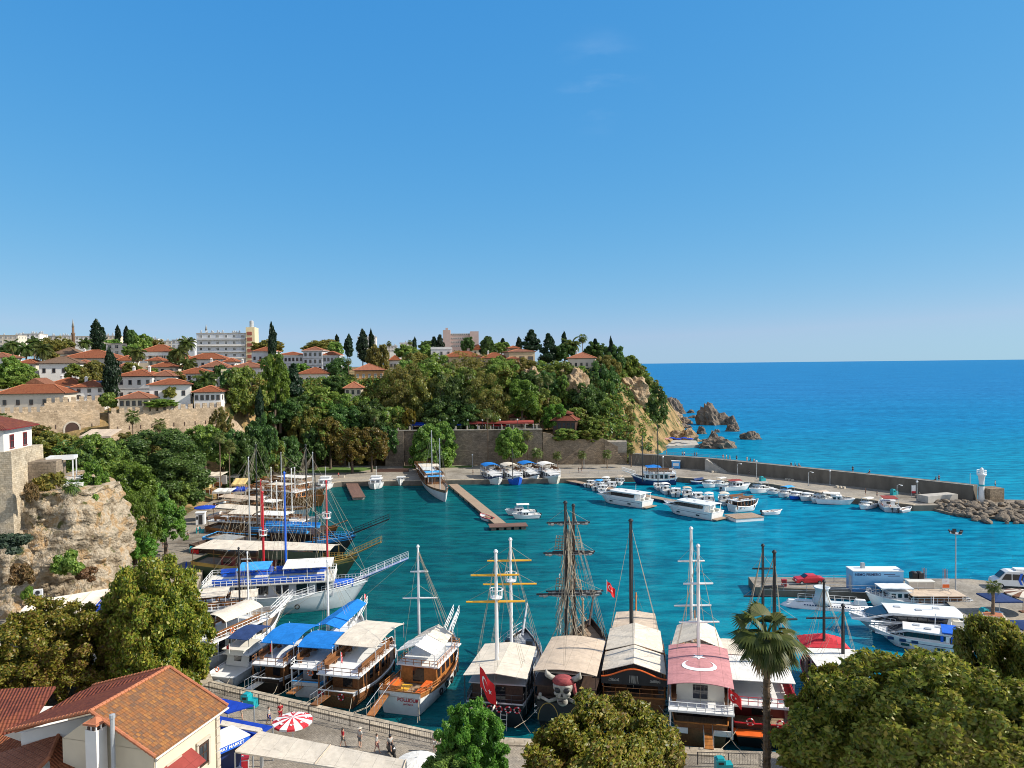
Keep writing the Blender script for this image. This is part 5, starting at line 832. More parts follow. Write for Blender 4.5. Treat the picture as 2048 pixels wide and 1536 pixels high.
up = Vector((0, 0, .16)); b.add([A1, A2, R2, R1, A1+up, A2+up, R2+up, R1+up], [(3, 2, 1, 0), (4, 5, 6, 7), (0, 1, 5, 4), (1, 2, 6, 5), (3, 0, 4, 7)]); rf = b.build('roof', 'old_tiles', ho)
b = MB(); b.add([R1, R2, C2, C1, R1+up, R2+up, C2+up, C1+up], [(3, 2, 1, 0), (4, 5, 6, 7), (1, 2, 6, 5), (2, 3, 7, 6), (3, 0, 4, 7)]); b.build('rear_roof', 'dark_red_tiles', ho)
b = MB()
for p, q in ((R1, R2), (A1, R1), (A2, R2), (R1, C1), (R2, C2)):
    n_ = max(6, int((q-p).length/.34))
    for k in range(n_): a_, c_ = p.lerp(q, k/n_), p.lerp(q, (k+1.12)/n_); b.tube([a_+up*1.1, c_+up*1.1], [.15, .115], 7)
b.build('ridge_tiles', 'terracotta_trim', rf)
def wallwin(o, c, ang, w_, h_, fr, surround=True):
    wn = window(o, c.x, c.y, c.z, w_, h_, ang, fr)
    if surround: s_ = MB(); [s_.box((sx*(.62), -.03, 0), (.18, .14, 1.25)) for sx in (-1, 1)]; s_.box((0, -.03, .64), (1.42, .14, .16)); s_.build('surround', 'pale_stone', wn)
ang = math.atan2(ux.y, ux.x)
for u in (ln*.3, ln*.74): wallwin(ho, hp3(u, .3, 5.3), ang, 1.1, 1.7, 'timber_trim')
aw_ = MB(); c1, c2 = hp3(ln*.08, .3, 6.5), hp3(ln*.56, .3, 6.5); out = -nx*1.25; aw_.add([c1, c2, c2+out+Vector((0, 0, -.8)), c1+out+Vector((0, 0, -.8))]+[p-Vector((0, 0, .08)) for p in (c1, c2, c2+out+Vector((0, 0, -.8)), c1+out+Vector((0, 0, -.8)))], [(3, 2, 1, 0), (4, 5, 6, 7), (0, 1, 5, 4), (1, 2, 6, 5), (2, 3, 7, 6), (3, 0, 4, 7)]); aw_.build('window_awning', 'maroon_canvas', ho)
q = MB(); [q.box(hp3(ln-.12, .32, 1.9+.62*k), (.42, .2, .56 if k % 2 else .5), ang) for k in range(11)]; q.build('quoins', 'pale_stone', ho)
gt = MB(); gt.tube([A1+Vector((0, 0, -.02))-nx*.08, A2+Vector((0, 0, -.02))-nx*.08], .08, 6); gt.tube([A1-nx*.1+ux*.6, hp3(.3, .2, 7.4), hp3(.3, .2, 1.4)], .07, 6); gt.build('gutter', 'cream_paint', ho)
cz = hp3(-.62, 4.35, 0); ch = MB(); ch.box((cz.x, cz.y, 4.4), (.95, .95, 8.2), ang); ch.box((cz.x, cz.y, 8.6), (.8, .8, .45), ang); cc = ch.build('chimney', 'plaster_white', ho)
k = MB(); k.box((cz.x, cz.y, 8.92), (1.15, 1.15, .14), ang); k.box((cz.x, cz.y, 9.12), (.9, .9, .3), ang, top=.15); k.build('chimney_cap', 'terracotta_trim', cc); q = MB()
for sx in (-.2, .2): q.box((cz.x+math.sin(ang)*.41+math.cos(ang)*sx, cz.y-math.cos(ang)*.41+math.sin(ang)*sx, 8.6), (.2, .1, .28), ang)
for sx in (-.2, .2): q.box((cz.x-math.cos(ang)*.41+math.cos(ang+pi/2)*sx, cz.y-math.sin(ang)*.41+math.sin(ang+pi/2)*sx, 8.6), (.1, .2, .28), ang)
q.build('vent', 'timber_trim', cc)
fp = hp3(-.55, 3.0, 0); b = MB(); b.tube([(fp.x, fp.y, .5), (fp.x, fp.y, 9.3)], .15, 8); b.lathe([(.2, 9.3), (.2, 9.55), (.05, 9.6)], (fp.x, fp.y, 0), 8); b.build('flue_pipe', 'galvanised', ho)
ax = thing('annex_house', 'low white annex with a dark red roof left of the tiled house', 'house', (P(120, 1500, 5).x, P(120, 1500, 5).y, 1.3)); o0 = ax.location.copy(); LL = lambda p: Vector((p.x-o0.x, p.y-o0.y, p.z-1.3))
w1, w2 = P(42, 1466, 7.4), P(198, 1428, 8.7); w3, w4 = P(250, 1500, 7.5), P(60, 1570, 6.4)
b = MB(); t0, t1, t2 = LL(w1), LL(w2), LL(P(250, 1490, 8.2)); b.add([t0, t1, t2, (t0.x, t0.y, 0), (t1.x, t1.y, 0), (t2.x, t2.y, 0)], [(0, 3, 4, 1), (1, 4, 5, 2)]); b.add([t0+nx*.3, t1+nx*.3, t2+nx*.3, t0, t1, t2], [(0, 1, 4, 3), (1, 2, 5, 4)]); b.build('wall', 'plaster_white', ax)
def slab(pts, up_=.15): v = [LL(p) for p in pts]; n = len(v); b = MB(); b.add(v+[p+Vector((0, 0, up_)) for p in v], [tuple(range(n))[::-1], tuple(range(n, 2*n))]+[(i, (i+1) % n, n+(i+1) % n, n+i) for i in range(n)]); return b
rA = slab([P(30, 1462, 7.6), P(178, 1418, 8.9), P(300, 1352, 10.4), P(160, 1386, 9.4)]); rA.build('upper_roof', 'dark_red_tiles', ax)
MB().tube([LL(P(30, 1462, 7.75)), LL(P(180, 1418, 9.05))], .14, 6).build('eave_tiles', 'terracotta_trim', ax)
l1 = thing('tiled_house', 'dark red tiled roof house at the left edge under the trees', 'house', (P(40, 1420, 6).x, P(40, 1420, 6).y, 1.3)); o0 = l1.location.copy(); slab([P(-60, 1490, 5.6), P(60, 1455, 5.8), P(112, 1376, 7.6), P(-60, 1384, 7.6)]).build('roof', 'dark_red_tiles', l1); b = MB(); c_ = LL(P(0, 1440, 5)); b.box((c_.x, c_.y+1, 1.6), (8, 4, 3.8)); b.build('wall', 'plaster_white', l1)
l2 = thing('tiled_house', 'reddish tiled roof with a raised ridge in the very bottom left corner', 'house', (P(100, 1530, 5).x, P(100, 1530, 5).y, 1.3)); o0 = l2.location.copy(); rg1, rg2, rg3 = P(-40, 1560, 6.6), P(118, 1472, 7.0), P(40, 1600, 5.0)
slab([P(-80, 1570, 5.2), P(-60, 1528, 5.9), rg2, P(98, 1520, 6.6), P(20, 1600, 5.6)]).build('roof', 'pink_tiles', l2); slab([rg2, P(215, 1560, 5.4), P(120, 1640, 5.0), P(98, 1520, 6.6)]).build('right_roof', 'clay_tiles', l2); MB().tube([LL(rg2)+up, LL(P(98, 1520, 6.6))+up, LL(P(20, 1600, 5.6))+up], .16, 7).build('ridge_tiles', 'terracotta_trim', l2); b = MB(); c_ = LL(P(90, 1570, 4)); b.box((c_.x, c_.y-1, 1.4), (6, 3.5, 3.6)); b.build('wall', 'plaster_white', l2)
sl_ = slab([P(-70, 1522, 5.3), P(-20, 1464, 6.2), P(62, 1494, 5.8), P(40, 1512, 5.6)]); sl_.build('lean_to_roof', 'clay_tiles', l2)
def crescent(b, fn, mi, star=True, k=18):
    """crescent and star on a unit cloth; fn(u, v) -> point, v up, height 1"""
    o = []; i_ = []
    for j in range(k+1):
        a = R(40+280*j/k); o.append((.5+.25*math.cos(a), .5+.25*math.sin(a)))
        a2 = R(49+262*j/k); i_.append((.5625+.2*math.cos(a2), .5+.2*math.sin(a2)))
    for j in range(k): b.add([fn(*o[j]), fn(*o[j+1]), fn(*i_[j+1]), fn(*i_[j])], [(0, 1, 2, 3)], mi)
    if star:
        c = (.86, .5); p = [(c[0]+(.125 if q % 2 == 0 else .05)*math.cos(pi+q*pi/5), c[1]+(.125 if q % 2 == 0 else .05)*math.sin(pi+q*pi/5)) for q in range(10)]
        for q in range(10): b.add([fn(*c), fn(*p[q]), fn(*p[(q+1) % 10])], [(0, 1, 2)], mi)
def flag_mesh(droop=.5, seed=0):
    def mk():
        b = MB(); f = lambda u, v, off=0: Vector((u*(1-.35*droop), .10*math.sin(u*5+seed+v)*(u*.9+.1)+off, (v-1)-droop*u*.75-.08*math.sin(u*7+seed)))
        b.sheet([[f(1.5*i/14, j/8) for i in range(15)] for j in range(9)], .004)
        for off in (.022, -.022): crescent(b, lambda u, v, o=off: f(u, v, o), 1)
        return b.mesh('flag', ['flag_red', 'mark_white'])
    return shared(('flag', droop, seed), mk)
def pole_flag(parent, p, h, fh, ang=0, droop=.5, lean=(0, 0), seed=0, polemat='white_paint', label=None):
    b = MB(); b.tube([(0, 0, 0), (lean[0], lean[1], h)], .035, 5); po = b.build('flagpole', polemat, parent); po.location = p
    f = link('flag', flag_mesh(droop, seed), po, (lean[0], lean[1], h-.05), ang, (fh, fh, fh)); return po
unit_post = lambda mt: shared(('upost', mt), lambda: MB().box((0, 0, .5), (1, 1, 1)).mesh('post', mt))
def buoy_mesh(mt='orange_paint'):
    def mk():
        b = MB(); n = 14; k = 6; vs = []
        for i in range(n):
            a = 2*pi*i/n
            for j in range(k): c = 2*pi*j/k; r = .3+.08*math.cos(c); vs.append((r*math.cos(a), .08*math.sin(c), r*math.sin(a)))
        fs = [(i*k+j, i*k+(j+1) % k, ((i+1) % n)*k+(j+1) % k, ((i+1) % n)*k+j) for i in range(n) for j in range(k)]; b.add(vs, fs); b.m = [1 if (f//k) % 4 == 0 else 0 for f in range(len(fs))]; return b.mesh('ring', [mt, 'white_paint' if mt != 'rubber' else 'rubber'], True)
    return shared(('buoy', mt), mk)
BOATS = []
class Boat:
    def __init__(s, label, stern, bow, W, H=1.5, bu=1.2, su=.5, hull='white_paint', stripe='varnished_wood', bottom='dark_red', deck='deck_planks', tr=.78, rake=1.6, bul=.45, name='tour_boat', cat='boat', group='boats moored in the harbour', draft=.9, sprit=None, waist=None):
        a, b = Vector(stern[:2]), Vector(bow[:2]); s.L = (b-a).length; s.W, s.H, s.bu, s.su, s.tr, s.rake, s.bul = W, H, bu, su, tr, rake, bul; c = (a+b)/2
        s.h = math.atan2(b.y-a.y, b.x-a.x); s.o = thing(name, label, cat, (c.x, c.y, 0), s.h, group); s.M = Matrix.Translation((c.x, c.y, 0)) @ Matrix.Rotation(s.h, 4, 'Z'); s.Mi = s.M.inverted()
        BOATS.append(s); s.g = group; q = MB(); rings = []; n = 22
        for i in range(n+1):
            t = i/n; hb = s.hbt(t); sh = s.sht(t); rg = []
            zs = [(-draft, .05), (-.3, .72), (.1, .86), (sh*.45, .93), (sh*.8, .98), (sh, 1)]
            for z, k in zs[::-1]: rg.append((s.xt(t, z/sh), -hb*k, z))
            for z, k in zs: rg.append((s.xt(t, z/sh), hb*k, z))
            rings.append(rg)
        bands = [1, 0, 0, 2, 2, 2, 2, 2, 0, 0, 1]; q.loft(rings, bands=bands); q.f.append(tuple(range(12))); q.m.append(0)
        q.f.append(tuple(n*12+k for k in range(12))[::-1]); q.m.append(0)
        inn = [[(s.xt(i/n, 1)-(.12 if i == n else 0), sg*max(.02, s.hbt(i/n)-.09), s.sht(i/n)-zz) for zz in (0, bul)] for i in range(n+1) for sg in (1,)]
        q.loft(inn); q.loft([[(p[0], -p[1], p[2]) for p in r] for r in inn]); s.hullo = q.build('hull', [hull, stripe, bottom], s.o, True); s.hullo.data.polygons.foreach_set('use_smooth', [len(p.vertices) == 4 for p in s.hullo.data.polygons])
        d = MB(); d.loft([[(s.xt(i/n, 1)-(.1 if i == n else 0), -max(.02, s.hbt(i/n)-.085), s.sht(i/n)-bul), (s.xt(i/n, 1)-(.1 if i == n else 0), max(.02, s.hbt(i/n)-.085), s.sht(i/n)-bul)] for i in range(n+1)]); d.build('deck', deck, s.o)
        r = MB()
        for sg in (-1, 1): r.tube([(s.xt(i/n, 1), sg*s.hbt(i/n), s.sht(i/n)+.03) for i in range(n+1)], .075, 5)
        r.tube([(s.xt(0, 1), -s.hbt(0), s.sht(0)+.03), (s.xt(0, 1), s.hbt(0), s.sht(0)+.03)], .075, 5); r.build('rail_cap', stripe, s.o)
    def hbt(s, t):
        if t < .5: k = t/.5; f = s.tr+(1-s.tr)*math.sin(k*pi/2)
        else: f = max(.015, 1-((t-.5)/.5)**2.3)
        return s.W/2*f
    def sht(s, t): return s.H+s.bu*max(0, (t-.35)/.65)**2+s.su*max(0, (.35-t)/.35)**1.5
    def xt(s, t, zf): return -s.L/2+t*s.L-s.rake*(1-min(1, zf))*t**4+(.35*(1-zf) if t < .05 else 0)*(1-t*20)
    def t_of(s, x): return min(1, max(0, (x+s.L/2)/s.L))
    def hb(s, x): return s.hbt(s.t_of(x))
    def dz(s, x): return s.sht(s.t_of(x))-s.bul
    def at(s, px, py, z): return s.Mi @ P(px, py, z)
    def box(s, name, c, d, mt, top=1.0): return MB().box(c, d, 0, 0, top).build(name, mt, s.o)
    def cabin(s, x0, x1, w, z0, h, mt='white_paint', roof='white_paint', win=4, wm=None, over=.25, slope=.0, name='cabin', wh=.5):
        b = MB(); y = w/2; k = slope*h; b.add([(x0, -y, z0), (x1, -y, z0), (x1, y, z0), (x0, y, z0), (x0+k*.3, -y*.96, z0+h), (x1-k, -y*.96, z0+h), (x1-k, y*.96, z0+h), (x0+k*.3, y*.96, z0+h)], [(3, 2, 1, 0), (4, 5, 6, 7), (0, 1, 5, 4), (1, 2, 6, 5), (2, 3, 7, 6), (3, 0, 4, 7)]); c = b.build(name, mt, s.o)
        r = MB(); r.box(((x0+x1-k)/2, 0, z0+h+.06), (x1-x0-k+2*over, w+2*over, .12)); r.build('cabin_roof', roof, c)
        if win:
            ww = (x1-x0-k)/win*.62; me = shared('bwin', lambda: MB().box((0, 0, 0), (1, .06, 1)).mesh('cabin_window', 'dark_glass'))
            for i in range(win):
                for sg in (-1, 1): link('cabin_window', me, c, (x0+(x1-x0-k)*(i+.5)/win, sg*(y*.98+.005), z0+h*.58), 0, (ww, 1, h*wh))
            for sg in ((-1, 1) if win else ()): link('cabin_window', me, c, (x1-k*.4+.01, sg*w*.22, z0+h*.6), pi/2+0, (w*.32, 1, h*.5))
            link('cabin_window', me, c, (x0-.01+k*.15, 0, z0+h*.5), pi/2, (w*.3, 1, h*.75))
        return c
    def canopy(s, x0, x1, w, z, mt, style='flat', rise=.5, zb=None, posts=3, pm='white_paint', w2=None, wav=.04, th=.06, name='canopy', tilt=0, val=0):
        g = []; nu, nv = 10, 12
        for i in range(nu+1):
            u = i/nu; row = []; ww = lerp(w, w2 or w, u)
            for j in range(nv+1):
                v = j/nv*2-1; zz = z+tilt*u
                if style == 'arch': zz += rise*(1-v*v)
                elif style == 'gable': zz += rise*(1-abs(v))-.25*rise*math.sin(u*pi)*(1-abs(v))*.3
                elif style == 'long': zz += rise*(1-(2*u-1)**2)
                elif style == 'peak': zz += rise*(max(0, 1-max(abs(v), abs(2*u-1)*.9)))**1.0
                zz += wav*math.sin(u*19)*math.cos(v*5); row.append((lerp(x0, x1, u), v*ww/2, zz))
            g.append(row)
        b = MB(); b.sheet(g[::-1], th)
        if val:
            for row in (g[0], g[-1]): b.sheet([row, [(p[0], p[1], p[2]-val) for p in row]], .02)
        c = b.build(name, mt, s.o)
        for i in range(posts):
            u = i/(posts-1) if posts > 1 else .5; x = lerp(x0+.15, x1-.15, u)
            for sg in (-1, 1):
                ww = lerp(w, w2 or w, u)*.48; z0 = s.dz(x) if zb is None else zb; link('canopy_post', unit_post(pm), c, (x, sg*ww, z0), 0, (.07, .07, max(.2, z+tilt*u+(rise*.35 if style == 'long' else 0)-z0)))
        return c
    def rail(s, t0, t1, h=.8, mt='white_paint', sides=(-1, 1), z=0, n=12, stern=False, name='railing', fac=.98):
        b = MB()
        for sg in sides:
            pts = [Vector((s.xt(lerp(t0, t1, i/n), 1), sg*s.hbt(lerp(t0, t1, i/n))*fac, s.sht(lerp(t0, t1, i/n))+z)) for i in range(n+1)]
            for k in (h, h*.5): b.tube([p+Vector((0, 0, k)) for p in pts], .032, 4)
            for p in pts: b.tube([p, p+Vector((0, 0, h))], .028, 4)
        if stern:
            p, q = Vector((s.xt(t0, 1), -s.hbt(t0)*fac, s.sht(t0)+z)), Vector((s.xt(t0, 1), s.hbt(t0)*fac, s.sht(t0)+z))
            for k in (h, h*.5): b.tube([p+Vector((0, 0, k)), q+Vector((0, 0, k))], .032, 4)
            for i in range(6): m_ = p.lerp(q, i/5); b.tube([m_, m_+Vector((0, 0, h))], .028, 4)
        return b.build(name, mt, s.o)
    def boxrail(s, x0, x1, w, z, h=.8, mt='white_paint', name='railing', st=.8):
        b = MB(); y = w/2; c = [(x0, -y), (x1, -y), (x1, y), (x0, y)]
        for i in range(4):
            p, q = Vector((*c[i], z)), Vector((*c[(i+1) % 4], z)); n = max(2, int((q-p).length/st))
            for k in (h, h*.5): b.tube([p+Vector((0, 0, k)), q+Vector((0, 0, k))], .035, 4)
            for j in range(n): m_ = p.lerp(q, j/n); b.tube([m_, m_+Vector((0, 0, h))], .035, 4)
        return b.build(name, mt, s.o)
    def mast(s, pb, zb, ytop, r=.14, mt='white_paint', yards=(), nests=(), ym=None, stays=True, capm=None, rm='rope', sm=None):
        """pb: base pixel, zb: its height; ytop: top row; yards: (row, x0, x1)"""
        w = P(pb[0], pb[1], zb); D = w.y; l = s.Mi @ w; zt = PD(pb[0], ytop, D).z; b = MB(); b.tube([(l.x, l.y, min(zb, s.dz(l.x))), (l.x, l.y, lerp(zb, zt, .6)), (l.x, l.y, zt)], [r, r*.9, r*.72], 8); b.lathe([(r*1.1, 0), (r*1.2, .12), (r*.6, .3)], (l.x, l.y, zt-.15), 8, 1); mo = b.build('mast', [mt, capm or mt], s.o)
        for yy in yards:
            z = PD(pb[0], yy[0], D).z; ca = Vector((math.cos(-s.h), math.sin(-s.h), 0)); x0, x1 = (yy[1]-pb[0])*mpp(D), (yy[2]-pb[0])*mpp(D); q = MB(); a_, c_ = Vector((l.x, l.y-.0, z))+ca*x0, Vector((l.x, l.y, z))+ca*x1; q.tube([a_, (a_+c_)/2, c_], [r*.5, r*.72, r*.5], 6); y_ = q.build('yard', ym or mt, mo)
            if sm:
                q = MB(); n = 14
                for k in range(n): t0, t1 = k/n, (k+1)/n; pA, pB = a_.lerp(c_, .04+.92*t0), a_.lerp(c_, .04+.92*t1); rr = .14+.07*math.sin(k*2.1); q.tube([pA-Vector((0, 0, .15+.06*math.sin(k*1.7))), pB-Vector((0, 0, .15+.06*math.sin(k*1.7+1.7)))], [rr, rr*.85], 6)
                q.build('furled_sail', sm, y_)
        for ny in nests:
            z = PD(pb[0], ny, D).z; q = MB(); q.lathe([(.3, 0), (.62, .12), (.62, .2)], (l.x, l.y, z), 12)
            for k in range(8): a = k*pi/4; q.tube([(l.x+.6*math.cos(a), l.y+.6*math.sin(a), z+.2), (l.x+.68*math.cos(a), l.y+.68*math.sin(a), z+1.0)], .025, 4)
            q.tube([(l.x+.68*math.cos(k*pi/8), l.y+.68*math.sin(k*pi/8), z+1.0) for k in range(17)], .05, 5, cap=False); q.build('crow_nest', 'white_paint', mo)
        if stays:
            q = MB(); hbw = s.hb(l.x)
            for sg in (-1, 1):
                for dx in (-1.6, -.6, .6): q.tube([(l.x, l.y, zt-.5), (l.x+dx, sg*hbw, s.sht(s.t_of(l.x)))], .018, 3)
                for yy in yards: z = PD(pb[0], yy[0], D).z; q.tube([(l.x, l.y, z+1.6), Vector((l.x, l.y, z))+Vector((math.cos(-s.h), math.sin(-s.h), 0))*(yy[2 if sg > 0 else 1]-pb[0])*mpp(D)], .015, 3)
            q.tube([(l.x, l.y, zt-.3), (s.L/2, 0, s.sht(1))], .02, 3); q.tube([(l.x, l.y, zt-.3), (-s.L/2, 0, s.sht(0)+1)], .018, 3); q.build('rigging', rm, mo)
        return mo, Vector((l.x, l.y, zt))
    def sprit(s, ln, up, mt='white_paint', lattice=False, w=.9, floor=None, net=False):
        b = MB(); z = s.sht(1); x = s.L/2-.4; tip = Vector((x+ln, 0, z+up)); b.tube([(x-1.6, 0, z-.25), tip], [.15, .1], 7); o = b.build('bowsprit', mt, s.o)
        if lattice:
            q = MB()
            for sg in (-1, 1):
                a_, c_ = Vector((x-.8, sg*w/2, z+.1)), tip+Vector((0, sg*w*.4, .1))
                for k in (0, .45, .85): q.tube([a_+Vector((0, 0, k)), c_+Vector((0, 0, k))], .03, 4)
                for k in range(7): m_ = a_.lerp(c_, k/6); q.tube([m_, m_+Vector((0, 0, .85))], .028, 4)
            q.build('sprit_railing', mt, o)
            if floor: f = MB(); f.sheet([[(x-.8, -w/2, z+.08), (x-.8, w/2, z+.08)], [tip+Vector((0, -w*.4, .06)), tip+Vector((0, w*.4, .06))]], .06); f.build('walkway', floor, o)
        q = MB(); q.tube([tip, (x-.9, 0, .5)], .02, 3)
        for sg in (-1, 1): q.tube([tip, (x-2.6, sg*s.hb(x-2.6), s.sht(.85)-.3)], .018, 3)
        q.build('bobstay', 'rope', o); return o, tip
    def ring(s, c, rz=0, mt='orange_paint', sc=1, name='lifebuoy'): return link(name, buoy_mesh(mt), s.o, c, rz, (sc, sc, sc))
    def tyres(s, ts, side=-1, f=.62):
        for t in ts: s.ring((s.xt(t, .8), side*(s.hbt(t)+.02), s.sht(t)*f), math.atan2((s.hbt(min(1, t+.02))-s.hbt(t-.02))*side, .04*s.L), 'rubber', 1.0, 'fender_tyre')
    def bench(s, c, d, mt='brown_wood', back=True, rz=0):
        def mk():
            b = MB(); b.box((0, 0, .42), (1, .5, .08)); b.box((-.4, 0, .2), (.08, .4, .4)); b.box((.4, 0, .2), (.08, .4, .4))
            if back: b.box((0, .24, .72), (1, .06, .45))
            return b.mesh('bench', mt)
        return link('bench', shared(('bench', mt, back), mk), s.o, c, rz, (d, 1, 1))
    def gang(s, x, y, z, ln, mt='varnished_wood', drop=None, rails=True, w=.8):
        b = MB(); z1 = 1.5 if drop is None else drop; a_, c_ = Vector((x, y, z)), Vector((x-ln, y, z1)); b.sheet([[a_+Vector((0, -w/2, 0)), a_+Vector((0, w/2, 0))], [c_+Vector((0, -w/2, 0)), c_+Vector((0, w/2, 0))]][::-1], .09); g = b.build('gangway', mt, s.o)
        if rails:
            q = MB()
            for sg in (-1, 1):
                q.tube([a_+Vector((0, sg*w/2, .9)), c_+Vector((0, sg*w/2, .9))], .03, 4)
                for k in range(5): m_ = a_.lerp(c_, k/4)+Vector((0, sg*w/2, 0)); q.tube([m_, m_+Vector((0, 0, .9))], .025, 4)
            q.build('gangway_rail', 'steel', g)
        return g
    def text(s, t, size, mt, c, face='stern', rzx=0): return text(t, size, mt, s.hullo if face != 'own' else s.o, c, {'stern': (pi/2, 0, -pi/2), 'side': (pi/2, 0, 0), 'own': (pi/2, 0, -pi/2), 'left': (pi/2, 0, pi)}[face], .01, 'lettering')
    def lines(s, pts, mt='rope', name='mooring_line'):
        b = MB()
        for a_, c_ in pts:
            a_, c_ = Vector(a_), Vector(c_); m_ = (a_+c_)/2-Vector((0, 0, .25)); b.tube([a_, m_, c_], .028, 4)
        return b.build(name, mt, s.o)
def decked(label, stern, bow, W, **k):
    """two decked day boat: open lower deck on posts, upper sun deck with rails and an awning"""
    g = lambda n, d: k.pop(n, d); lower, upz, uw = g('lower', 'brown_wood'), g('upz', 2.3), g('uw', .96); x0, x1 = g('x0', None), g('x1', None); can = g('can', None); railm = g('railm', 'brown_wood'); nb = g('nb', 3); deckm = g('upper', 'white_paint'); bm = g('benchm', 'brown_wood'); wins = g('wins', True); cushions = g('cush', None)
    b = Boat(label, stern, bow, W, **k); x0 = -b.L*.47 if x0 is None else x0; x1 = b.L*.2 if x1 is None else x1; z0 = b.dz(0); zu = z0+upz; w = W*uw
    c = b.cabin(x0+b.L*.16, x1-.3, W*.72, z0, upz-.1, lower, deckm, 5, over=.02, wh=.55) if wins else None
    ud = MB(); ud.box(((x0+x1)/2, 0, zu), (x1-x0, w, .16)); u = ud.build('upper_deck', deckm, b.o)
    for i in range(6):
        for sg in (-1, 1): link('deck_post', unit_post('brown_wood' if railm != 'white_paint' else 'white_paint'), u, (lerp(x0+.2, x1-.2, i/5), sg*w*.47, z0), 0, (.13, .13, upz-.08))
    b.boxrail(x0+.1, x1-.1, w-.15, zu+.08, .75, railm)
    for i in range(nb):
        for sg in (-1, 1): b.bench((lerp(x0+1.2, x1-1.2, (i+.5)/nb), sg*(w/2-.5), zu+.08), (x1-x0)/nb*.75, bm, True, 0 if sg > 0 else pi)
    if cushions:
        for sg in (-1, 1): MB().box(((x0+x1)/2, sg*(w/2-.9), zu+.22), ((x1-x0)*.8, .9, .25)).build('sun_cushion', cushions, b.o)
    if can:
        cx0, cx1, cw, ch, mt, st = can[:6]; b.canopy(cx0, cx1, cw, zu+ch, mt, st, zb=zu+.08, posts=4, pm=railm if railm != 'brown_wood' else 'white_paint', rise=can[6] if len(can) > 6 else .4, val=.0)
    b.zu = zu; b.ux = (x0, x1); return b
STERN = 'ships moored stern first along the near quay'; LEFT = 'gulets moored along the left quay'
b = decked('white two decked boat with arched cream canopies behind the left trees', P(372, 1352, 0), P(560, 1226, 2.4), 4.8, H=1.5, stripe='white_paint', railm='white_paint', lower='cream_paint', can=(-3.6, 2.6, 3.8, 1.7, 'cream_canvas', 'arch', .6), group=STERN, nb=4)
b.sprit(2.6, 1.3, lattice=True); b.ring((-b.L*.2, -2.4, b.zu+.6))
b = decked('white gulet with a lattice bowsprit and cream awning below the grey ship', P(352, 1268, 0), P(572, 1212, 2.4), 4.8, H=1.4, stripe='white_paint', railm='white_paint', lower='plaster_grey', can=(-5.6, -.4, 4.2, 1.8, 'cream_canvas', 'flat'), group=STERN, nb=4)
b.canopy(0, 3.4, 3.6, b.zu+1.3, 'cream_canvas', 'gable', .5, b.zu, 2); b.sprit(4.2, 1.2, lattice=True, w=1.2); b.mast((480, 1240), 2, 1096, .13, 'black_paint'); b.mast((497, 1235), 2, 1105, .11, 'white_paint', [(1118, 484, 504)])
s_, w_ = P(438, 1378, 0), P(556, 1272, 1.6)
b = Boat('white sport cruiser with a navy bimini at the left end of the near row', s_, w_, 3.9, 1.3, .7, .0, stripe='white_paint', bottom='navy_paint', deck='white_paint', tr=.9, rake=2.2, bul=.12, name='motor_yacht', cat='motor yacht', group=STERN)
b.cabin(-b.L*.22, b.L*.24, 2.9, b.dz(0), 1.3, 'white_paint', 'white_paint', 3, slope=.9, wh=.45); b.cabin(-b.L*.26, b.L*.02, 2.3, b.dz(0)+1.42, .6, 'white_paint', 'cream_paint', 0, slope=.6, name='flybridge'); b.canopy(-b.L*.2, b.L*.2, 2.7, 4.2, 'navy_canvas', 'long', .3, b.dz(0)+1.5, 2, 'steel'); b.rail(.55, .98, .55, 'steel'); b.box('swim_platform', (-b.L/2-.5, 0, .42), (1.1, 3.2, .14), 'deck_planks'); b.ring((-b.L*.42, .9, 1.7), pi/2, 'orange_paint', .8)
link('tender', MB().tube([(-.9, 0, 0), (0, .3, .1), (.9, 0, 0)], [.2, .26, .12], 8).tube([(-.9, 0, 0), (0, -.3, .1), (.9, 0, 0)], [.2, .26, .12], 8).mesh('tender', 'grey_canvas'), b.o, (-b.L/2-.5, 0, .75), pi/2)
pole_flag(b.o, (-b.L*.3, .3, 3.0), 1.1, .5, 1, .6)
b = decked('dark hulled day boat with a bright blue awning beside the sport cruiser', P(532, 1388, 0), P(636, 1274, 1.8), 4.0, H=1.2, hull='dark_wood', stripe='white_paint', lower='brown_wood', upz=2.1, can=(-3.6, 2.8, 4.0, 1.65, 'blue_canvas', 'long', .5), group=STERN); b.gang(-b.L/2+.2, .6, 1.3, 2.6, 'steel', 1.5); pole_flag(b.o, (-b.L*.36, .2, b.zu), 2.2, .85, .6, .7)
b = decked('white day boat with a blue front awning, third blue top in the near row', P(612, 1398, 0), P(704, 1280, 1.8), 4.1, H=1.3, hull='white_paint', stripe='sky_blue_paint', lower='plaster_grey', upz=2.1, railm='white_paint', can=(-3.9, 1.2, 4.1, 1.6, 'blue_canvas', 'long', .45), group=STERN); b.gang(-b.L/2+.2, .7, 1.3, 2.4, 'varnished_wood', 1.5); b.ring((-b.L*.46, -.3, b.zu-.4), pi/2)
b = Boat('white gulet with a long bright blue awning and single white mast', P(640, 1340, 0), P(722, 1226, 2.6), 4.2, 1.4, 1.1, .3, stripe='white_paint', deck='white_paint', group=STERN, name='gulet', cat='gulet'); b.cabin(-3, 2, 2.8, b.dz(0), 1.1, 'white_paint', 'white_paint', 4); b.canopy(-b.L*.36, b.L*.42, 3.4, 4.3, 'blue_canvas', 'gable', .5, None, 4, w2=2.4); b.sprit(1.8, 1.0, lattice=True); b.mast((657, 1262), 2, 1122, .14, 'white_paint', stays=True); pole_flag(b.o, (b.L/2+1.2, 0, 3.4), 1.4, .6, 0, .5)
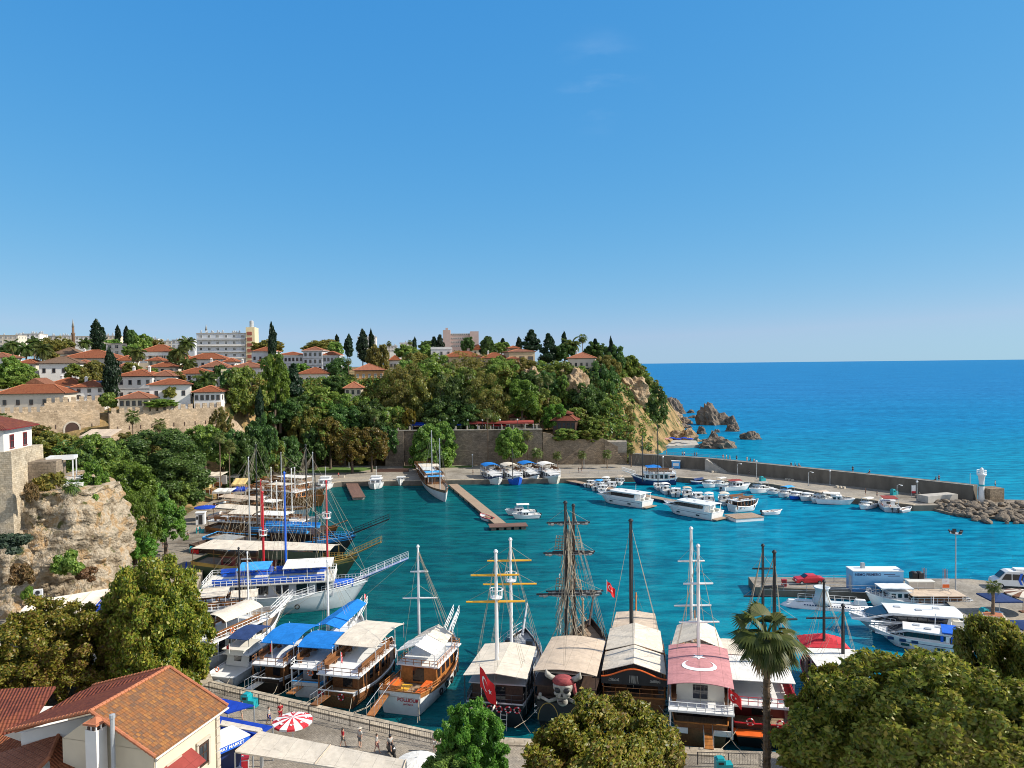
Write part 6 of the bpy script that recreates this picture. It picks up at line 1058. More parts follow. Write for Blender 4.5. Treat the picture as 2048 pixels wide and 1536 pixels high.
b = decked('wooden day boat with a wide cream awning, left of the white gulet', P(672, 1418, 0), P(784, 1282, 2.0), 5.0, H=1.3, hull='brown_wood', stripe='white_paint', lower='brown_wood', upz=2.3, can=(-2.6, 5.2, 4.9, 1.7, 'cream_canvas', 'long', .5), group=STERN, nb=4); b.gang(-b.L/2+.2, .9, 1.4, 3, 'brown_wood', 1.6); b.ring((-b.L/2-.05, -.6, 1.3), pi/2, 'red_paint'); b.ring((-b.L/2-.05, 1.7, 1.3), pi/2, 'red_paint'); pole_flag(b.o, (-b.L*.44, -.2, b.zu), 2.4, .95, .4, .6)
b = Boat('white gulet with loose cream awnings and red lettered stern, gangway down', P(800, 1432, 0), P(902, 1272, 2.8), 5.6, 1.75, 1.5, .7, hull='white_paint', stripe='varnished_wood', bottom='brown_wood', deck='deck_planks', tr=.8, rake=2.2, bul=.55, name='gulet', cat='gulet', group=STERN)
zz = b.dz(0); b.cabin(-2.6, 4.0, 4.2, zz, 1.9, 'varnished_wood', 'white_paint', 5, over=.3, wh=.5); zr = zz+2.0; b.boxrail(-2.8, 4.2, 4.5, zr, .6, 'varnished_wood'); b.canopy(-3.4, -.2, 4.4, zr+1.5, 'white_canvas', 'gable', .9, zr, 2, wav=.12); b.canopy(.1, 3.4, 4.2, zr+1.4, 'cream_canvas', 'gable', .9, zr, 2, w2=3.4, wav=.1)
b.rail(.0, .3, .55, 'varnished_wood', stern=True); b.rail(.62, .97, .6, 'white_paint'); b.sprit(2.4, 1.7, lattice=True); b.tyres((.4, .58, .7, .8, .88), -1, .6)
for x in (-6.4, -5.2): b.bench((x, 1.3, b.dz(x)), 2.2, 'varnished_wood', True, pi/2 if x < -6 else 0)
MB().box((-b.L*.36, -1.7, b.dz(-6)+.45), (3.2, .7, .3)).build('sun_cushion', 'orange_paint', b.o); MB().box((-b.L*.36, 1.7, b.dz(-6)+.45), (3.2, .7, .3)).build('sun_cushion', 'orange_paint', b.o); MB().box((-b.L*.41, 0, b.dz(-6)+.7), (1.4, 1, .08)).build('table', 'yellow_paint', b.o)
b.mast((838, 1248), 4, 1092, .17, 'white_paint', [(1143, 822, 858), (1196, 806, 876)], [], 'white_paint'); b.gang(-b.L/2+.1, 1.5, b.sht(0)-.3, 3.6, 'varnished_wood', 1.5); b.text('POLLIDUR', .5, 'red_paint', (-b.L/2+.07, -.85, b.sht(0)*.66)); b.text('ANTALYA', .24, 'red_paint', (-b.L/2+.1, -.85, b.sht(0)*.48)); b.lines([((-b.L/2, -2, 1.6), (-b.L/2-3.6, -3.4, 1.4)), ((-b.L/2, 2.1, 1.6), (-b.L/2-3.5, 3.5, 1.4))])
b = Boat('grey ship with a flat tan roof and two white masts with yellow yards', P(990, 1456, 0), P(1050, 1262, 3), 6.4, 1.9, 1.5, .5, hull='black_paint', stripe='grey_paint', bottom='black_paint', deck='grey_paint', tr=.86, name='sailing_ship', cat='ship', group=STERN, bul=.5)
zz = b.dz(-5); rf = b.at(995, 1320, 5.2); b.cabin(-b.L*.42, -1.0, 5.2, zz, 2.2, 'dark_wood', 'grey_paint', 4); b.canopy(-b.L*.49, -.6, 6.3, 4.9, 'cream_canvas', 'gable', .35, zz, 4, 'dark_metal', w2=5.6, wav=.02); b.box('foredeck_house', (b.L*.1, 0, b.dz(2)+.35), (6, 4.2, .8), 'pale_hull')
for y in (-1.2, 1.2): b.box('vent_box', (b.L*.26, y, b.dz(5)+.75), (.7, .7, 1.5), 'black_paint')
b.rail(.5, .98, .9, 'grey_paint'); b.rail(.0, .42, .9, 'dark_metal', stern=True); b.mast((994, 1319), 5.2, 1102, .2, 'white_paint', [(1150, 943, 1040), (1203, 933, 1052)], [1198], 'yellow_paint'); b.mast((1023, 1293), 3.4, 1078, .19, 'white_paint', [(1121, 976, 1065), (1168, 967, 1075)], [1164], 'yellow_paint'); b.sprit(2.2, 2.4, 'grey_paint')
for i in range(6): b.ring((-b.L/2-.06, -2.2+.88*i, 1.9), pi/2, 'red_paint', .95)
q = MB(); q.tube([(-b.L/2, 2.2, 2.2), (-b.L/2-3.2, 1.9, 1.5)], .09, 5); q.tube([(-b.L/2, -.2, 2.6), (-b.L/2-4, .4, 1.5)], .09, 5); q.build('boarding_pole', 'cream_paint', b.o)
pole_flag(b.o, (-b.L/2+.3, 1.3, 2.0), 4.4, 2.0, -b.h-.55, 1.0, (-.9, .0), 2); lad = MB(); [lad.tube([(-b.L/2-.12, y, 1.6), (-b.L/2-.5, y, -.4)], .04, 4) for y in (-1.2, -.6)]; [lad.tube([(-b.L/2-.15-.09*k, -1.2, 1.4-.4*k), (-b.L/2-.15-.09*k, -.6, 1.4-.4*k)], .03, 4) for k in range(5)]; lad.build('ladder', 'cream_paint', b.o)
b = Boat('black pirate ship with a giant horned skull on its stern', P(1128, 1462, 0), P(1182, 1246, 3.4), 6.6, 2.1, 1.9, 1.0, hull='black_paint', stripe='dark_wood', bottom='black_paint', deck='deck_planks', tr=.84, rake=2.4, name='pirate_ship', cat='ship', group=STERN, bul=.6)
zz = b.dz(-5); b.cabin(-b.L*.47, -b.L*.06, 5.6, zz-.2, 2.5, 'dark_wood', 'dark_wood', 5); b.canopy(-b.L*.47, -b.L*.02, 6.2, 5.3, 'tan_canvas', 'arch', .35, zz, 4, 'dark_wood', w2=5.8, wav=.03); b.canopy(-b.L*.46, -b.L*.22, 5.6, 5.2, 'cream_canvas', 'flat', .1, zz, 0, th=.04); b.box('foredeck', (b.L*.16, 0, b.dz(3)+.5), (7, 4.6, .9), 'white_paint'); b.rail(.45, .97, .95, 'dark_wood'); b.sprit(3.4, 2.2, 'dark_wood')
sk = dict(ym='black_paint', sm='grey_canvas', rm='rope', capm='black_paint'); b.mast((1133, 1272), 3.6, 1004, .22, 'black_paint', [(1045, 1095, 1182), (1106, 1088, 1190), (1188, 1073, 1205)], **sk); b.mast((1149, 1271), 3.6, 1010, .19, 'dark_wood', [(1103, 1106, 1192), (1182, 1092, 1208)], **sk); b.mast((1120, 1256), 3.4, 1150, .07, 'white_paint', stays=False); b.mast((1166, 1256), 3.6, 1198, .16, 'rope', stays=False)
for py in (1085, 1170):   # rope shrouds woven like nets
    p = b.at(1138, 1270, 3.6); z0 = PD(1138, py+16, P(1138, 1270, 3.6).y).z; q = MB()
    for k in range(9): y = -1.6+.4*k; q.tube([(p.x+.2*(k % 2), p.y+y, z0), (p.x, p.y+y*.85, z0+1.7)], .045, 4)
    for k in range(6): q.tube([(p.x+.2, p.y-1.6+.05*k, z0+.32*k), (p.x+.2, p.y+1.6-.05*k, z0+.32*k)], .045, 4)
    q.build('rope_net', 'rope', b.o)
q = MB(); rr_ = random.Random(3); p = b.at(1138, 1270, 3.6)
for k in range(120):
    z0 = rr_.uniform(3, 14.5); q.tube([(p.x+rr_.uniform(-.3, .3), p.y+rr_.uniform(-.5, .5), z0+rr_.uniform(1, 4)), (p.x+rr_.uniform(-2, 2), p.y+rr_.uniform(-3.0, 3.0)*(1.05-.05*z0), z0-rr_.uniform(.5, 3.5))], rr_.uniform(.02, .05), 3)
q.build('running_rigging', 'rope', b.o); fl = pole_flag(b.o, (p.x+1, -2.4, 8.4), 1.6, 1.1, -b.h+.3, 1.0, (0, 0), 1)
X0 = -b.L/2-.3; zk = 4.2; sk_ = MB(); sk_.ell((0, 0, .35), (.85, 1.15, 1.0), 16, 12); sk_.ell((-.25, 0, -.45), (.62, .86, .55), 12, 8); sk_.ell((-.32, 0, -1.15), (.5, .62, .55), 12, 8)
for sg in (-1, 1): sk_.ell((-.5, sg*.62, -.28), (.35, .34, .24), 8, 6); sk_.ell((-.62, sg*.5, .5), (.25, .5, .16), 8, 6)
so_ = sk_.build('skull', 'skull_bone', b.o, True); so_.location = (X0, 0, zk); so_.scale = (.9, .86, .9); q = MB()
for sg in (-1, 1): q.ell((-.72, sg*.47, .12), (.2, .36, .3), 12, 8)
q.add([(-.93, -.16, -.5), (-.93, .16, -.5), (-.98, 0, -.12), (-.8, -.16, -.5), (-.8, .16, -.5), (-.8, 0, -.12)], [(2, 1, 0), (3, 4, 5), (0, 1, 4, 3), (1, 2, 5, 4), (2, 0, 3, 5)])
for k in range(6): q.box((-.83, -.36+.145*k, -1.0), (.1, .025, .62))
q.box((-.84, 0, -1.0), (.09, .8, .03)); q.build('sockets', 'black_paint', so_); q = MB()
q.ell((.08, 0, .82), (.95, 1.22, .62), 16, 8); q.build('bandana', 'bandana_red', so_, True); q = MB(); q.tube([(.1, -1.1, .6), (-.1, -1.35, -.2), (0, -1.5, -1.0)], [.3, .22, .1], 6); q.build('bandana_tail', 'bandana_red', so_)
for sg in (-1, 1):
    q = MB(); q.tube([(.2, sg*.9, .95), (.1, sg*1.45, 1.15), (.0, sg*1.85, 1.55), (-.05, sg*1.9, 1.95)], [.26, .3, .24, .05], 8); q.ell((.1, sg*1.72, 1.35), (.22, .36, .34), 8, 6); q.build('horn', 'skull_bone', so_, True)
    q = MB(); q.tube([(.1, sg*.4, -1.0), (.0, sg*1.6, -1.45), (-.1, sg*2.5, -1.0)], [.2, .2, .16], 7); q.ell((-.1, sg*2.55, -.8), (.2, .22, .24)); q.ell((-.1, sg*2.7, -1.1), (.2, .22, .2)); q.build('crossed_bone', 'skull_bone', so_, True)
b.text('HANIST', .5, 'mark_white', (-b.L/2-.02, 2.0, 2.2), 'own'); b.text('KAPTAN', .5, 'mark_white', (-b.L/2-.02, 1.9, 1.62), 'own')
q = MB()
for y in (-1.5, 1.5): q.tube([(-b.L/2-.05, y+1.0*math.cos(pi*k/12), .9+1.7*math.sin(pi*k/12)) for k in range(13)], .05, 5)
q.build('stern_arch', 'gold_trim', b.o); MB().box((-b.L/2+.0, 0, 1.75), (.14, 5.2, 1.9)).build('stern_board', 'black_paint', b.o)
for z, x in ((4.2, -4.5), (3.4, -6.5)): b.ring((x, -3.3, z), 0, 'orange_paint', .9)
b = Boat('brown ship under three cream tent roofs with one tall black mast', P(1268, 1446, 0), P(1272, 1232, 3), 6.6, 1.9, 1.5, .6, hull='brown_wood', stripe='varnished_wood', bottom='dark_wood', deck='deck_planks', tr=.9, name='sailing_ship', cat='ship', group=STERN, bul=.6)
zz = b.dz(-5); b.cabin(-b.L*.36, b.L*.1, 4.8, zz, 2.0, 'brown_wood', 'brown_wood', 5)
for x0, x1, w1, w2, z, rs_ in ((-b.L*.48, -b.L*.26, 6.2, 6.0, 4.8, .9), (-b.L*.26, .6, 6.0, 5.6, 5.0, .8), (1.0, b.L*.3, 5.2, 4.6, 4.9, .25)): b.canopy(x0, x1, w1, z, 'cream_canvas' if x0 < 0 else 'tan_canvas', 'gable', rs_, zz, 2, 'varnished_wood', w2, .05)
b.rail(.5, .97, .8, 'varnished_wood'); b.mast((1263, 1262), 4.6, 1040, .24, 'black_paint'); b.sprit(3, 1.8, 'varnished_wood'); g = []; X = -b.L*.49
for k in range(21): v = k/20*2-1; g.append((v*3.15, 4.75+.42*math.cos(v*pi)+.0))
q = MB(); q.sheet([[(X, y, z) for y, z in g], [(X-.08, y, 3.7) for y, z in g]], .03); sb = q.build('stern_board', 'black_paint', b.o); MB().tube([(X-.05, y, z+.04) for y, z in g], .08, 6).build('board_trim', 'orange_paint', sb); q = MB(); rr_ = random.Random(9)
for y in (-2.2, -1.9, 1.8, 2.1): q.tube([(X-.1, y+.4*math.sin(k*1.3+y), 4.1+.15*math.cos(k*2.1+y)) for k in range(8)], .035, 4)
for k in range(7): q.tube([(X-.1, -.35+.12*k, 4.6), (X-.12, -.42+.14*k+.1*math.sin(k), 3.85)], .04, 4)
q.build('scroll_ornament', 'skull_bone', sb); b.rail(.0, .16, .9, 'varnished_wood', stern=True); b.ring((-b.L/2-.05, 1.2, 2.1), pi/2, 'orange_paint', 1.1); pole_flag(b.o, (-b.L*.47, -3.2, 2.2), 3, 1.2, -b.h-.3, 1.1, (-.3, -.2), 3)
b = decked('brown ship with a crescent and star painted on its pink roof', P(1402, 1498, 0), P(1390, 1258, 3), 6.0, H=1.8, bu=1.4, hull='brown_wood', stripe='varnished_wood', bottom='dark_wood', lower='dark_wood', upz=2.2, railm='white_paint', name='sailing_ship', cat='ship', group=STERN, x0=-12.2, x1=3)
cz_ = b.zu+1.9; c = b.canopy(-11.0, -1.2, 5.9, cz_, 'pink_canvas', 'arch', .35, b.zu, 4, 'brown_wood', wav=.01); q = MB(); crescent(q, lambda u, v: Vector((-6.9+(u-.5)*6.4*.9, (v-.5)*7.4*.0+(v-.5)*6.6, cz_+.35*(1-((v-.5)*6.6/2.95)**2)+.03)), 0); q.build('crescent_and_star', 'mark_white', c); b.canopy(-.8, 5.6, 5.4, cz_-.2, 'cream_canvas', 'gable', 1.0, b.zu-1.2, 3, 'varnished_wood', w2=4.2)
b.cabin(-9.8, -3, 4.4, b.zu+.08, 1.7, 'cream_paint', 'white_paint', 3); b.mast((1383, 1246), 4.5, 1056, .2, 'white_paint', [(1122, 1356, 1410), (1211, 1348, 1423)]); b.mast((1397, 1291), 6, 1091, .18, 'white_paint', [(1167, 1367, 1427), (1244, 1358, 1439)]); b.sprit(2.2, 1.4, 'varnished_wood'); b.rail(.55, .97, .8, 'varnished_wood'); b.gang(-b.L/2, -.6, 1.4, 2.8, 'varnished_wood', 1.5); pole_flag(b.o, (-11.0, -2.4, b.zu), 2.2, 1.0, -b.h-.2, .7, (-.4, 0), 4)
for y in (-1.9, 1.9): b.box('stern_panel', (-b.L/2-.05, y, 1.6), (.1, 1.5, .5), 'white_paint')
b = decked('black and red ship with a white roof behind the large fan palm', P(1528, 1500, 0), P(1486, 1296, 2.8), 6.4, H=1.8, bu=1.3, hull='black_paint', stripe='red_paint', bottom='black_paint', lower='dark_red', upz=2.2, railm='red_paint', name='sailing_ship', cat='ship', group=STERN, nb=4, benchm='red_paint')
b.canopy(-6.4, -.3, 6.2, b.zu+1.7, 'white_canvas', 'flat', .1, b.zu, 3, 'cream_paint'); b.canopy(.2, 4.6, 5.6, b.zu+1.6, 'cream_canvas', 'flat', .1, b.zu-1, 3, 'red_paint'); my = dict(ym='black_paint'); b.mast((1526, 1262), 4.2, 1090, .18, 'black_paint', [(1137, 1505, 1548), (1192, 1487, 1560)], **my); b.mast((1549, 1322), 5.4, 1103, .19, 'black_paint', [(1173, 1527, 1568), (1239, 1506, 1595)], **my); b.sprit(2.4, 1.5, 'black_paint')
MB().sheet([[(-b.L/2-.9, -2.6, 1.6), (-b.L/2-.9, 2.4, 1.6)], [(-b.L/2+.2, -2.8, 1.75), (-b.L/2+.2, 2.8, 1.75)]], .12).build('stern_platform', 'orange_paint', b.o);
for y in (-2.2, -1.4, 1.2): b.ring((-b.L/2-.1, y, 2.5), pi/2, 'red_paint', 1)
b = Boat('dark ship with a peaked red tent roof behind the corner trees', P(1690, 1420, 0), P(1632, 1292, 2.6), 5.6, 1.7, 1.3, .5, hull='dark_wood', stripe='red_paint', bottom='black_paint', name='sailing_ship', cat='ship', group=STERN); b.cabin(-5, 1, 4, b.dz(0), 1.8, 'dark_red', 'dark_red', 4); b.canopy(b.L*.06, b.L*.42, 4.8, 4.0, 'red_canvas', 'peak', 1.1, None, 2, 'dark_metal', wav=.03); b.canopy(-b.L*.46, b.L*.02, 5.2, 4.2, 'white_canvas', 'flat', 0, None, 3); b.mast((1648, 1302), 3.4, 1162, .17, 'black_paint', [(1236, 1612, 1676)], ym='dark_metal'); b.mast((1686, 1322), 3.4, 1210, .2, 'black_paint')
b = decked('long grey white ship with blue cushions and a railed blue bowsprit walkway', P(404, 1226, 0), P(738, 1168, 2.8), 6.6, H=2.5, bu=1.2, su=.3, hull='pale_hull', stripe='white_paint', bottom='pale_hull', lower='plaster_grey', upz=2.3, railm='white_paint', deck='deck_planks', upper='cream_paint', cush='blue_paint', benchm='blue_paint', nb=6, name='sailing_ship', cat='ship', group=LEFT, rake=2.6, x1=7)
b.canopy(-6.6, -2.2, 4.6, b.zu+2.0, 'sky_blue_paint', 'flat', .1, b.zu, 2); b.canopy(-.2, 6.6, 5.4, b.zu+2.0, 'white_canvas', 'flat', .1, b.zu, 3); b.sprit(6.2, 2.6, 'white_paint', True, 1.1, 'blue_paint'); b.tyres((.33, .58), -1, .4); b.rail(.72, .98, .7, 'white_paint'); MB().sheet([[(-b.L/2-.3, -3.6, 1.6), (-b.L/2-.3, -1, 2.4)], [(-b.L*.2, -4.0, 1.7), (-b.L*.2, -2.6, 2.5)]], .04).build('side_awning', 'blue_canvas', b.o); MB().box((8.0, 0, b.dz(8)+.5), (3, 2.6, .5)).build('sun_cushion', 'blue_paint', b.o)
b.mast((572, 1140), 4.2, 945, .17, 'blue_paint', nests=[]); b.mast((655, 1128), 4.2, 962, .16, 'red_paint', nests=[1038]); 
for i in range(9): b.ring((-6+1.7*i, -2.82, 2.9), 0, 'white_paint', .45, 'porthole') if i in (2, 5) else None
pole_flag(b.o, (-b.L/2+.2, -1.6, 2), 2.2, 1.1, 2.2, .9, (-.5, 0), 5)
b = Boat('ship with an olive green tent and gilded bow behind the blue cushioned ship', P(400, 1148, 0), P(716, 1122, 3.2), 6.6, 2.3, 1.7, .5, hull='olive_paint', stripe='gold_trim', bottom='gold_trim', deck='deck_planks', name='sailing_ship', cat='ship', group=LEFT, rake=2.6); zz = b.dz(0); b.cabin(-9, 5, 4.2, zz, 1.8, 'dark_red', 'brown_wood', 6)
b.canopy(-b.L*.48, -1.8, 6.4, 5.2, 'cream_canvas', 'flat', .2, zz, 4, 'brown_wood', wav=.06); b.canopy(-1.4, b.L*.36, 6, 5.3, 'cream_canvas', 'gable', .4, zz, 4, 'gold_trim', w2=4, wav=.05); MB().sheet([[(-1.6+1.2*k, -3.04, 5.2+.06*math.sin(k*2)) for k in range(10)], [(-1.6+1.2*k, -3.15, 3.9+.14*math.sin(k*2)) for k in range(10)]], .03).build('side_curtain', 'olive_canvas', b.o); b.sprit(4.4, 2.4, 'gold_trim', True, 1.0, 'brown_wood'); b.rail(.75, .98, .7, 'gold_trim'); b.mast((527, 1112), 4.6, 984, .2, 'red_paint', nests=[1072]); b.mast((632, 1080), 4.6, 947, .14, 'dark_metal')
b = Boat('dark brown hulled ship flying a red flag panel, deck cluttered with gear', P(396, 1112, 0), P(600, 1106, 2.8), 5.2, 2.2, 1.0, .4, hull='dark_wood', stripe='dark_wood', bottom='black_paint', name='sailing_ship', cat='ship', group=LEFT); zz = b.dz(0)
for k in range(9): b.box('deck_chest', (-7+1.7*k, (-1.2, .9, -.3)[k % 3], zz+.35), (1.1, .7, .7), ('white_paint', 'brown_wood', 'sky_blue_paint', 'dark_red')[k % 4])
b.canopy(-7, -2, 3.6, 4.2, 'grey_canvas', 'flat', .1, zz, 2, 'dark_metal'); f = link('flag', flag_mesh(0, 7), b.hullo, (-b.L/2+1.2, -2.78, 2.05), 0, (1.3, .3, 1.3)); b.mast((500, 1080), 3, 915, .12, 'galvanised'); b.mast((515, 1070), 3, 890, .16, 'black_paint', nests=[])
b = decked('black ship with bright blue benches and a long black bowsprit', P(420, 1098, 0), P(712, 1078, 3.0), 6.4, H=2.3, bu=1.4, hull='black_paint', stripe='sky_blue_paint', bottom='black_paint', lower='dark_wood', upz=2.3, railm='dark_wood', upper='dark_wood', cush='sky_blue_paint', benchm='sky_blue_paint', nb=6, name='sailing_ship', cat='ship', group=LEFT, rake=2.6, x0=-6, x1=8); b.sprit(7.0, 3.2, 'black_paint', True, .9); b.mast((614, 1050), 4.4, 890, .17, 'black_paint', nests=[]); b.mast((523, 1060), 4.4, 960, .15, 'red_paint'); b.rail(.75, .98, .7, 'sky_blue_paint')
b = decked('wooden gulet with two white tent roofs behind the blue benched ship', P(424, 1072, 0), P(676, 1058, 2.6), 6.0, H=1.9, hull='brown_wood', stripe='varnished_wood', bottom='dark_wood', lower='brown_wood', upz=2.2, can=(-9, -3.4, 4.6, 1.6, 'cream_canvas', 'arch', .3), group=LEFT, name='gulet', cat='gulet', nb=5, x1=6.5); b.canopy(-3, 3.6, 4.4, b.zu+1.6, 'white_canvas', 'flat', .1, b.zu, 3); b.sprit(2.4, 1.3, 'varnished_wood'); b.mast((554, 1030), 3.6, 962, .14, 'white_paint')
b = Boat('varnished gulet with a long cream awning and white foredeck on the left quay', P(430, 1046, 0), P(640, 1040, 2.4), 5.8, 1.8, 1.2, .4, stripe='white_paint', hull='white_paint', bottom='grey_paint', name='gulet', cat='gulet', group=LEFT); zz = b.dz(0); b.cabin(-7, 3, 3.4, zz, 1.5, 'varnished_wood', 'white_paint', 6); b.canopy(-b.L*.45, -.2, 4.4, 4.0, 'cream_canvas', 'gable', .35, zz, 4, 'brown_wood'); b.sprit(2.2, 1.2, 'white_paint'); b.mast((584, 1018), 3, 938, .13, 'white_paint'); b.mast((627, 1010), 3, 905, .12, 'galvanised')
b = Boat('gulet with a beige awning in the middle of the left row', P(440, 1022, 0), P(622, 1018, 2.4), 5.6, 1.8, 1.2, .4, stripe='varnished_wood', bottom='grey_paint', hull='pale_hull', name='gulet', cat='gulet', group=LEFT); zz = b.dz(0); b.cabin(-6, 3, 3.2, zz, 1.4, 'brown_wood', 'brown_wood', 5); b.canopy(-b.L*.45, -1.0, 4.2, 3.9, 'tan_canvas', 'gable', .3, zz, 4, 'brown_wood'); b.canopy(.4, 4.4, 3.8, 3.6, 'white_canvas', 'flat', .1, zz, 2); b.sprit(2, 1.2, 'varnished_wood'); b.mast((543, 1000), 3, 935, .12, 'white_paint')
b = Boat('small white motor boat with a grey windscreen between the left gulets', P(500, 1004, 0), P(560, 1000, 1.6), 3.2, 1.1, .6, 0, stripe='white_paint', deck='white_paint', name='motor_boat', cat='boat', group=LEFT, tr=.9, bul=.1); b.cabin(-2, 1.4, 2.2, b.dz(0), 1.0, 'white_paint', 'white_paint', 2, slope=.8)
b = decked('orange varnished wooden gulet near the far end of the left row', P(500, 1000, 0), P(652, 996, 2.2), 5.4, H=1.8, hull='varnished_wood', stripe='varnished_wood', bottom='dark_wood', lower='varnished_wood', upz=2.0, railm='varnished_wood', benchm='varnished_wood', group=LEFT, name='gulet', cat='gulet'); b.canopy(-5, 1, 4, b.zu+1.5, 'cream_canvas', 'flat', .1, b.zu, 2); b.mast((590, 985), 3, 935, .12, 'white_paint')
b = decked('wooden day boat under a white awning, last before the corner of the quay', P(520, 984, 0), P(652, 980, 2.0), 5.4, H=1.8, hull='varnished_wood', stripe='white_paint', bottom='dark_wood', lower='brown_wood', upz=2.0, railm='varnished_wood', group=LEFT, name='gulet', cat='gulet'); b.canopy(-3.5, 5.4, 4.4, b.zu+1.7, 'white_canvas', 'flat', .1, b.zu, 3); b.mast((563, 975), 3, 905, .12, 'galvanised')
NORTH = 'boats moored along the far quay'
def cruiser(label, px, py, D_, L, W, hd, top=1, canopy=None, rail='steel', hull='white_paint', stripe='white_paint', bottom='navy_paint', group=NORTH, name='motor_yacht', fly=True, H=1.2, mast=False):
    c = P(px, py, 0) if D_ is None else PD(px, py, D_); d = Vector((math.cos(hd), math.sin(hd), 0)); b = Boat(label, c-d*L/2, c+d*L/2, W, H, .8, 0, hull=hull, stripe=stripe, bottom=bottom, deck='white_paint', tr=.9, rake=L*.14, bul=.1, name=name, cat='motor yacht' if name == 'motor_yacht' else 'boat', group=group)
    z = b.dz(0); b.cabin(-L*.25, L*.2, W*.74, z, L*.09+.4, 'white_paint', 'white_paint', 3, slope=.75, wh=.5)
    if fly: b.cabin(-L*.22, L*.02, W*.6, z+L*.09+.52, .55, 'white_paint', 'white_paint', 0, slope=.6, name='flybridge')
    if canopy: b.canopy(-L*.36, L*.1, W*.85, z+L*.09+(2.1 if fly else 1.7), canopy, 'arch', .3, z+.3, 2, 'steel')
    b.rail(.5, .97, .6, rail, n=8); b.box('swim_platform', (-L/2-.3, 0, .35), (.8, W*.8, .12), 'deck_planks')
    if mast: MB().tube([(-L*.1, 0, z+1), (-L*.12, 0, z+L*.09+4)], .05, 5).build('aerial_mast', 'white_paint', b.o)
    return b
cruiser('white cabin cruiser left of the brown landing stage', 650, 977, None, 11, 4.2, R(-88), mast=True); cruiser('white cabin cruiser with two dark front windows right of the brown landing stage', 752, 975, None, 10, 4.2, R(-86), mast=True); cruiser('little dark windowed white boat between cruiser and gulet', 802, 969, None, 6.5, 2.8, R(-86), fly=False)
b = decked('three decked white gulet with blue and cream awnings by the long jetty', P(846, 948, 0), P(892, 988, 2.4), 6.0, H=1.7, bu=1.5, hull='white_paint', stripe='brown_wood', bottom='pale_hull', lower='brown_wood', upz=2.2, railm='brown_wood', group=NORTH, name='gulet', cat='gulet', can=(-9, -3, 5.2, 2.0, 'cream_canvas', 'flat'), nb=4, x1=4); b.canopy(-2, 1.6, 4.6, b.zu+.9, 'sky_blue_paint', 'flat', 0, b.zu, 2); b.canopy(2, 5, 4, b.zu+.2, 'sky_blue_paint', 'flat', 0, b.zu-1.4, 2); b.mast((864, 950), 4, 862, .15, 'galvanised'); b.mast((880, 965), 4, 878, .15, 'galvanised'); b.sprit(2.6, 1.2)
for lb, px, py, cv, hl, st in [('white and navy tour boat with a blue arched canopy, leftmost of four', 986, 968, 'blue_canvas', 'white_paint', 'navy_paint'), ('tour boat with a cream canopy and broad blue stripe', 1026, 968, 'cream_canvas', 'blue_paint', 'white_paint'), ('narrow white boat with a blue canopy between two cream ones', 1062, 964, 'blue_canvas', 'white_paint', 'black_paint'), ('cream boat with a white canopy beside the right jetty', 1102, 966, 'white_canvas', 'cream_paint', 'cream_paint')]:
    d = Vector((.28, -.96, 0)); c = P(px, py, 0); c.y += 3; q = decked(lb, c-d*7, c+d*7, 5.0, H=1.6, hull=hl, stripe='white_paint' if hl != 'white_paint' else st, bottom=st if st != 'white_paint' else 'blue_paint', lower='white_paint', upz=1.9, railm='white_paint', can=(-6.4, -.6, 4.6, 1.7, cv, 'arch', .5), group=NORTH, nb=2, x1=2.5); q.cabin(2.2, 4.6, 3, q.dz(3), 1.1, 'white_paint', 'white_paint', 2, slope=.6)
    if px == 1026: q.mast((1025, 950), 3, 898, .1, 'dark_metal')
def jetty(label, pts, w, z, mt, piles=6, side='dark_concrete', group='floating jetties'):
    a, c = [P(*p, z) for p in pts]; d = (c-a); ln = d.length; h = math.atan2(d.y, d.x); o = thing('jetty', label, 'jetty', ((a.x+c.x)/2, (a.y+c.y)/2, 0), h, group); MB().box((0, 0, z-.08), (ln, w, .16)).build('walkway', mt, o)
    for k in range(piles): MB().box((-ln/2+ln*(k+.5)/piles, 0, z/2-.3), (ln/piles*.7, w*.88, z+.3)).build('float', side, o)
    return o, ln
jetty('short brown landing stage on the far quay', [(700, 960), (718, 994)], 3.4, .9, 'brown_planks', 4, 'concrete'); o, ln = jetty('long wooden jetty running from the gulet towards the middle of the harbour', [(906, 968), (1000, 1046)], 2.6, .75, 'pontoon_planks', 8)
q = P(1016, 1050, .75); hd = thing('pontoon', 'slatted wooden landing platform at the end of the long jetty', 'pontoon', (q.x, q.y, 0), .12, 'floating jetties'); MB().box((0, 0, .72), (8.2, 3.4, .16)).build('walkway', 'brown_planks', hd); [MB().box((-3.2+1.6*k, 0, .2), (1.0, 3.0, .85)).build('float', 'dark_concrete', hd) for k in range(5)]
jetty('long jetty with the motor boats, from the far quay to the big cruisers', [(1122, 957), (1420, 1016)], 2.4, .75, 'pontoon_planks', 12, 'navy_paint'); q = P(1488, 1032, .75); hd = thing('pontoon', 'white sided landing pontoon at the end of the motor boat jetty', 'pontoon', (q.x, q.y, 0), .25, 'floating jetties'); MB().box((0, 0, .78), (7.0, 5, .16)).build('walkway', 'pontoon_planks', hd); MB().box((0, 0, .3), (6.8, 4.8, .8)).build('float', 'white_paint', hd)
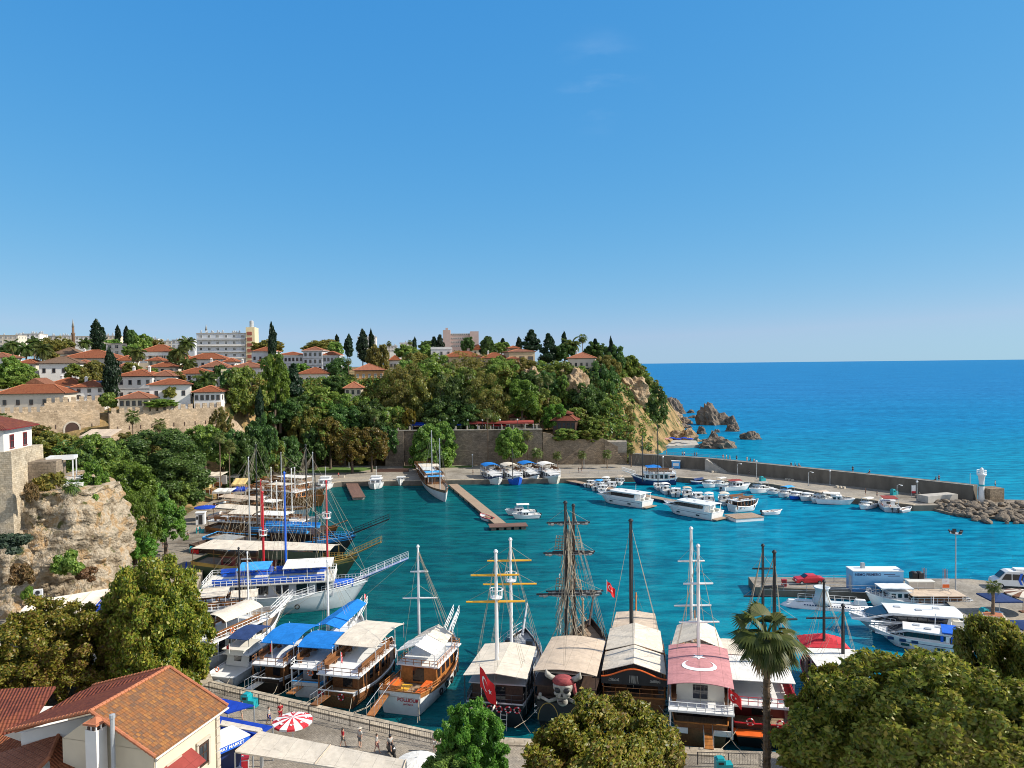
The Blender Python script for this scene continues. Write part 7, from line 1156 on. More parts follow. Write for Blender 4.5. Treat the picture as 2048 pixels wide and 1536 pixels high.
def bigcruiser(label, stern, bow, W, H=1.8, cab=1.6, stripe='navy_paint', name=None, z0=None, group='large white harbour cruisers', front=.74, roofh=.25, band='dark_glass'):
    b = Boat(label, stern, bow, W, H, .5, 0, stripe='white_paint', bottom='navy_paint', deck='white_paint', tr=.92, rake=2.8, bul=.08, name='harbour_cruiser', cat='motor yacht', group=group); L = b.L; z = b.dz(0); x0, x1, x2 = -L*.36, L*(front-.5-.12), L*(front-.5+.1); y = W*.43
    s_ = MB(); rings = [[(x, -y*f, z), (x, -y*f*.94, z+cab*h), (x, y*f*.94, z+cab*h), (x, y*f, z)] for x, f, h in ((x0, 1, 1), (x1, 1, 1), (x2, .82, .36), (x2+L*.13, .5, .05))]; s_.loft(rings); s_.f.append((0, 1, 2, 3)); s_.m.append(0); c = s_.build('superstructure', 'white_paint', b.o)
    for sg in (-1, 1):
        w_ = MB(); w_.add([(x0+.5, sg*(y+.03), z+cab*.34), (x1, sg*(y+.03), z+cab*.34), (x1, sg*(y*.96+.03), z+cab*.84), (x0+.3, sg*(y*.96+.03), z+cab*.84), (x2-.2, sg*(y*.845+.05), z+cab*.3)], [(0, 1, 2, 3), (1, 4, 2)]); w_.build('side_window', band, c)
        for k in range(5): x = lerp(x0+1.5, x1-.5, k/4); MB().box((x, sg*(y*.98+.03), z+cab*.6), (.09, .06, cab*.46)).build('mullion', 'black_paint', c)
        h_ = MB(); h_.tube([(b.xt(t, .7), sg*(b.hbt(t)*.985+.015), b.sht(t)*.72) for t in (.05, .3, .6, .85)], .035, 4); h_.build('hull_stripe', stripe, b.o)
        for t in (.25, .62): MB().box((b.xt(t, .6), sg*(b.hbt(t)*.965+.01), b.sht(t)*.45), (.9, .05, .3)).build('porthole', 'dark_glass', b.o)
    f_ = MB(); f_.add([(x1+.12, -y*.8, z+cab*.98), (x1+.12, y*.8, z+cab*.98), (x2-.1, y*.68, z+cab*.42), (x2-.1, -y*.68, z+cab*.42)], [(0, 3, 2, 1)]); fo = f_.build('windscreen', band, c); fo.location = (.05, 0, .03)
    r = MB(); r.sheet([[(lerp(x0-1.6, x1+.5, i/8), lerp(-1, 1, j/6)*y*1.06*(1 if i < 7 else .9), z+cab+.1+.12*(1-(j/3-1)**2)) for j in range(7)] for i in range(9)][::-1], .14); r.build('roof', 'white_paint', c)
    for k in range(3): link('roof_hatch', shared('hatch', lambda: MB().box((0, 0, 0), (.7, .6, .1)).mesh('roof_hatch', 'grey_paint')), c, (lerp(x0+1, x1-1, k/2), (-.5, .6, -.2)[k], z+cab+.26))
    for sg in (-1, 1): link('roof_post', unit_post('white_paint'), c, (x0-1.4, sg*y*.95, z), 0, (.12, .12, cab+.05))
    for sg in (-1, 1): MB().box((-L*.44, sg*W*.2, z+.3), (1.2, .5, .6)).build('stern_seat', 'cream_paint', b.o)
    b.rail(.62, .98, .6, 'steel', n=8); b.box('swim_platform', (-L/2-.5, 0, .4), (1.2, W*.86, .16), 'deck_planks'); MB().tube([(x0+1.5, 0, z+cab), (x0+1.4, 0, z+cab+2)], .04, 5).build('aerial_mast', 'white_paint', c); return b
bigcruiser('white harbour cruiser with dark window band, left one of two by the jetty', P(1296, 1016, 0), P(1196, 988, 1.5), 4.9); bigcruiser('white harbour cruiser with dark window band, right one of two by the jetty', P(1436, 1040, 0), P(1328, 1008, 1.5), 4.9)
b = bigcruiser('largest white yacht with a long rounded roof moored at the pier', P(1924, 1274, 0), P(1698, 1228, 2.0), 5.0, 1.75, 1.35, front=.76); b.text('ASR. TRANSFER', .34, 'navy_paint', (b.L*.2, b.hb(b.L*.2)*.99+.03, 1.6), 'left')
b = bigcruiser('white fast boat with blue chevrons in front of the largest yacht', P(1925, 1306, 0), P(1738, 1256, 1.5), 3.6, 1.3, 1.1, front=.7); z = b.dz(0)
for k in range(3): MB().box((-b.L*.28-.55*k, b.W*.445, z+.62), (.3, .05, .7)).build('chevron', 'blue_paint' if k != 1 else 'mark_white', b.o)
MB().box((-b.L*.36, 0, z+1.38), (1.6, 3.3, .12)).build('blue_roof', 'blue_paint', b.o); MB().box((-b.L*.41, 0, z+.6), (.4, 2.6, 1.2)).build('stern_bulkhead', 'blue_paint', b.o)
for k in range(3): MB().box((b.L*.26-1.3*k, b.hb(b.L*.26-1.3*k)+.0, 1.1), (.7, .08, .35)).build('hull_mark', 'navy_paint', b.o)
b = cruiser('white open yacht with a flat white roof behind the largest yacht', 1785, 1212, None, 7.5, 2.8, R(176), fly=False, group='boats at the right pier'); b.canopy(-2.4, 2.0, 2.6, 2.9, 'white_paint', 'flat', 0, 1.1, 2, 'white_paint', th=.12, name='hard_top')
c = P(1850, 1216, 0); b = decked('boat with a long tan awning alongside the pier', c+Vector((6, 0, 0)), c-Vector((6.2, -.6, 0)), 3.4, H=.9, bu=.6, hull='white_paint', stripe='white_paint', lower='brown_wood', upz=.45, wins=False, railm='white_paint', nb=2, can=(-5.2, 2.2, 3.3, 1.15, 'tan_canvas', 'flat'), group='boats at the right pier')
a, c = P(1560, 1203, .4), P(1748, 1216, .4); L_s = (c-a).length; su = thing('submarine', 'white tourist submarine with a flared conning tower at the pier', 'submarine', ((a.x+c.x)/2, (a.y+c.y)/2, 0), math.atan2(a.y-c.y, a.x-c.x)); q = MB(); rg = []
for i in range(25):
    t = i/24; r = 1.55*(max(.02, 1-abs(2*t-1)**3.2))**.55; rg.append([(-L_s/2+L_s*t, r*math.cos(k*pi/8)*1.0, -.1+r*.62*math.sin(k*pi/8)) for k in range(16)])
q.loft(rg, True, cap=True); q.build('hull', 'white_paint', su, True); q = MB(); q.lathe([(1.5, .6), (1.05, 1.3), (.85, 2.3), (1.0, 2.75), (1.15, 2.9), (1.0, 2.95), (.8, 2.7)], (.6, 0, 0), 20); q.build('conning_tower', 'pale_hull', su, True); q = MB()
for k in range(22): x = -L_s*.36+L_s*.6*k/21; q.box((x, 1.32*(max(.02, 1-abs(2*(x/L_s))**3.2))**.55, .58), (.2, .1, .14)); 
q.build('deck_grating', 'navy_paint', su); MB().box((0, 0, .84), (L_s*.66, 1.0, .1)).build('deck', 'pale_hull', su); MB().box((-L_s*.36, 0, 1.1), (1.8, 1.1, .7), 0, 0, .7).build('stern_dome', 'white_paint', su); MB().box((L_s*.36, 0, .7), (1.7, .9, .3), 0, 0, .7).build('bow_hatch', 'white_paint', su); q = MB()
for sg in (-1, 1): q.tube([(-L_s*.33, sg*.6, 1.6), (L_s*.3, sg*.6, 1.6)], .02, 4); [q.tube([(-L_s*.33+L_s*.63*k/8, sg*.6, .85), (-L_s*.33+L_s*.63*k/8, sg*.6, 1.6)], .02, 4) for k in range(9)]
q.build('railing', 'white_paint', su)
b = decked('navy and white gulet with two bare masts at the corner of the breakwater', P(1352, 968, 0), P(1262, 952, 2.4), 5.4, H=1.7, bu=1.2, hull='navy_paint', stripe='white_paint', bottom='black_paint', lower='white_paint', upz=2.0, railm='white_paint', group='boats along the breakwater', name='gulet', cat='gulet', nb=3, x1=3); b.canopy(-2, 2.2, 4.4, b.zu+1.8, 'blue_canvas', 'peak', .6, b.zu, 2); b.mast((1285, 955), 3, 872, .14, 'black_paint'); b.mast((1316, 958), 3, 850, .14, 'black_paint'); b.sprit(3, 1.2, 'white_paint', True)
SMALL = 'small motor boats along the breakwater'; JB = 'small boats crowding the motor boat jetty'
def motorboat(label, px, py, hd, L, W=None, top=None, hull='white_paint', stripe='white_paint', group=SMALL, cover=None, open_=False):
    c = P(px, py, 0); d = Vector((math.cos(hd), math.sin(hd), 0)); W = W or L*.38; b = Boat(label, c-d*L/2, c+d*L/2, W, L*.1+.25, .35, 0, hull=hull, stripe=stripe, bottom='navy_paint', deck='white_paint', tr=.88, rake=L*.12, bul=.2, name='motor_boat', cat='boat', group=group, draft=.4); z = b.dz(0)
    if cover: b.canopy(-L*.42, L*.3, W*.9, z+.65, cover, 'arch', .45, z, 0, wav=.03, w2=W*.6, name='boat_cover')
    elif open_: [b.box('thwart', (x*L, 0, z+.18), (.3, W*.75, .08), 'brown_wood') for x in (-.22, .05)]
    else: b.cabin(-L*.08, L*.26, W*.7, z, L*.08+.35, 'white_paint', 'white_paint', 2, slope=1.0); b.box('stern_seat', (-L*.36, 0, z+.2), (.5, W*.66, .4), 'cream_paint')
    if top: b.canopy(-L*.3, L*.12, W*.8, z+1.75, top, 'arch', .18, z+.1, 2, 'steel', th=.04)
    m_ = shared('outb', lambda: MB().box((0, 0, .75), (.45, .36, .5), top=.8).box((0, 0, .2), (.16, .14, .9)).mesh('outboard_motor', 'black_paint')); link('outboard_motor', m_, b.o, (-L/2-.2, 0, .15)); 
    if not open_ and not cover: b.rail(.6, .96, .35, 'steel', n=6)
    return b
NE = R(215)
for a in [('small boat under a navy cover nearest the corner gulet', 1394, 968, NE, 5.5, None, None, 'navy_paint', 'white_paint', SMALL, 'navy_canvas'), ('white pilot house boat right of the navy covered boat', 1422, 974, NE, 7.5, None, None), ('white motor boat behind the pilot house boat', 1440, 973, NE, 6, None, 'white_canvas'), ('white cabin boat with red gear on its roof', 1472, 980, R(20), 9.5, 3.4, 'maroon_canvas'), ('white fishing boat with an arch mast left of the five', 1519, 985, NE, 8.5, 3.0, 'grey_canvas'), ('small white tender beside the fishing boat', 1548, 988, R(200), 5, None, None), ('white motor boat with a wide blue bimini, first of five', 1572, 993, NE, 7.2, None, 'sky_blue_paint'), ('white and blue motor boat, second of five', 1594, 997, NE, 7, None, None, 'blue_paint', 'white_paint'), ('white motor boat with a low windscreen, third of five', 1616, 1000, NE, 7, None, None), ('white motor boat under a beige bimini, fourth of five', 1640, 1004, NE, 7.5, None, 'tan_canvas'), ('white cabin boat, the largest and last of five', 1670, 1008, R(-18), 9, 3.2, 'white_canvas'), ('white boat with an arch and pale canopy left of the orange buoyed boat', 1733, 1017, NE, 6.2, None, 'white_canvas'), ('grey rowing boat tied beside the rubble mound', 1810, 1024, R(30), 4.6, None, None, 'grey_paint', 'white_paint', SMALL, None, True), ('tiny white dinghy floating alone in the middle of the harbour', 1544, 1029, R(10), 5.0, 2, None, 'white_paint', 'white_paint', None, None, True), ('white dinghy tied to the left of the landing platform', 972, 1040, R(120), 5.2, 2, None, 'white_paint', 'red_paint', JB, None, True), ('white speedboat moored right of the landing platform, upper one', 1040, 1030, R(185), 7, 2.4, 'white_canvas', 'white_paint', 'white_paint', JB), ('white speedboat moored right of the landing platform, lower one', 1052, 1037, R(190), 6.4, 2.3, None, 'white_paint', 'white_paint', JB)]: motorboat(*a)
q = motorboat('stubby workboat hung with orange buoys near the rubble mound', 1776, 1018, R(75), 8.5, 4.0, None, 'pale_hull', 'white_paint'); q.canopy(-3.2, 1.2, 3.2, 3.0, 'maroon_canvas', 'flat', 0, .7, 2, 'white_paint'); [q.ring((-3.6+.8*k, 1.9, 1.6), 0, 'orange_paint', .9) for k in range(3)]; q.ring((-4.3, .6, 1.5), pi/2, 'orange_paint', .9)
for i, (px, py, ln_, tp) in enumerate([(1182, 972, 6, None), (1198, 978, 7, 'sky_blue_paint'), (1212, 972, 7, 'white_canvas'), (1224, 976, 6.5, None), (1240, 968, 6, 'tan_canvas'), (1206, 982, 6, None), (1330, 985, 7, 'white_canvas'), (1352, 990, 7, None), (1374, 994, 7, 'tan_canvas'), (1396, 1000, 7.5, None), (1418, 1006, 7, 'white_canvas'), (1448, 1006, 7.5, 'cream_canvas'), (1316, 978, 6, None), (1468, 1012, 7, None)]):
    motorboat(['white runabout packed among others on the left part of the jetty', 'white runabout packed among others on the right part of the jetty'][px > 1270], px, py, R(70 if px > 1270 else 60)+i*.13 % .4, ln_, None, tp, group=['runabouts on the left part of the jetty', 'runabouts on the right part of the jetty'][px > 1270])
b = decked('dark cabined wooden boat tied to the white sided pontoon', P(1462, 1024, 0), P(1516, 1004, 1.6), 3.8, H=1.2, hull='white_paint', stripe='white_paint', lower='dark_wood', upz=1.9, railm='brown_wood', nb=1, group=JB, name='motor_boat')
for s in BOATS:
    if s.g == STERN: s.tyres((.3, .5, .68), -1, .5); s.tyres((.34, .55), 1, .5); s.lines([((-s.L/2, sg*s.W*.36, s.H), (-s.L/2-3.2, sg*s.W*.62, 1.42)) for sg in (-1, 1)])
    elif s.g == LEFT: s.lines([((-s.L/2, sg*s.W*.36, s.H), (-s.L/2-2.6, sg*s.W*.5, 1.42)) for sg in (-1, 1)])
def skinned(verts, edges, root=0, sub=1):
    me = bpy.data.meshes.new('skin'); me.from_pydata([v[:3] for v in verts], edges, []); ob = bpy.data.objects.new('skin', me); COL.objects.link(ob); sm = ob.modifiers.new('s', 'SKIN'); sb = ob.modifiers.new('d', 'SUBSURF'); sb.levels = sub; sb.render_levels = sub; me.skin_vertices or me.attributes
    for i, v in enumerate(verts): sv = me.skin_vertices[0].data[i]; sv.radius = (v[3], v[3]); sv.use_root = (i == root)
    dg = bpy.context.evaluated_depsgraph_get(); out = bpy.data.meshes.new_from_object(ob.evaluated_get(dg)); bpy.data.objects.remove(ob); out.polygons.foreach_set('use_smooth', [True]*len(out.polygons)); return out
def pose(kind):
    st = dict(stand=((.02, .0), (.02, .0), .95), walk=((-.24, .05), (.22, -.05), .93), sit=(None, None, .48))[kind]; pz = st[2]; dz = pz-.95
    V = [(0, 0, pz, .125), (0, .0, 1.2+dz, .115), (0, 0, 1.38+dz, .125), (0, 0, 1.5+dz, .052), (0, -.015, 1.585+dz, .085), (0, -.01, 1.68+dz, .08), (0, -.105, 1.59+dz, .018)]; E = [(0, 1), (1, 2), (2, 3), (3, 4), (4, 5), (4, 6)]
    for sg, sw in ((-1, st[0]), (1, st[1])):
        b = len(V); s = sw[0] if sw else .3; ay = -s*.55 if kind == 'walk' else .02
        V += [(sg*.17, 0, 1.42+dz, .058), (sg*.225, ay*.6+.02, 1.15+dz, .043), (sg*.225, ay-.07, .93+dz, .03), (sg*.225, ay-.10, .86+dz, .034)]; E += [(2, b), (b, b+1), (b+1, b+2), (b+2, b+3)]
        for k in range(5): V.append((sg*(.205+.012*k) if k else sg*.185, ay-.12-.008*k if k else ay-.14, (.775-.006*abs(k-2.5) if k else .83)+dz, .009)); E.append((b+3, len(V)-1))
        h = len(V)
        if kind == 'sit': V += [(sg*.09, -.05, pz-.02, .085), (sg*.1, -.44, pz+.0, .06), (sg*.1, -.46, .08, .042), (sg*.1, -.58, .03, .034)]
        else: V += [(sg*.09, 0, .88+dz, .088), (sg*.1, sw[0]*.5-.03, .5, .06), (sg*.1, sw[0]+.02, .09+(.06 if sw[0] > .1 else 0), .042), (sg*.105, sw[0]-.12, .03, .034)]
        E += [(0, h), (h, h+1), (h+1, h+2), (h+2, h+3)]
    body = skinned(V, E); body.materials.append(MT['skin'])
    top = [0, 1, 2, 7, 8, 16+4, 16+5]; ix = {}; a1, a2 = 7, 7+4+5+4; sv = [0, 1, 2, a1, a1+1, a2, a2+1]
    shirt = skinned([(V[i][0], V[i][1], V[i][2]+(.03 if i == 0 else 0), V[i][3]+.022) for i in sv], [(0, 1), (1, 2), (2, 3), (3, 4), (2, 5), (5, 6)]); l1 = 7+4+5; l2 = l1+4+9; tv = [0, l1, l1+1, l2, l2+1]
    tr = skinned([(V[i][0], V[i][1], V[i][2], V[i][3]+.02) for i in tv], [(0, 1), (1, 2), (0, 3), (3, 4)]); hair = MB().ell((0, .012, 1.665+dz), (.098, .105, .085), 10, 7).ell((0, .05, 1.6+dz), (.09, .06, .09), 8, 6).mesh('hair', 'hair', True); return body, shirt, tr, hair
POSES = {k: pose(k) for k in ('stand', 'walk', 'sit')}
CL = dict(white='white_canvas', red='red_canvas', blue='royal_canvas', black='black_paint', grey='grey_canvas', tan='tan_canvas', pink='pink_canvas', navy='navy_canvas', yellow='yellow_canvas')
def person(label, px, py, z, kind='stand', shirt='white', trousers='navy', hd=0, hat=None, group='people on the quays', loc=None):
    p = loc or P(px, py, z); o = thing('person', label, 'person', (p[0], p[1], z), hd, group); b, s, t, h = POSES[kind]; link('body', b, o)
    for nm, me, c in (('shirt', s, shirt), ('trousers', t, trousers)):
        m2 = shared((nm, kind, c), lambda: me.copy())
        if not m2.materials: m2.materials.append(MT[CL[c]])
        link(nm, m2, o)
    link('hair', h, o)
    if hat: link('hat', shared('hat', lambda: MB().lathe([(.2, 0), (.2, .015), (.1, .03), (.095, .1), (.02, .12)], (0, 0, 0), 12).mesh('hat', 'cream_canvas')), o, (0, 0, 1.69 if kind != 'sit' else 1.22))
    return o
S = 'strollers on the near street'
for a in [('person in white shirt walking beside the blue awnings', 484, 1437, 'walk', 'white', 'tan', 1.0), ('person in pale blue and white walking towards the striped parasol', 538, 1449, 'walk', 'white', 'blue', 2.0), ('fair haired person in a red dress behind the striped parasol', 561, 1441, 'stand', 'red', 'red', .4), ('person in a red top half hidden by the long cream awning', 686, 1494, 'walk', 'red', 'grey', 2.2), ('person in white with a sun hat in the middle of the street', 720, 1494, 'stand', 'white', 'grey', -.5), ('person in a white top and patterned trousers beside the scooter', 754, 1506, 'walk', 'white', 'pink', 1.8), ('person in white at the edge of the bright green tree', 870, 1502, 'stand', 'white', 'white', 0)]: person(a[0], a[1], a[2], 1.3, a[3], a[4], a[5], a[6], 'sun hat' in a[0] or None, S)
PR = 'strollers on the left promenade'
for lb, px, py, k, s_, t_ in [('person in white on the promenade below the stalls', 417, 1022, 'walk', 'white', 'black'), ('person in dark clothes on the promenade below the stalls', 425, 1023, 'walk', 'black', 'black'), ('person in blue beside the white drinks box', 431, 1022, 'stand', 'blue', 'navy'), ('two toned dressed person near the teal bin by the quay edge', 376, 1078, 'walk', 'grey', 'black'), ('person in white standing at the gulet sterns', 396, 1068, 'stand', 'white', 'navy'), ('person in red walking below the overhanging tree', 334, 1103, 'walk', 'pink', 'tan'), ('person in dark clothes under the overhanging tree', 326, 1096, 'walk', 'black', 'black')]: person(lb, px, py, 1.3, k, s_, t_, 1.5, None, PR)
FQ = 'people on the far quay'
for lb, px, py, k, s_, t_ in [('person in dark clothes striding along the park quay', 606, 962, 'walk', 'black', 'black'), ('person standing at the corner of the park quay', 579, 961, 'stand', 'navy', 'navy'), ('person in red beside the teal post on the park quay', 677, 956, 'walk', 'red', 'black'), ('person in black standing on the sunlit quay, left of two', 1157, 945, 'stand', 'black', 'black'), ('person in black standing on the sunlit quay, right of two', 1163, 945, 'walk', 'black', 'black'), ('person bending near the quay edge left of the blue canopied boat', 946, 950, 'stand', 'black', 'black'), ('person in dark clothes beside the blue bin of the breakwater', 1498, 951, 'stand', 'black', 'navy'), ('person in black standing alone on the breakwater quay', 1731, 990, 'stand', 'black', 'black'), ('person in dark clothes close to the workboat', 1754, 995, 'walk', 'black', 'grey'), ('person in dark clothes by the foot of the red tipped pole', 1838, 998, 'stand', 'black', 'navy'), ('person walking beside the blue ticket kiosk', 1346, 941, 'walk', 'navy', 'black')]: person(lb, px, py, 1.32, k, s_, t_, 1.2, None, FQ)
def on_wall(px):
    for (x0, y0, z0), (x1, y1, z1) in zip(BW, BW[1:]):
        for k in range(41):
            t = k/40; q = Vector((lerp(x0, x1, t), lerp(y0, y1, t), 4.8)); d = Vector((y0-y1, x1-x0, 0)).normalized(); c = q+d*1.5; v = c-CP; X = 1024+FPX*v.dot(CR)/v.dot(F_)
            if X >= px: return c
    return c
WT = 'people on top of the breakwater wall'
for i, (px, k, s_, t_, lb) in enumerate([(1299, 'stand', 'black', 'black', 'person in black on the wall, leftmost of the group'), (1306, 'stand', 'tan', 'navy', 'person in tan on the wall second from left'), (1332, 'stand', 'white', 'white', 'person in white on the wall right of the navy gulet masts'), (1361, 'walk', 'white', 'navy', 'person in white shirt and dark trousers on the wall above the kiosk'), (1366, 'stand', 'white', 'blue', 'person with blue trousers on the wall above the kiosk'), (1386, 'walk', 'navy', 'navy', 'person in navy on the wall, left of two close together'), (1390, 'walk', 'white', 'black', 'person in white on the wall, right of two close together'), (1441, 'stand', 'pink', 'white', 'person in pink above the breakwater stair'), (1447, 'stand', 'white', 'tan', 'person in white above the breakwater stair'), (1453, 'walk', 'white', 'white', 'person all in white right of the stair head'), (1469, 'walk', 'black', 'black', 'person in black walking alone on the wall'), (1489, 'stand', 'tan', 'white', 'person in tan and white on the wall'), (1500, 'sit', 'navy', 'black', 'person in navy seated on the wall'), (1507, 'sit', 'white', 'navy', 'person in white seated on the wall'), (1581, 'sit', 'black', 'black', 'person in black seated on the wall, left of three'), (1586, 'sit', 'navy', 'black', 'person seated in the middle of three on the wall'), (1591, 'sit', 'white', 'black', 'person in white seated on the wall, right of three'), (1704, 'stand', 'black', 'black', 'person in black standing on the wall in mid length'), (1737, 'sit', 'black', 'navy', 'person crouching alone on the wall'), (1868, 'sit', 'black', 'black', 'person in black seated near the lighthouse'), (1873, 'stand', 'pink', 'black', 'person with pale top standing near the lighthouse')]): person(lb, px, 0, 4.85, k, s_, t_, i*.9, None, WT, on_wall(px))
lp_ = P(1969, 998, 2.0); lh = thing('lighthouse', 'small white flared lighthouse on a stone base at the end of the breakwater', 'lighthouse', (lp_.x, lp_.y, 1.3)); MB().box((1.8, 0, 2.0), (4.6, 4, 3.6), .2).build('stone_base', 'lit_stone', lh); MB().lathe([(1.0, 0), (.72, 2.0), (.66, 5.4), (.86, 6.9), (1.2, 7.3), (1.2, 7.55)], (-1.2, -.6, 0), 16).build('shaft', 'white_paint', lh, True); MB().lathe([(.72, 4.3), (.73, 4.75)], (-1.2, -.6, 0), 16).build('green_band', 'teal_bin', lh); q = MB(); q.lathe([(.4, 7.55), (.4, 8.7), (.55, 8.75), (.1, 9.2)], (-1.2, -.6, 0), 10); q.build('lantern', 'white_paint', lh); q = MB()
for k in range(10): a = k*pi/5; q.tube([(-1.2+1.15*math.cos(a), -.6+1.15*math.sin(a), 7.5), (-1.2+1.15*math.cos(a), -.6+1.15*math.sin(a), 8.5)], .05, 4)
for z in (8.0, 8.5): q.tube([(-1.2+1.15*math.cos(k*pi/10), -.6+1.15*math.sin(k*pi/10), z) for k in range(21)], .05, 4, cap=False)
q.build('gallery_railing', 'white_paint', lh)
person('person standing on the stone base of the lighthouse', 0, 0, 4.72, 'stand', 'white', 'black', 1, None, WT, (lp_.x+2.2, lp_.y-.5, 4.72))
ml = P(1942, 1003, 1.6); MBx = thing('stair_ramp', 'pale concrete ramp beside the rubble mound', 'ramp', P(1845, 1004, 1.3)); q = MB(); q.box((4, .6, .9), (9, 3, 1.6), .3); q.build('ramp_slab', 'concrete', MBx)
lh.scale = (.86, .86, .9)
def lamp(label, px, py, yt, z=1.3, kind='arm', group='lamp posts', side=1, mt='galvanised'):
    p = P(px, py, z); h = PD(px, yt, p.y).z-z; o = thing('lamp_post', label, 'lamp post', (p.x, p.y, z), 0, group); q = MB(); q.tube([(0, 0, 0), (0, 0, h*.5), (0, 0, h)], [.1, .08, .06], 6); q.box((0, 0, .15), (.3, .3, .3))
    if kind == 'arm': q.tube([(0, 0, h), (side*.5, 0, h+.25), (side*1.0, 0, h+.1)], .045, 5)
    q.build('pole', mt, o)
    if kind == 'arm': MB().ell((side*1.1, 0, h), (.3, .2, .16), 8, 6).build('lamp_head', 'lamp_white', o)
    elif kind == 'globe': MB().ell((0, 0, h+.2), (.28, .28, .28), 10, 8).build('globe', 'lamp_white', o)
    elif kind == 'flood':
        hd = MB(); hd.lathe([(.3, h-.1), (.8, h), (.8, h+.06)], n=10)
        hd.build('bracket_ring', mt, o)
        for k in range(5): f = link('floodlight', shared('flood', lambda: MB().box((0, 0, 0), (.5, .16, .42)).mesh('floodlight', 'black_paint')), o, (.8*math.cos(k*1.256), .8*math.sin(k*1.256), h+.3), k*1.256); f.rotation_euler = (.5, 0, k*1.256+pi/2)
    elif kind == 'cam': MB().box((-.3, 0, h*.8), (.5, .2, .2)).box((.35, 0, h*.78), (.45, .25, .3)).box((0, 0, h+.05), (.9, .1, .1)).build('camera_box', 'lamp_white', o)
    return o
for a in [('curved lamp post by the breakwater stair', 1475, 950, 928), ('straight lamp post against the breakwater wall before the blue bin', 1513, 958, 924, 'globe'), ('curved lamp post above the five moored motor boats', 1617, 972, 945), ('straight lamp post right of the curved one above the motor boats', 1660, 970, 943, 'globe'), ('curved lamp post behind the workboat', 1794, 1000, 971), ('red tipped pole near the breakwater ramp', 1834, 1000, 965, 'globe'), ('thin pole beside the lighthouse', 1940, 998, 946, 'none'), ('lamp post at the left corner of the park lawn', 567, 944, 906, 'cam'), ('lamp post before the shaded harbour wall', 945, 934, 911, 'globe'), ('white lamp post on the park lawn', 698, 936, 905, 'globe'), ('thin lamp post at the quay in front of the sunlit wall', 1168, 936, 918, 'globe'), ('white mast lamp with camera boxes on the promenade lawn', 356, 1012, 954, 'cam'), ('thin lamp post on the promenade before the dense tree', 308, 1008, 990, 'globe'), ('curved lamp post by the left corner of the harbour', 582, 950, 936, 'arm'), ('lamp post at the far left of the breakwater', 1326, 938, 915, 'globe'), ('lamp post above the restaurants in the dark trees', 400, 975, 917, 'arm')]: lamp(a[0], a[1], a[2], a[3], 1.31, a[4] if len(a) > 4 else 'arm')
lamp('tall floodlight mast on the right pier', 1911, 1184, 1067, 1.31, 'flood', None)
for i, px in enumerate((826, 852, 880, 908, 936, 965, 1000, 1035)): p = PD(px, 861, 253.6); o = thing('terrace_lamp', 'slender twin globe lamp along the cafe terrace parapet', 'lamp post', (p.x, 253.75, 12.9), 0, 'lamps of the cafe terrace'); MB().tube([(0, 0, 0), (0, 0, 3.4)], .06, 5).build('pole', 'dark_metal', o); MB().ell((0, 0, 3.5), (.3, .3, .3), 8, 6).build('globe', 'lamp_white', o)
def fence(label, pts, h=1.05, sp=2.2, mt='dark_metal', bars=True, name='railing_fence', group='railings along the water', bs=.22):
    o = thing(name, label, 'railing', pts[0], 0, group); a0_ = Vector(pts[0]); q = MB(); rl = MB()
    for a, c in zip(pts, pts[1:]):
        a, c = Vector(a)-a0_, Vector(c)-a0_; ln = (c-a).length; n = max(1, round(ln/sp)); rl.tube([a+Vector((0, 0, h)), c+Vector((0, 0, h))], .03, 5); rl.tube([a+Vector((0, 0, .12)), c+Vector((0, 0, .12))], .022, 4)
        if not bars: rl.tube([a+Vector((0, 0, h*.55)), c+Vector((0, 0, h*.55))], .025, 4)
        for k in range(n+1):
            pm = shared(('fpost', mt, h), lambda: MB().box((0, 0, h/2), (.06, .06, h)).mesh('post', mt)); link('post', pm, o, a.lerp(c, k/n))
        if bars:
            for k in range(int(ln/bs)): p = a.lerp(c, (k+.5)/int(ln/bs)); rl.tube([p+Vector((0, 0, .12)), p+Vector((0, 0, h))], .012, 3, cap=False)
    rl.build('rails', mt, o); return o
fp_ = lambda x, y, z=1.44: tuple(P(x, y, z))
fence('dark barred railing along the near street in front of the boats, left stretch', [fp_(418, 1384), fp_(480, 1400), fp_(556, 1418)]); fence('dark barred railing along the near street in front of the boats, right stretch', [fp_(578, 1424), fp_(700, 1454), fp_(820, 1480), fp_(905, 1498)]); fence('short railing at the bottom edge right of the low treetop', [fp_(1395, 1529), fp_(1520, 1533)])
fence('grey railing along the seaward edge of the pier', [fp_(1516, 1164, 1.31), fp_(1706, 1165, 1.31)], 1.1, 3, 'galvanised', False); fence('grey railing along the harbour edge of the pier', [fp_(1522, 1181, 1.31), fp_(1660, 1184, 1.31), fp_(1882, 1192, 1.31), fp_(1902, 1200, 1.31)], 1.1, 3, 'galvanised', False); fence('low railing along the sunlit far quay', [fp_(1120, 947, 1.3), fp_(1255, 947, 1.3)], .9, 3, 'grey_paint', False)
fence('rope railing along the seaward side of the breakwater top', [tuple(on_wall(x)+Vector((.6, .7, .1))) for x in (1290, 1400, 1440)], 1.0, 3, 'grey_paint', False)
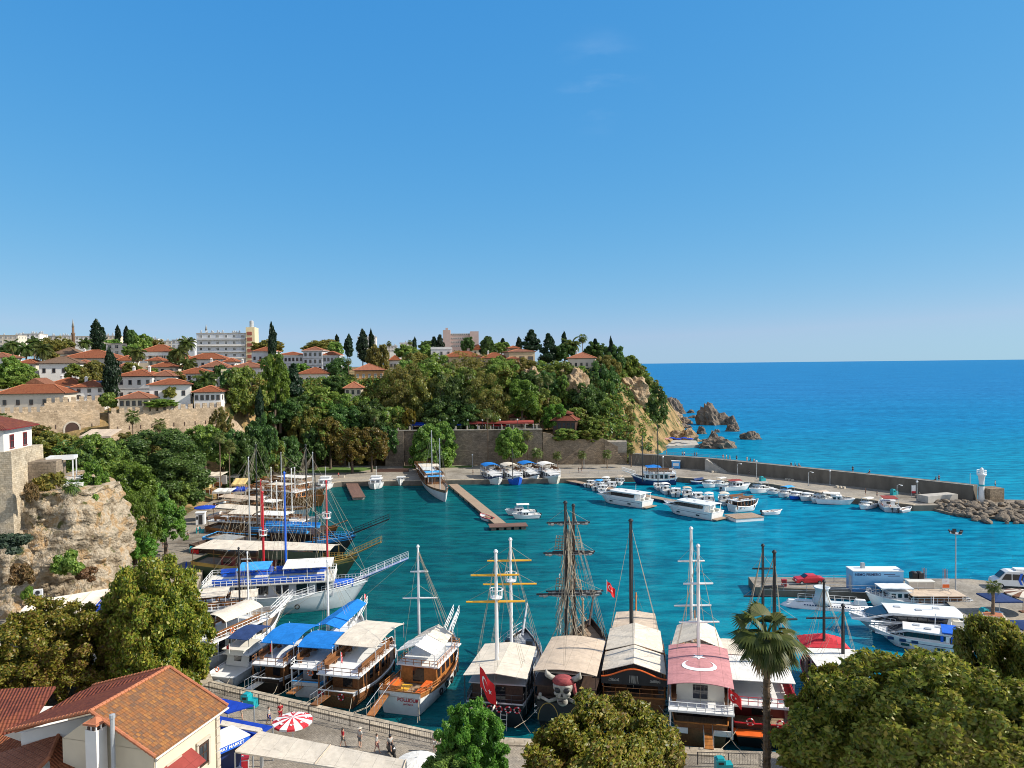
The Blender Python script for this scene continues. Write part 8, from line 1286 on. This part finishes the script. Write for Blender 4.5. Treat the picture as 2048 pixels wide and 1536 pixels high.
def ocean():
    mt, t, bs, o = newmat('ocean_print'); v = coords(t, 'Object', (.25, .25, .6)); f = noisef(t, v, 1.6, 4); sx = N(t, 'ShaderNodeSeparateXYZ'); tc = N(t, 'ShaderNodeTexCoord'); L(t, tc.outputs['Object'], sx.inputs[0]); ad = N(t, 'ShaderNodeMath', operation='MULTIPLY_ADD'); L(t, sx.outputs[2], ad.inputs[0]); ad.inputs[1].default_value = .3; L(t, f, ad.inputs[2]); r = ramp(t, [(.3, (.03, .13, .36)), (.75, (.08, .3, .56)), (1, (.2, .45, .68))]); L(t, ad.outputs[0], r.inputs[0]); L(t, r.outputs[0], bs.inputs['Base Color']); bs.inputs['Roughness'].default_value = .4
ocean()
p = P(1757, 1184, 1.31); co = thing('container_office', 'blue ocean printed container office with a white roof on the pier', 'container', (p.x, p.y+1.2, 1.31), R(-2)); MB().box((0, 0, 1.5), (7.2, 2.5, 3.0)).build('body', 'ocean_print', co); MB().box((0, 0, 3.06), (7.3, 2.6, .12)).build('roof', 'white_paint', co); MB().box((-1.6, .3, 3.5), (.5, .5, .8)).build('roof_vent', 'galvanised', co); text('NEMO PRIMERO', .52, 'navy_paint', co, (-1.5, -1.27, 2.55), (pi/2, 0, 0)); MB().box((1.6, -1.26, 2.6), (1.6, .02, .1)).box((2.2, -1.26, 2.35), (1.7, .02, .1)).build('printed_lines', 'navy_paint', co); MB().box((-3.62, -.2, 1.15), (.06, .9, 2.1)).build('door', 'grey_paint', co); q = MB(); [q.box((-3.0+.8*k, -1.265, .5+.1*(k % 3)), (.5, .02, .18)) for k in range(8)]; q.build('fish_print', 'sky_blue_paint', co)
p = P(1843, 1188, 1.31); o = thing('equipment_cabinet', 'long beige equipment cabinet beside the container office', 'cabinet', p, R(-3)); MB().box((0, .5, .9), (3.6, 1.2, 1.7)).build('body', 'cream_paint', o); MB().box((0, .5, 1.79), (3.75, 1.35, .1)).build('lid', 'cream_paint', o)
for k in range(3): MB().box((-1.2+1.2*k, -.12, .9), (1.05, .04, 1.4)).box((-.8+1.2*k, -.16, .95), (.05, .05, .2)).build('door', 'plaster_beige', o)
p = P(1812, 1184, 1.31); o = thing('air_conditioner', 'white air conditioner unit between the container and the beige cabinet', 'air conditioner', p); MB().box((0, 0, .45), (1, .5, .85)).build('casing', 'white_paint', o); q = MB().lathe([(.3, 0), (.3, .04)], n=14).build('fan_grille', 'grey_paint', o); q.location = (0, -.27, .45); q.rotation_euler = (pi/2, 0, 0)
for i, (px, lb) in enumerate([(1827, 'black covered motorbike shape behind the beige cabinet, left'), (1838, 'black wheeled bin behind the beige cabinet, right')]): o = thing('black_bin', lb.replace('covered motorbike shape', 'wheeled bin'), 'bin', P(px, 1160, 1.31), .2*i, 'black bins on the pier'); MB().box((0, 0, .65), (.8, 1, 1.0), 0, 0, 1.1).build('body', 'black_paint', o); q = MB(); q.ell((0, 0, 1.18), (.45, .56, .22), 10, 6); q.build('lid', 'dark_metal', o); [MB().lathe([(.14, -.05), (.14, .05)], (0, 0, 0), 10).build('wheel', 'rubber', o) for _ in (0,)]
p = P(1891, 1192, 1.31); o = thing('notice_board', 'white and orange notice board on two posts at the pier edge', 'sign', p); [link('post', shared('npost', lambda: MB().box((0, 0, 1.2), (.08, .08, 2.4)).mesh('post', 'galvanised')), o, (x, 0, 0)) for x in (-.4, .4)]; MB().box((0, -.06, 1.8), (1.0, .05, 1.4)).build('panel', 'white_paint', o); MB().box((0, -.09, 1.45), (.98, .02, .5)).build('orange_panel', 'orange_paint', o); text('!  !', .3, 'red_paint', o, (0, -.1, 2.1), (pi/2, 0, 0))
p = P(1568, 1173, 1.31); o = thing('fire_cabinet', 'small red fire cabinet on the pier', 'cabinet', p); MB().box((0, 0, .55), (.7, .4, 1.0)).box((0, 0, 1.08), (.76, .46, .06)).build('body', 'red_paint', o); MB().box((0, -.22, .55), (.55, .03, .7)).build('door', 'dark_red', o)
for px, py in ((1848, 1158), (1890, 1160)): o = thing('barrier_post', 'reddish lattice barrier post at the seaward pier edge', 'post', P(px, py, 1.31), 0, 'lattice posts of the pier'); q = MB(); [q.tube([(x, y, 0), (x, y, 1.7)], .035, 4) for x in (-.2, .2) for y in (-.2, .2)]; [q.tube([(-.2, -.2, .2+.3*k), (.2, -.2, .5+.3*k)], .025, 4) for k in range(4)]; q.build('lattice', 'terracotta_trim', o)
def wheel(o, x, y, r=.33):
    w_ = link('wheel', shared(('wheel', r), lambda: MB().tube([(0, -.1, 0), (0, .1, 0)], r, 16).mesh('wheel', 'rubber')), o, (x, y, r)); link('rim', shared(('rim', r), lambda: MB().tube([(0, -.105, 0), (0, .105, 0)], r*.6, 12).mesh('rim', 'steel')), w_, (0, 0, 0)); return w_
def car(label, p, hd):
    o = thing('parked_car', label, 'car', p, hd); y = .82; prof = [(-2.15, .35), (-2.2, .75), (-2.1, .92), (-1.45, .98), (-.95, 1.36), (.35, 1.38), (.95, .98), (1.95, .86), (2.15, .7), (2.15, .35)]; q = MB()
    rings = [[(x, sg*y*(1 if z < 1 else .82), z) for x, z in prof] for sg in (-1, 1)]; m_ = [[(x, sg*y*.4, z+(.03 if z > .9 else 0)) for x, z in prof] for sg in (-1, 1)]; q.loft([rings[0], m_[0], m_[1], rings[1]]); n = len(prof); q.f.append(tuple(range(n))); q.m.append(0); q.f.append(tuple(3*n+k for k in range(n))[::-1]); q.m.append(0); q.build('body', 'red_paint', o)
    for sg in (-1, 1): g = MB(); g.add([(-1.3, sg*(y*.9+.02), 1.02), (.75, sg*(y*.9+.02), 1.02), (.3, sg*(y*.83+.01), 1.3), (-.9, sg*(y*.83+.01), 1.3)], [(0, 1, 2, 3) if sg < 0 else (3, 2, 1, 0)]); g.build('side_window', 'dark_glass', o)
    g = MB(); g.add([(.93, -.62, 1.02), (.93, .62, 1.02), (.4, .58, 1.37), (.4, -.58, 1.37)], [(0, 1, 2, 3)]); w_ = g.build('windscreen', 'dark_glass', o); w_.location = (.03, 0, .03); g = MB(); g.add([(-1.45, .62, 1.02), (-1.45, -.62, 1.02), (-1.0, -.58, 1.36), (-1.0, .58, 1.36)], [(0, 1, 2, 3)]); w_ = g.build('rear_window', 'dark_glass', o); w_.location = (-.03, 0, .03)
    for x in (-1.35, 1.35):
        for sg in (-1, 1): wheel(o, x, sg*.76, .31)
    for sg in (-1, 1): link('headlight', shared('hl', lambda: MB().box((0, 0, 0), (.06, .3, .14)).mesh('headlight', 'lamp_white')), o, (2.16, sg*.55, .68))
    return o
cp_ = P(1620, 1169, 1.31); car('bright red saloon car parked on the pier', (cp_.x, cp_.y+.6, 1.31), R(182))
p = P(2030, 1176, 1.31); va = thing('parked_van', 'white minibus with blue chevrons parked at the right edge of the pier', 'van', (p.x, p.y+.4, 1.31), R(168)); prof = [(-2.9, .4), (-2.95, 2.3), (-2.8, 2.5), (.9, 2.55), (1.35, 2.35), (2.15, 1.45), (2.8, 1.2), (2.95, .9), (2.95, .4)]; q = MB(); y = .98; n = len(prof); q.loft([[(x, -y*(1 if z < 1.3 else .93), z) for x, z in prof], [(x, -y*.6, z+.04*(z > 2)) for x, z in prof], [(x, y*.6, z+.04*(z > 2)) for x, z in prof], [(x, y*(1 if z < 1.3 else .93), z) for x, z in prof]]); q.f.append(tuple(range(n))); q.m.append(0); q.f.append(tuple(3*n+k for k in range(n))[::-1]); q.m.append(0); q.build('body', 'white_paint', va)
for sg in (-1, 1):
    for x0, x1, xs in ((-2.6, -1.2, 0), (-1.05, .45, 0), (.6, 1.9, .55)): g = MB(); g.add([(x0, sg*.985, 1.3), (x1, sg*.985, 1.3), (x1-xs, sg*.945, 2.15), (x0, sg*.945, 2.15)], [(0, 1, 2, 3) if sg < 0 else (3, 2, 1, 0)]); g.build('side_window', 'dark_glass', va)
    for k in range(2): g = MB(); x = -.9-.55*k; g.add([(x, sg*1.0, .6), (x+.32, sg*1.0, .6), (x+.62, sg*1.0, 1.3), (x+.32, sg*.965, 2.3), (x, sg*.965, 2.3), (x+.3, sg*1.0, 1.3)], [(0, 1, 2, 5), (5, 2, 3, 4)] if sg < 0 else [(5, 2, 1, 0), (4, 3, 2, 5)]); g.build('chevron', 'blue_paint', va)
g = MB(); g.add([(2.15, -.8, 1.5), (2.15, .8, 1.5), (1.4, .78, 2.3), (1.4, -.78, 2.3)], [(0, 1, 2, 3)]); w_ = g.build('windscreen', 'dark_glass', va); w_.location = (.05, 0, .05); MB().box((-.9, 0, 2.72), (1.6, 1.3, .24)).build('roof_unit', 'white_paint', va); [wheel(va, x, sg*.9, .36) for x in (-1.9, 1.95) for sg in (-1, 1)]; [link('headlight', shared('hl', None), va, (2.96, sg*.7, .95)) for sg in (-1, 1)]
p = P(1996, 1246, 1.31); o = thing('planter', 'stepped square timber planter holding the small pier palm', 'planter', (p.x, p.y+1.0, 1.31), R(-24)); MB().box((0, 0, .2), (3.0, 2.6, .4)).box((0, 0, .58), (2.4, 2.0, .4)).build('box', 'pale_stone', o); MB().box((0, 0, .79), (2.1, 1.7, .06)).build('earth', 'terracotta_trim', o); PALMS[-4].location = (p.x, p.y+1.0, 2.0)
def parasol(label, p, r, h, mt, n=8, mt2=None, square=False, group=None, tilt=0, poles='white_paint', fr=.35):
    o = thing('parasol', label, 'parasol', p, 0, group); q = MB(); k = 4 if square else n
    for i in range(k*2 if not square else 4):
        m_ = k*2 if not square else 4; a, b_ = 2*pi*i/m_+(pi/4 if square else 0), 2*pi*(i+1)/m_+(pi/4 if square else 0); c = [(0, 0, h+fr), (r*.5*math.cos(a), r*.5*math.sin(a), h+fr*.62), (r*.5*math.cos(b_), r*.5*math.sin(b_), h+fr*.62), (r*math.cos(a), r*math.sin(a), h), (r*math.cos(b_), r*math.sin(b_), h), (r*math.cos(a), r*math.sin(a), h-.18), (r*math.cos(b_), r*math.sin(b_), h-.18)]; q.add(c, [(0, 1, 2), (1, 3, 4, 2), (3, 5, 6, 4)], (i % 2) if mt2 else 0)
    q.build('canopy', [mt, mt2] if mt2 else mt, o); MB().tube([(0, 0, 0), (0, 0, h+fr+.1)], .045, 6).box((0, 0, .06), (.7, .7, .12)).build('pole', poles, o); return o
parasol('large square navy parasol shading the pier planter', P(2000, 1236, 1.31)+Vector((1.2, 2.0, 0)), 2.7, 2.1, 'navy_canvas', square=True, fr=.4); parasol('striped cream and brown parasol at the right edge of the pier', P(2046, 1224, 1.31), 2.2, 2.5, 'cream_canvas', 8, 'brown_wood', poles='brown_wood'); parasol('dark blue parasol lower at the right edge of the pier', P(2056, 1290, 1.31), 2.4, 2.4, 'navy_canvas', square=True)
def bin_(label, p, hd=0, sz=1):
    o = thing('teal_bin', label, 'bin', p, hd, 'teal recycling bins'); MB().box((0, 0, .6*sz), (.9*sz, .9*sz, 1.2*sz)).box((-.0, 0, 1.25*sz), (.7*sz, .8*sz, .25*sz), 0, 0, .8).build('body', 'teal_bin', o); MB().box((.0, -.455*sz, .95*sz), (.5*sz, .04, .22*sz)).build('slot', 'black_paint', o); MB().box((.8*sz, 0, .4*sz), (.7*sz, .9*sz, .8*sz)).build('side_box', 'teal_bin', o); return o
bin_('teal bin beside the pier planter', P(1968, 1234, 1.31), .2, .9); bin_('stepped teal bin against the near railing, left of the blue awnings', P(494, 1412, 1.3), -.3, .95); bin_('stepped teal bin against the railing at the bottom edge', P(1440, 1542, 1.44), 0, .85); bin_('teal bin by the promenade kiosk', P(397, 1066, 1.3), .3, .9); bin_('teal bin near the quay edge under the overhanging tree', P(384, 1104, 1.3), .3, .8); bin_('blue bin against the breakwater wall', P(1523, 962, 1.31), .4, 1.0); bin_('blue bin farther along the breakwater wall', P(1786, 990, 1.31), .4, 1.1)
parasol('red and white striped ice cream parasol with swirl emblems', P(586, 1490, 1.3), 1.75, 2.2, 'red_canvas', 8, 'mark_white', group='parasols of the near street'); em = bpy.data.objects['parasol.003'] if 'parasol.003' in bpy.data.objects else None
q = MB()
for k in range(8):
    a = (k*2+.5)*pi/8+pi/16*0; c = Vector((1.2*math.cos(a+pi/16*0), 1.2*math.sin(a), 2.345)); q.tube([c+Vector((.2*math.cos(t*.6)*(1-t/14), .2*math.sin(t*.6)*(1-t/14), .02)) for t in range(12)], .03, 4)
o_par = [o for o in bpy.data.objects if o.get('label', '').startswith('red and white striped ice')][0]; q.build('swirl_emblems', 'mark_white', o_par)
parasol('pale white parasol at the bottom edge left of the bright green tree', P(836, 1580, 1.3), 1.7, 2.3, 'white_canvas', 8, group='parasols of the near street'); parasol('second pale parasol overlapping at the bottom edge', P(872, 1588, 1.3), 1.6, 2.2, 'white_canvas', 8, group='parasols of the near street')
quadroof('street_awning', 'long cream awning over the tables at the bottom of the picture', [P(470, 1503, 4.3), P(800, 1556, 4.3), P(812, 1520, 4.9), P(522, 1462, 4.9)], 'cream_canvas', 'awning', ribs=2, sag=.1)
quadroof('street_awning', 'royal blue awning nearest the tiled house, upper one', [P(408, 1412, 4.2), P(455, 1426, 4.2), P(508, 1410, 4.4), P(412, 1390, 4.6)], 'royal_canvas', 'awning', sag=.1); quadroof('street_awning', 'broad royal blue awning in the middle of the near stalls', [P(436, 1462, 4.0), P(505, 1478, 4.0), P(545, 1452, 4.3), P(440, 1432, 4.4)], 'royal_canvas', 'awning', sag=.12)
quadroof('street_awning', 'thin white awning strip between the two blue awnings', [P(440, 1450, 4.5), P(520, 1464, 4.5), P(524, 1456, 4.6), P(444, 1440, 4.6)], 'cream_canvas', 'awning', sag=.02)
p = P(447, 1566, 1.3); o = thing('market_stall', 'market kiosk with a lettered blue signboard and white top beside the tiled house', 'stall', (p.x, p.y, 1.3), R(52)); MB().box((0, .6, 1.5), (3, 1.6, 3.0)).build('cabin', 'navy_paint', o); MB().box((0, .3, 3.25), (3.6, 2.6, .5)).build('signboard', 'blue_paint', o); MB().box((0, .3, 3.54), (3.7, 2.7, .08)).build('top', 'white_paint', o); text('ERMAT MARKET', .36, 'mark_white', o, (0, -1.02, 3.25), (pi/2, 0, 0)); MB().box((0, -.5, .5), (2.6, .5, .9)).build('counter', 'white_paint', o)
p = P(470, 1540, 1.3); o = thing('ice_cream_freezer', 'red lettered ice cream freezer at the bottom edge beside the market kiosk', 'freezer', (p.x, p.y, 1.3), R(15)); MB().box((0, 0, .5), (2.2, .9, .95)).build('body', 'white_paint', o); MB().box((0, 0, 1.02), (2.3, 1.0, .1)).build('lid', 'red_paint', o); t_ = text('ALGIDA', .42, 'mark_white', o, (0, 0, 1.085), (0, 0, 0)); MB().box((0, -.47, .5), (2.1, .04, .7)).build('front_panel', 'red_paint', o)
p = P(783, 1510, 1.3); so2 = thing('scooter', 'dark motor scooter ridden along the near street', 'scooter', p, R(-60), None); q = MB(); q.box((-.35, 0, .55), (.9, .36, .45), 0, 0, .85); q.box((.15, 0, .3), (.7, .3, .12)); q.tube([(.45, 0, .3), (.62, 0, .75), (.5, 0, 1.1)], [.16, .18, .1], 8); q.build('body', 'black_paint', so2); MB().box((-.35, 0, .82), (.8, .32, .12)).build('saddle', 'rubber', so2); MB().tube([(.48, -.34, 1.08), (.52, 0, 1.1), (.48, .34, 1.08)], .025, 5).build('handlebar', 'dark_metal', so2); MB().ell((.66, 0, .85), (.08, .12, .1), 8, 6).build('headlight', 'lamp_white', so2)
for x in (-.62, .68): w_ = link('wheel', shared('swheel', lambda: MB().tube([(0, -.06, 0), (0, .06, 0)], .26, 14).mesh('wheel', 'rubber')), so2, (x, 0, .26))
rd_ = person('rider in a white shirt and dark helmet sitting on the scooter', 0, 0, 1.3, 'sit', 'white', 'black', R(-60)+pi/2, None, S, (p.x-.3*math.cos(R(-60)), p.y-.3*math.sin(R(-60)), 0)); rd_.location.z = 1.3+.42; MB().ell((0, 0, 1.15), (.14, .16, .15), 10, 8).build('helmet', 'black_paint', rd_)
p = P(402, 1048, 1.3); o = thing('ticket_kiosk', 'narrow white ticket kiosk with a dark doorway on the promenade', 'kiosk', p, .2); MB().box((0, 0, 1.25), (1.8, 1.6, 2.5)).build('cabin', 'white_paint', o); MB().box((0, 0, 2.56), (2.1, 1.9, .12)).build('roof', 'white_paint', o); MB().box((.1, -.81, 1.1), (.8, .06, 2.0)).build('door', 'dark_glass', o); MB().box((-.6, -.81, 1.5), (.35, .05, .7)).build('window', 'dark_glass', o)
parasol('blue parasol above the white ticket kiosk', P(410, 1040, 1.3), 2.2, 2.9, 'royal_canvas', group='parasols of the promenade'); o = thing('folded_parasol', 'folded blue parasol standing at the quay edge', 'parasol', P(373, 1152, 1.3)); MB().lathe([(.05, 0), (.05, .6), (.22, .8), (.14, 1.9), (.03, 2.4)], n=8).build('folded_canopy', 'royal_canvas', o)
p = P(77, 1203, 4.6); o = thing('air_conditioner', 'white twin fan air conditioner at the foot of the cliff', 'air conditioner', (p.x, p.y, 4.9), .3); MB().box((0, 0, .65), (1.0, .5, 1.3)).build('casing', 'white_paint', o)
for z in (.35, .95): f = MB().lathe([(.27, 0), (.27, .03)], n=14).build('fan', 'dark_metal', o); f.location = (0, -.26, z); f.rotation_euler = (pi/2, 0, 0)
p = P(1352, 937, 1.31); o = thing('ticket_kiosk', 'blue and white ticket kiosk against the breakwater wall', 'kiosk', p, -.2); MB().box((0, .4, 1.2), (2.6, 1.4, 2.3)).build('cabin', 'sky_blue_paint', o); MB().box((0, .4, 2.42), (2.9, 1.7, .14)).build('roof', 'white_paint', o); MB().box((0, -.32, 1.3), (1.8, .05, .9)).build('window', 'white_paint', o)
for i, (px, py) in enumerate([(1573, 960), (1579, 961), (1585, 962), (1674, 975), (1681, 976), (1688, 977), (1425, 945), (1432, 945)]): o = thing('stone_block', 'pale cubic stone seat on the breakwater quay', 'seat', P(px, py, 1.31), .7, 'stone seats of the breakwater quay'); MB().box((0, 0, .25), (.8, .6, .5), 0, 0, .92).build('block', 'pale_stone', o)
o = thing('banner_sign', 'white and red upright banner on the breakwater quay', 'sign', P(1823, 994, 1.31)); MB().tube([(0, 0, 0), (0, 0, 3)], .05, 5).build('pole', 'galvanised', o); MB().box((.5, 0, 1.9), (1.0, .06, 1.9)).build('panel', 'white_paint', o); MB().box((.5, -.04, 1.2), (.98, .03, .5)).build('red_panel', 'red_paint', o)
for i, (px, py) in enumerate([(1236, 884), (1244, 887), (1252, 885), (1262, 886), (1271, 888), (1280, 885), (1289, 888), (1299, 886), (1309, 888), (1320, 885), (1332, 887), (1344, 885), (1356, 887), (1368, 885), (1380, 887), (1247, 891), (1268, 892), (1294, 892)]): parasol('blue beach parasol crowded on the bathing platform', P(px, py, 1.0), 1.5, 2.0, 'royal_canvas' if i % 5 else 'pink_canvas', 6, group='beach parasols of the cove') if i % 5 else parasol('pink beach parasol among the blue ones on the bathing platform', P(px, py, 1.0), 1.4, 2.0, 'pink_canvas', 6, group='pink beach parasols of the cove')
for i in range(9): q = P(1242+16*i, 892-(i % 2), 1.0); o = thing('sun_lounger', 'white sun lounger under the beach parasols', 'lounger', (q.x, q.y, 1.0), 1.2, 'sun loungers of the cove'); MB().box((0, 0, .3), (1.3, .6, .06)).box((.85, 0, .5), (.6, .6, .06)).box((-.4, 0, .14), (.06, .5, .28)).box((.4, 0, .14), (.06, .5, .28)).build('frame', 'white_paint', o)
for px, py in ((1215, 866), (1222, 868), (1229, 866)): parasol('blue and white parasol on the upper beach terrace', P(px, py, 8.6), 1.3, 2, 'royal_canvas', 6, 'white_canvas', group='upper beach parasols')
o = thing('stone_steps', 'broad brown steps between the park and the quay, right of the lawn', 'steps', P(785, 944, 1.3)); [MB().box((0, .5*k, .12+.16*k), (10, .5, .24+.32*k)).build('step', 'brown_planks', o) for k in range(3)]
o = thing('stone_steps', 'long low steps in front of the park lawn on the left', 'steps', P(632, 956, 1.3)); [MB().box((0, .5*k, .1+.12*k), (17, .5, .2+.24*k)).build('step', 'pale_stone', o) for k in range(3)]
p = P(612, 940, 1.3); o = thing('flag_mast', 'dark flag mast flying a red flag before the park trees', 'flagpole', p); pole_flag(o, (0, 0, 0), 7, 1.8, 2.6, .6, polemat='dark_metal')
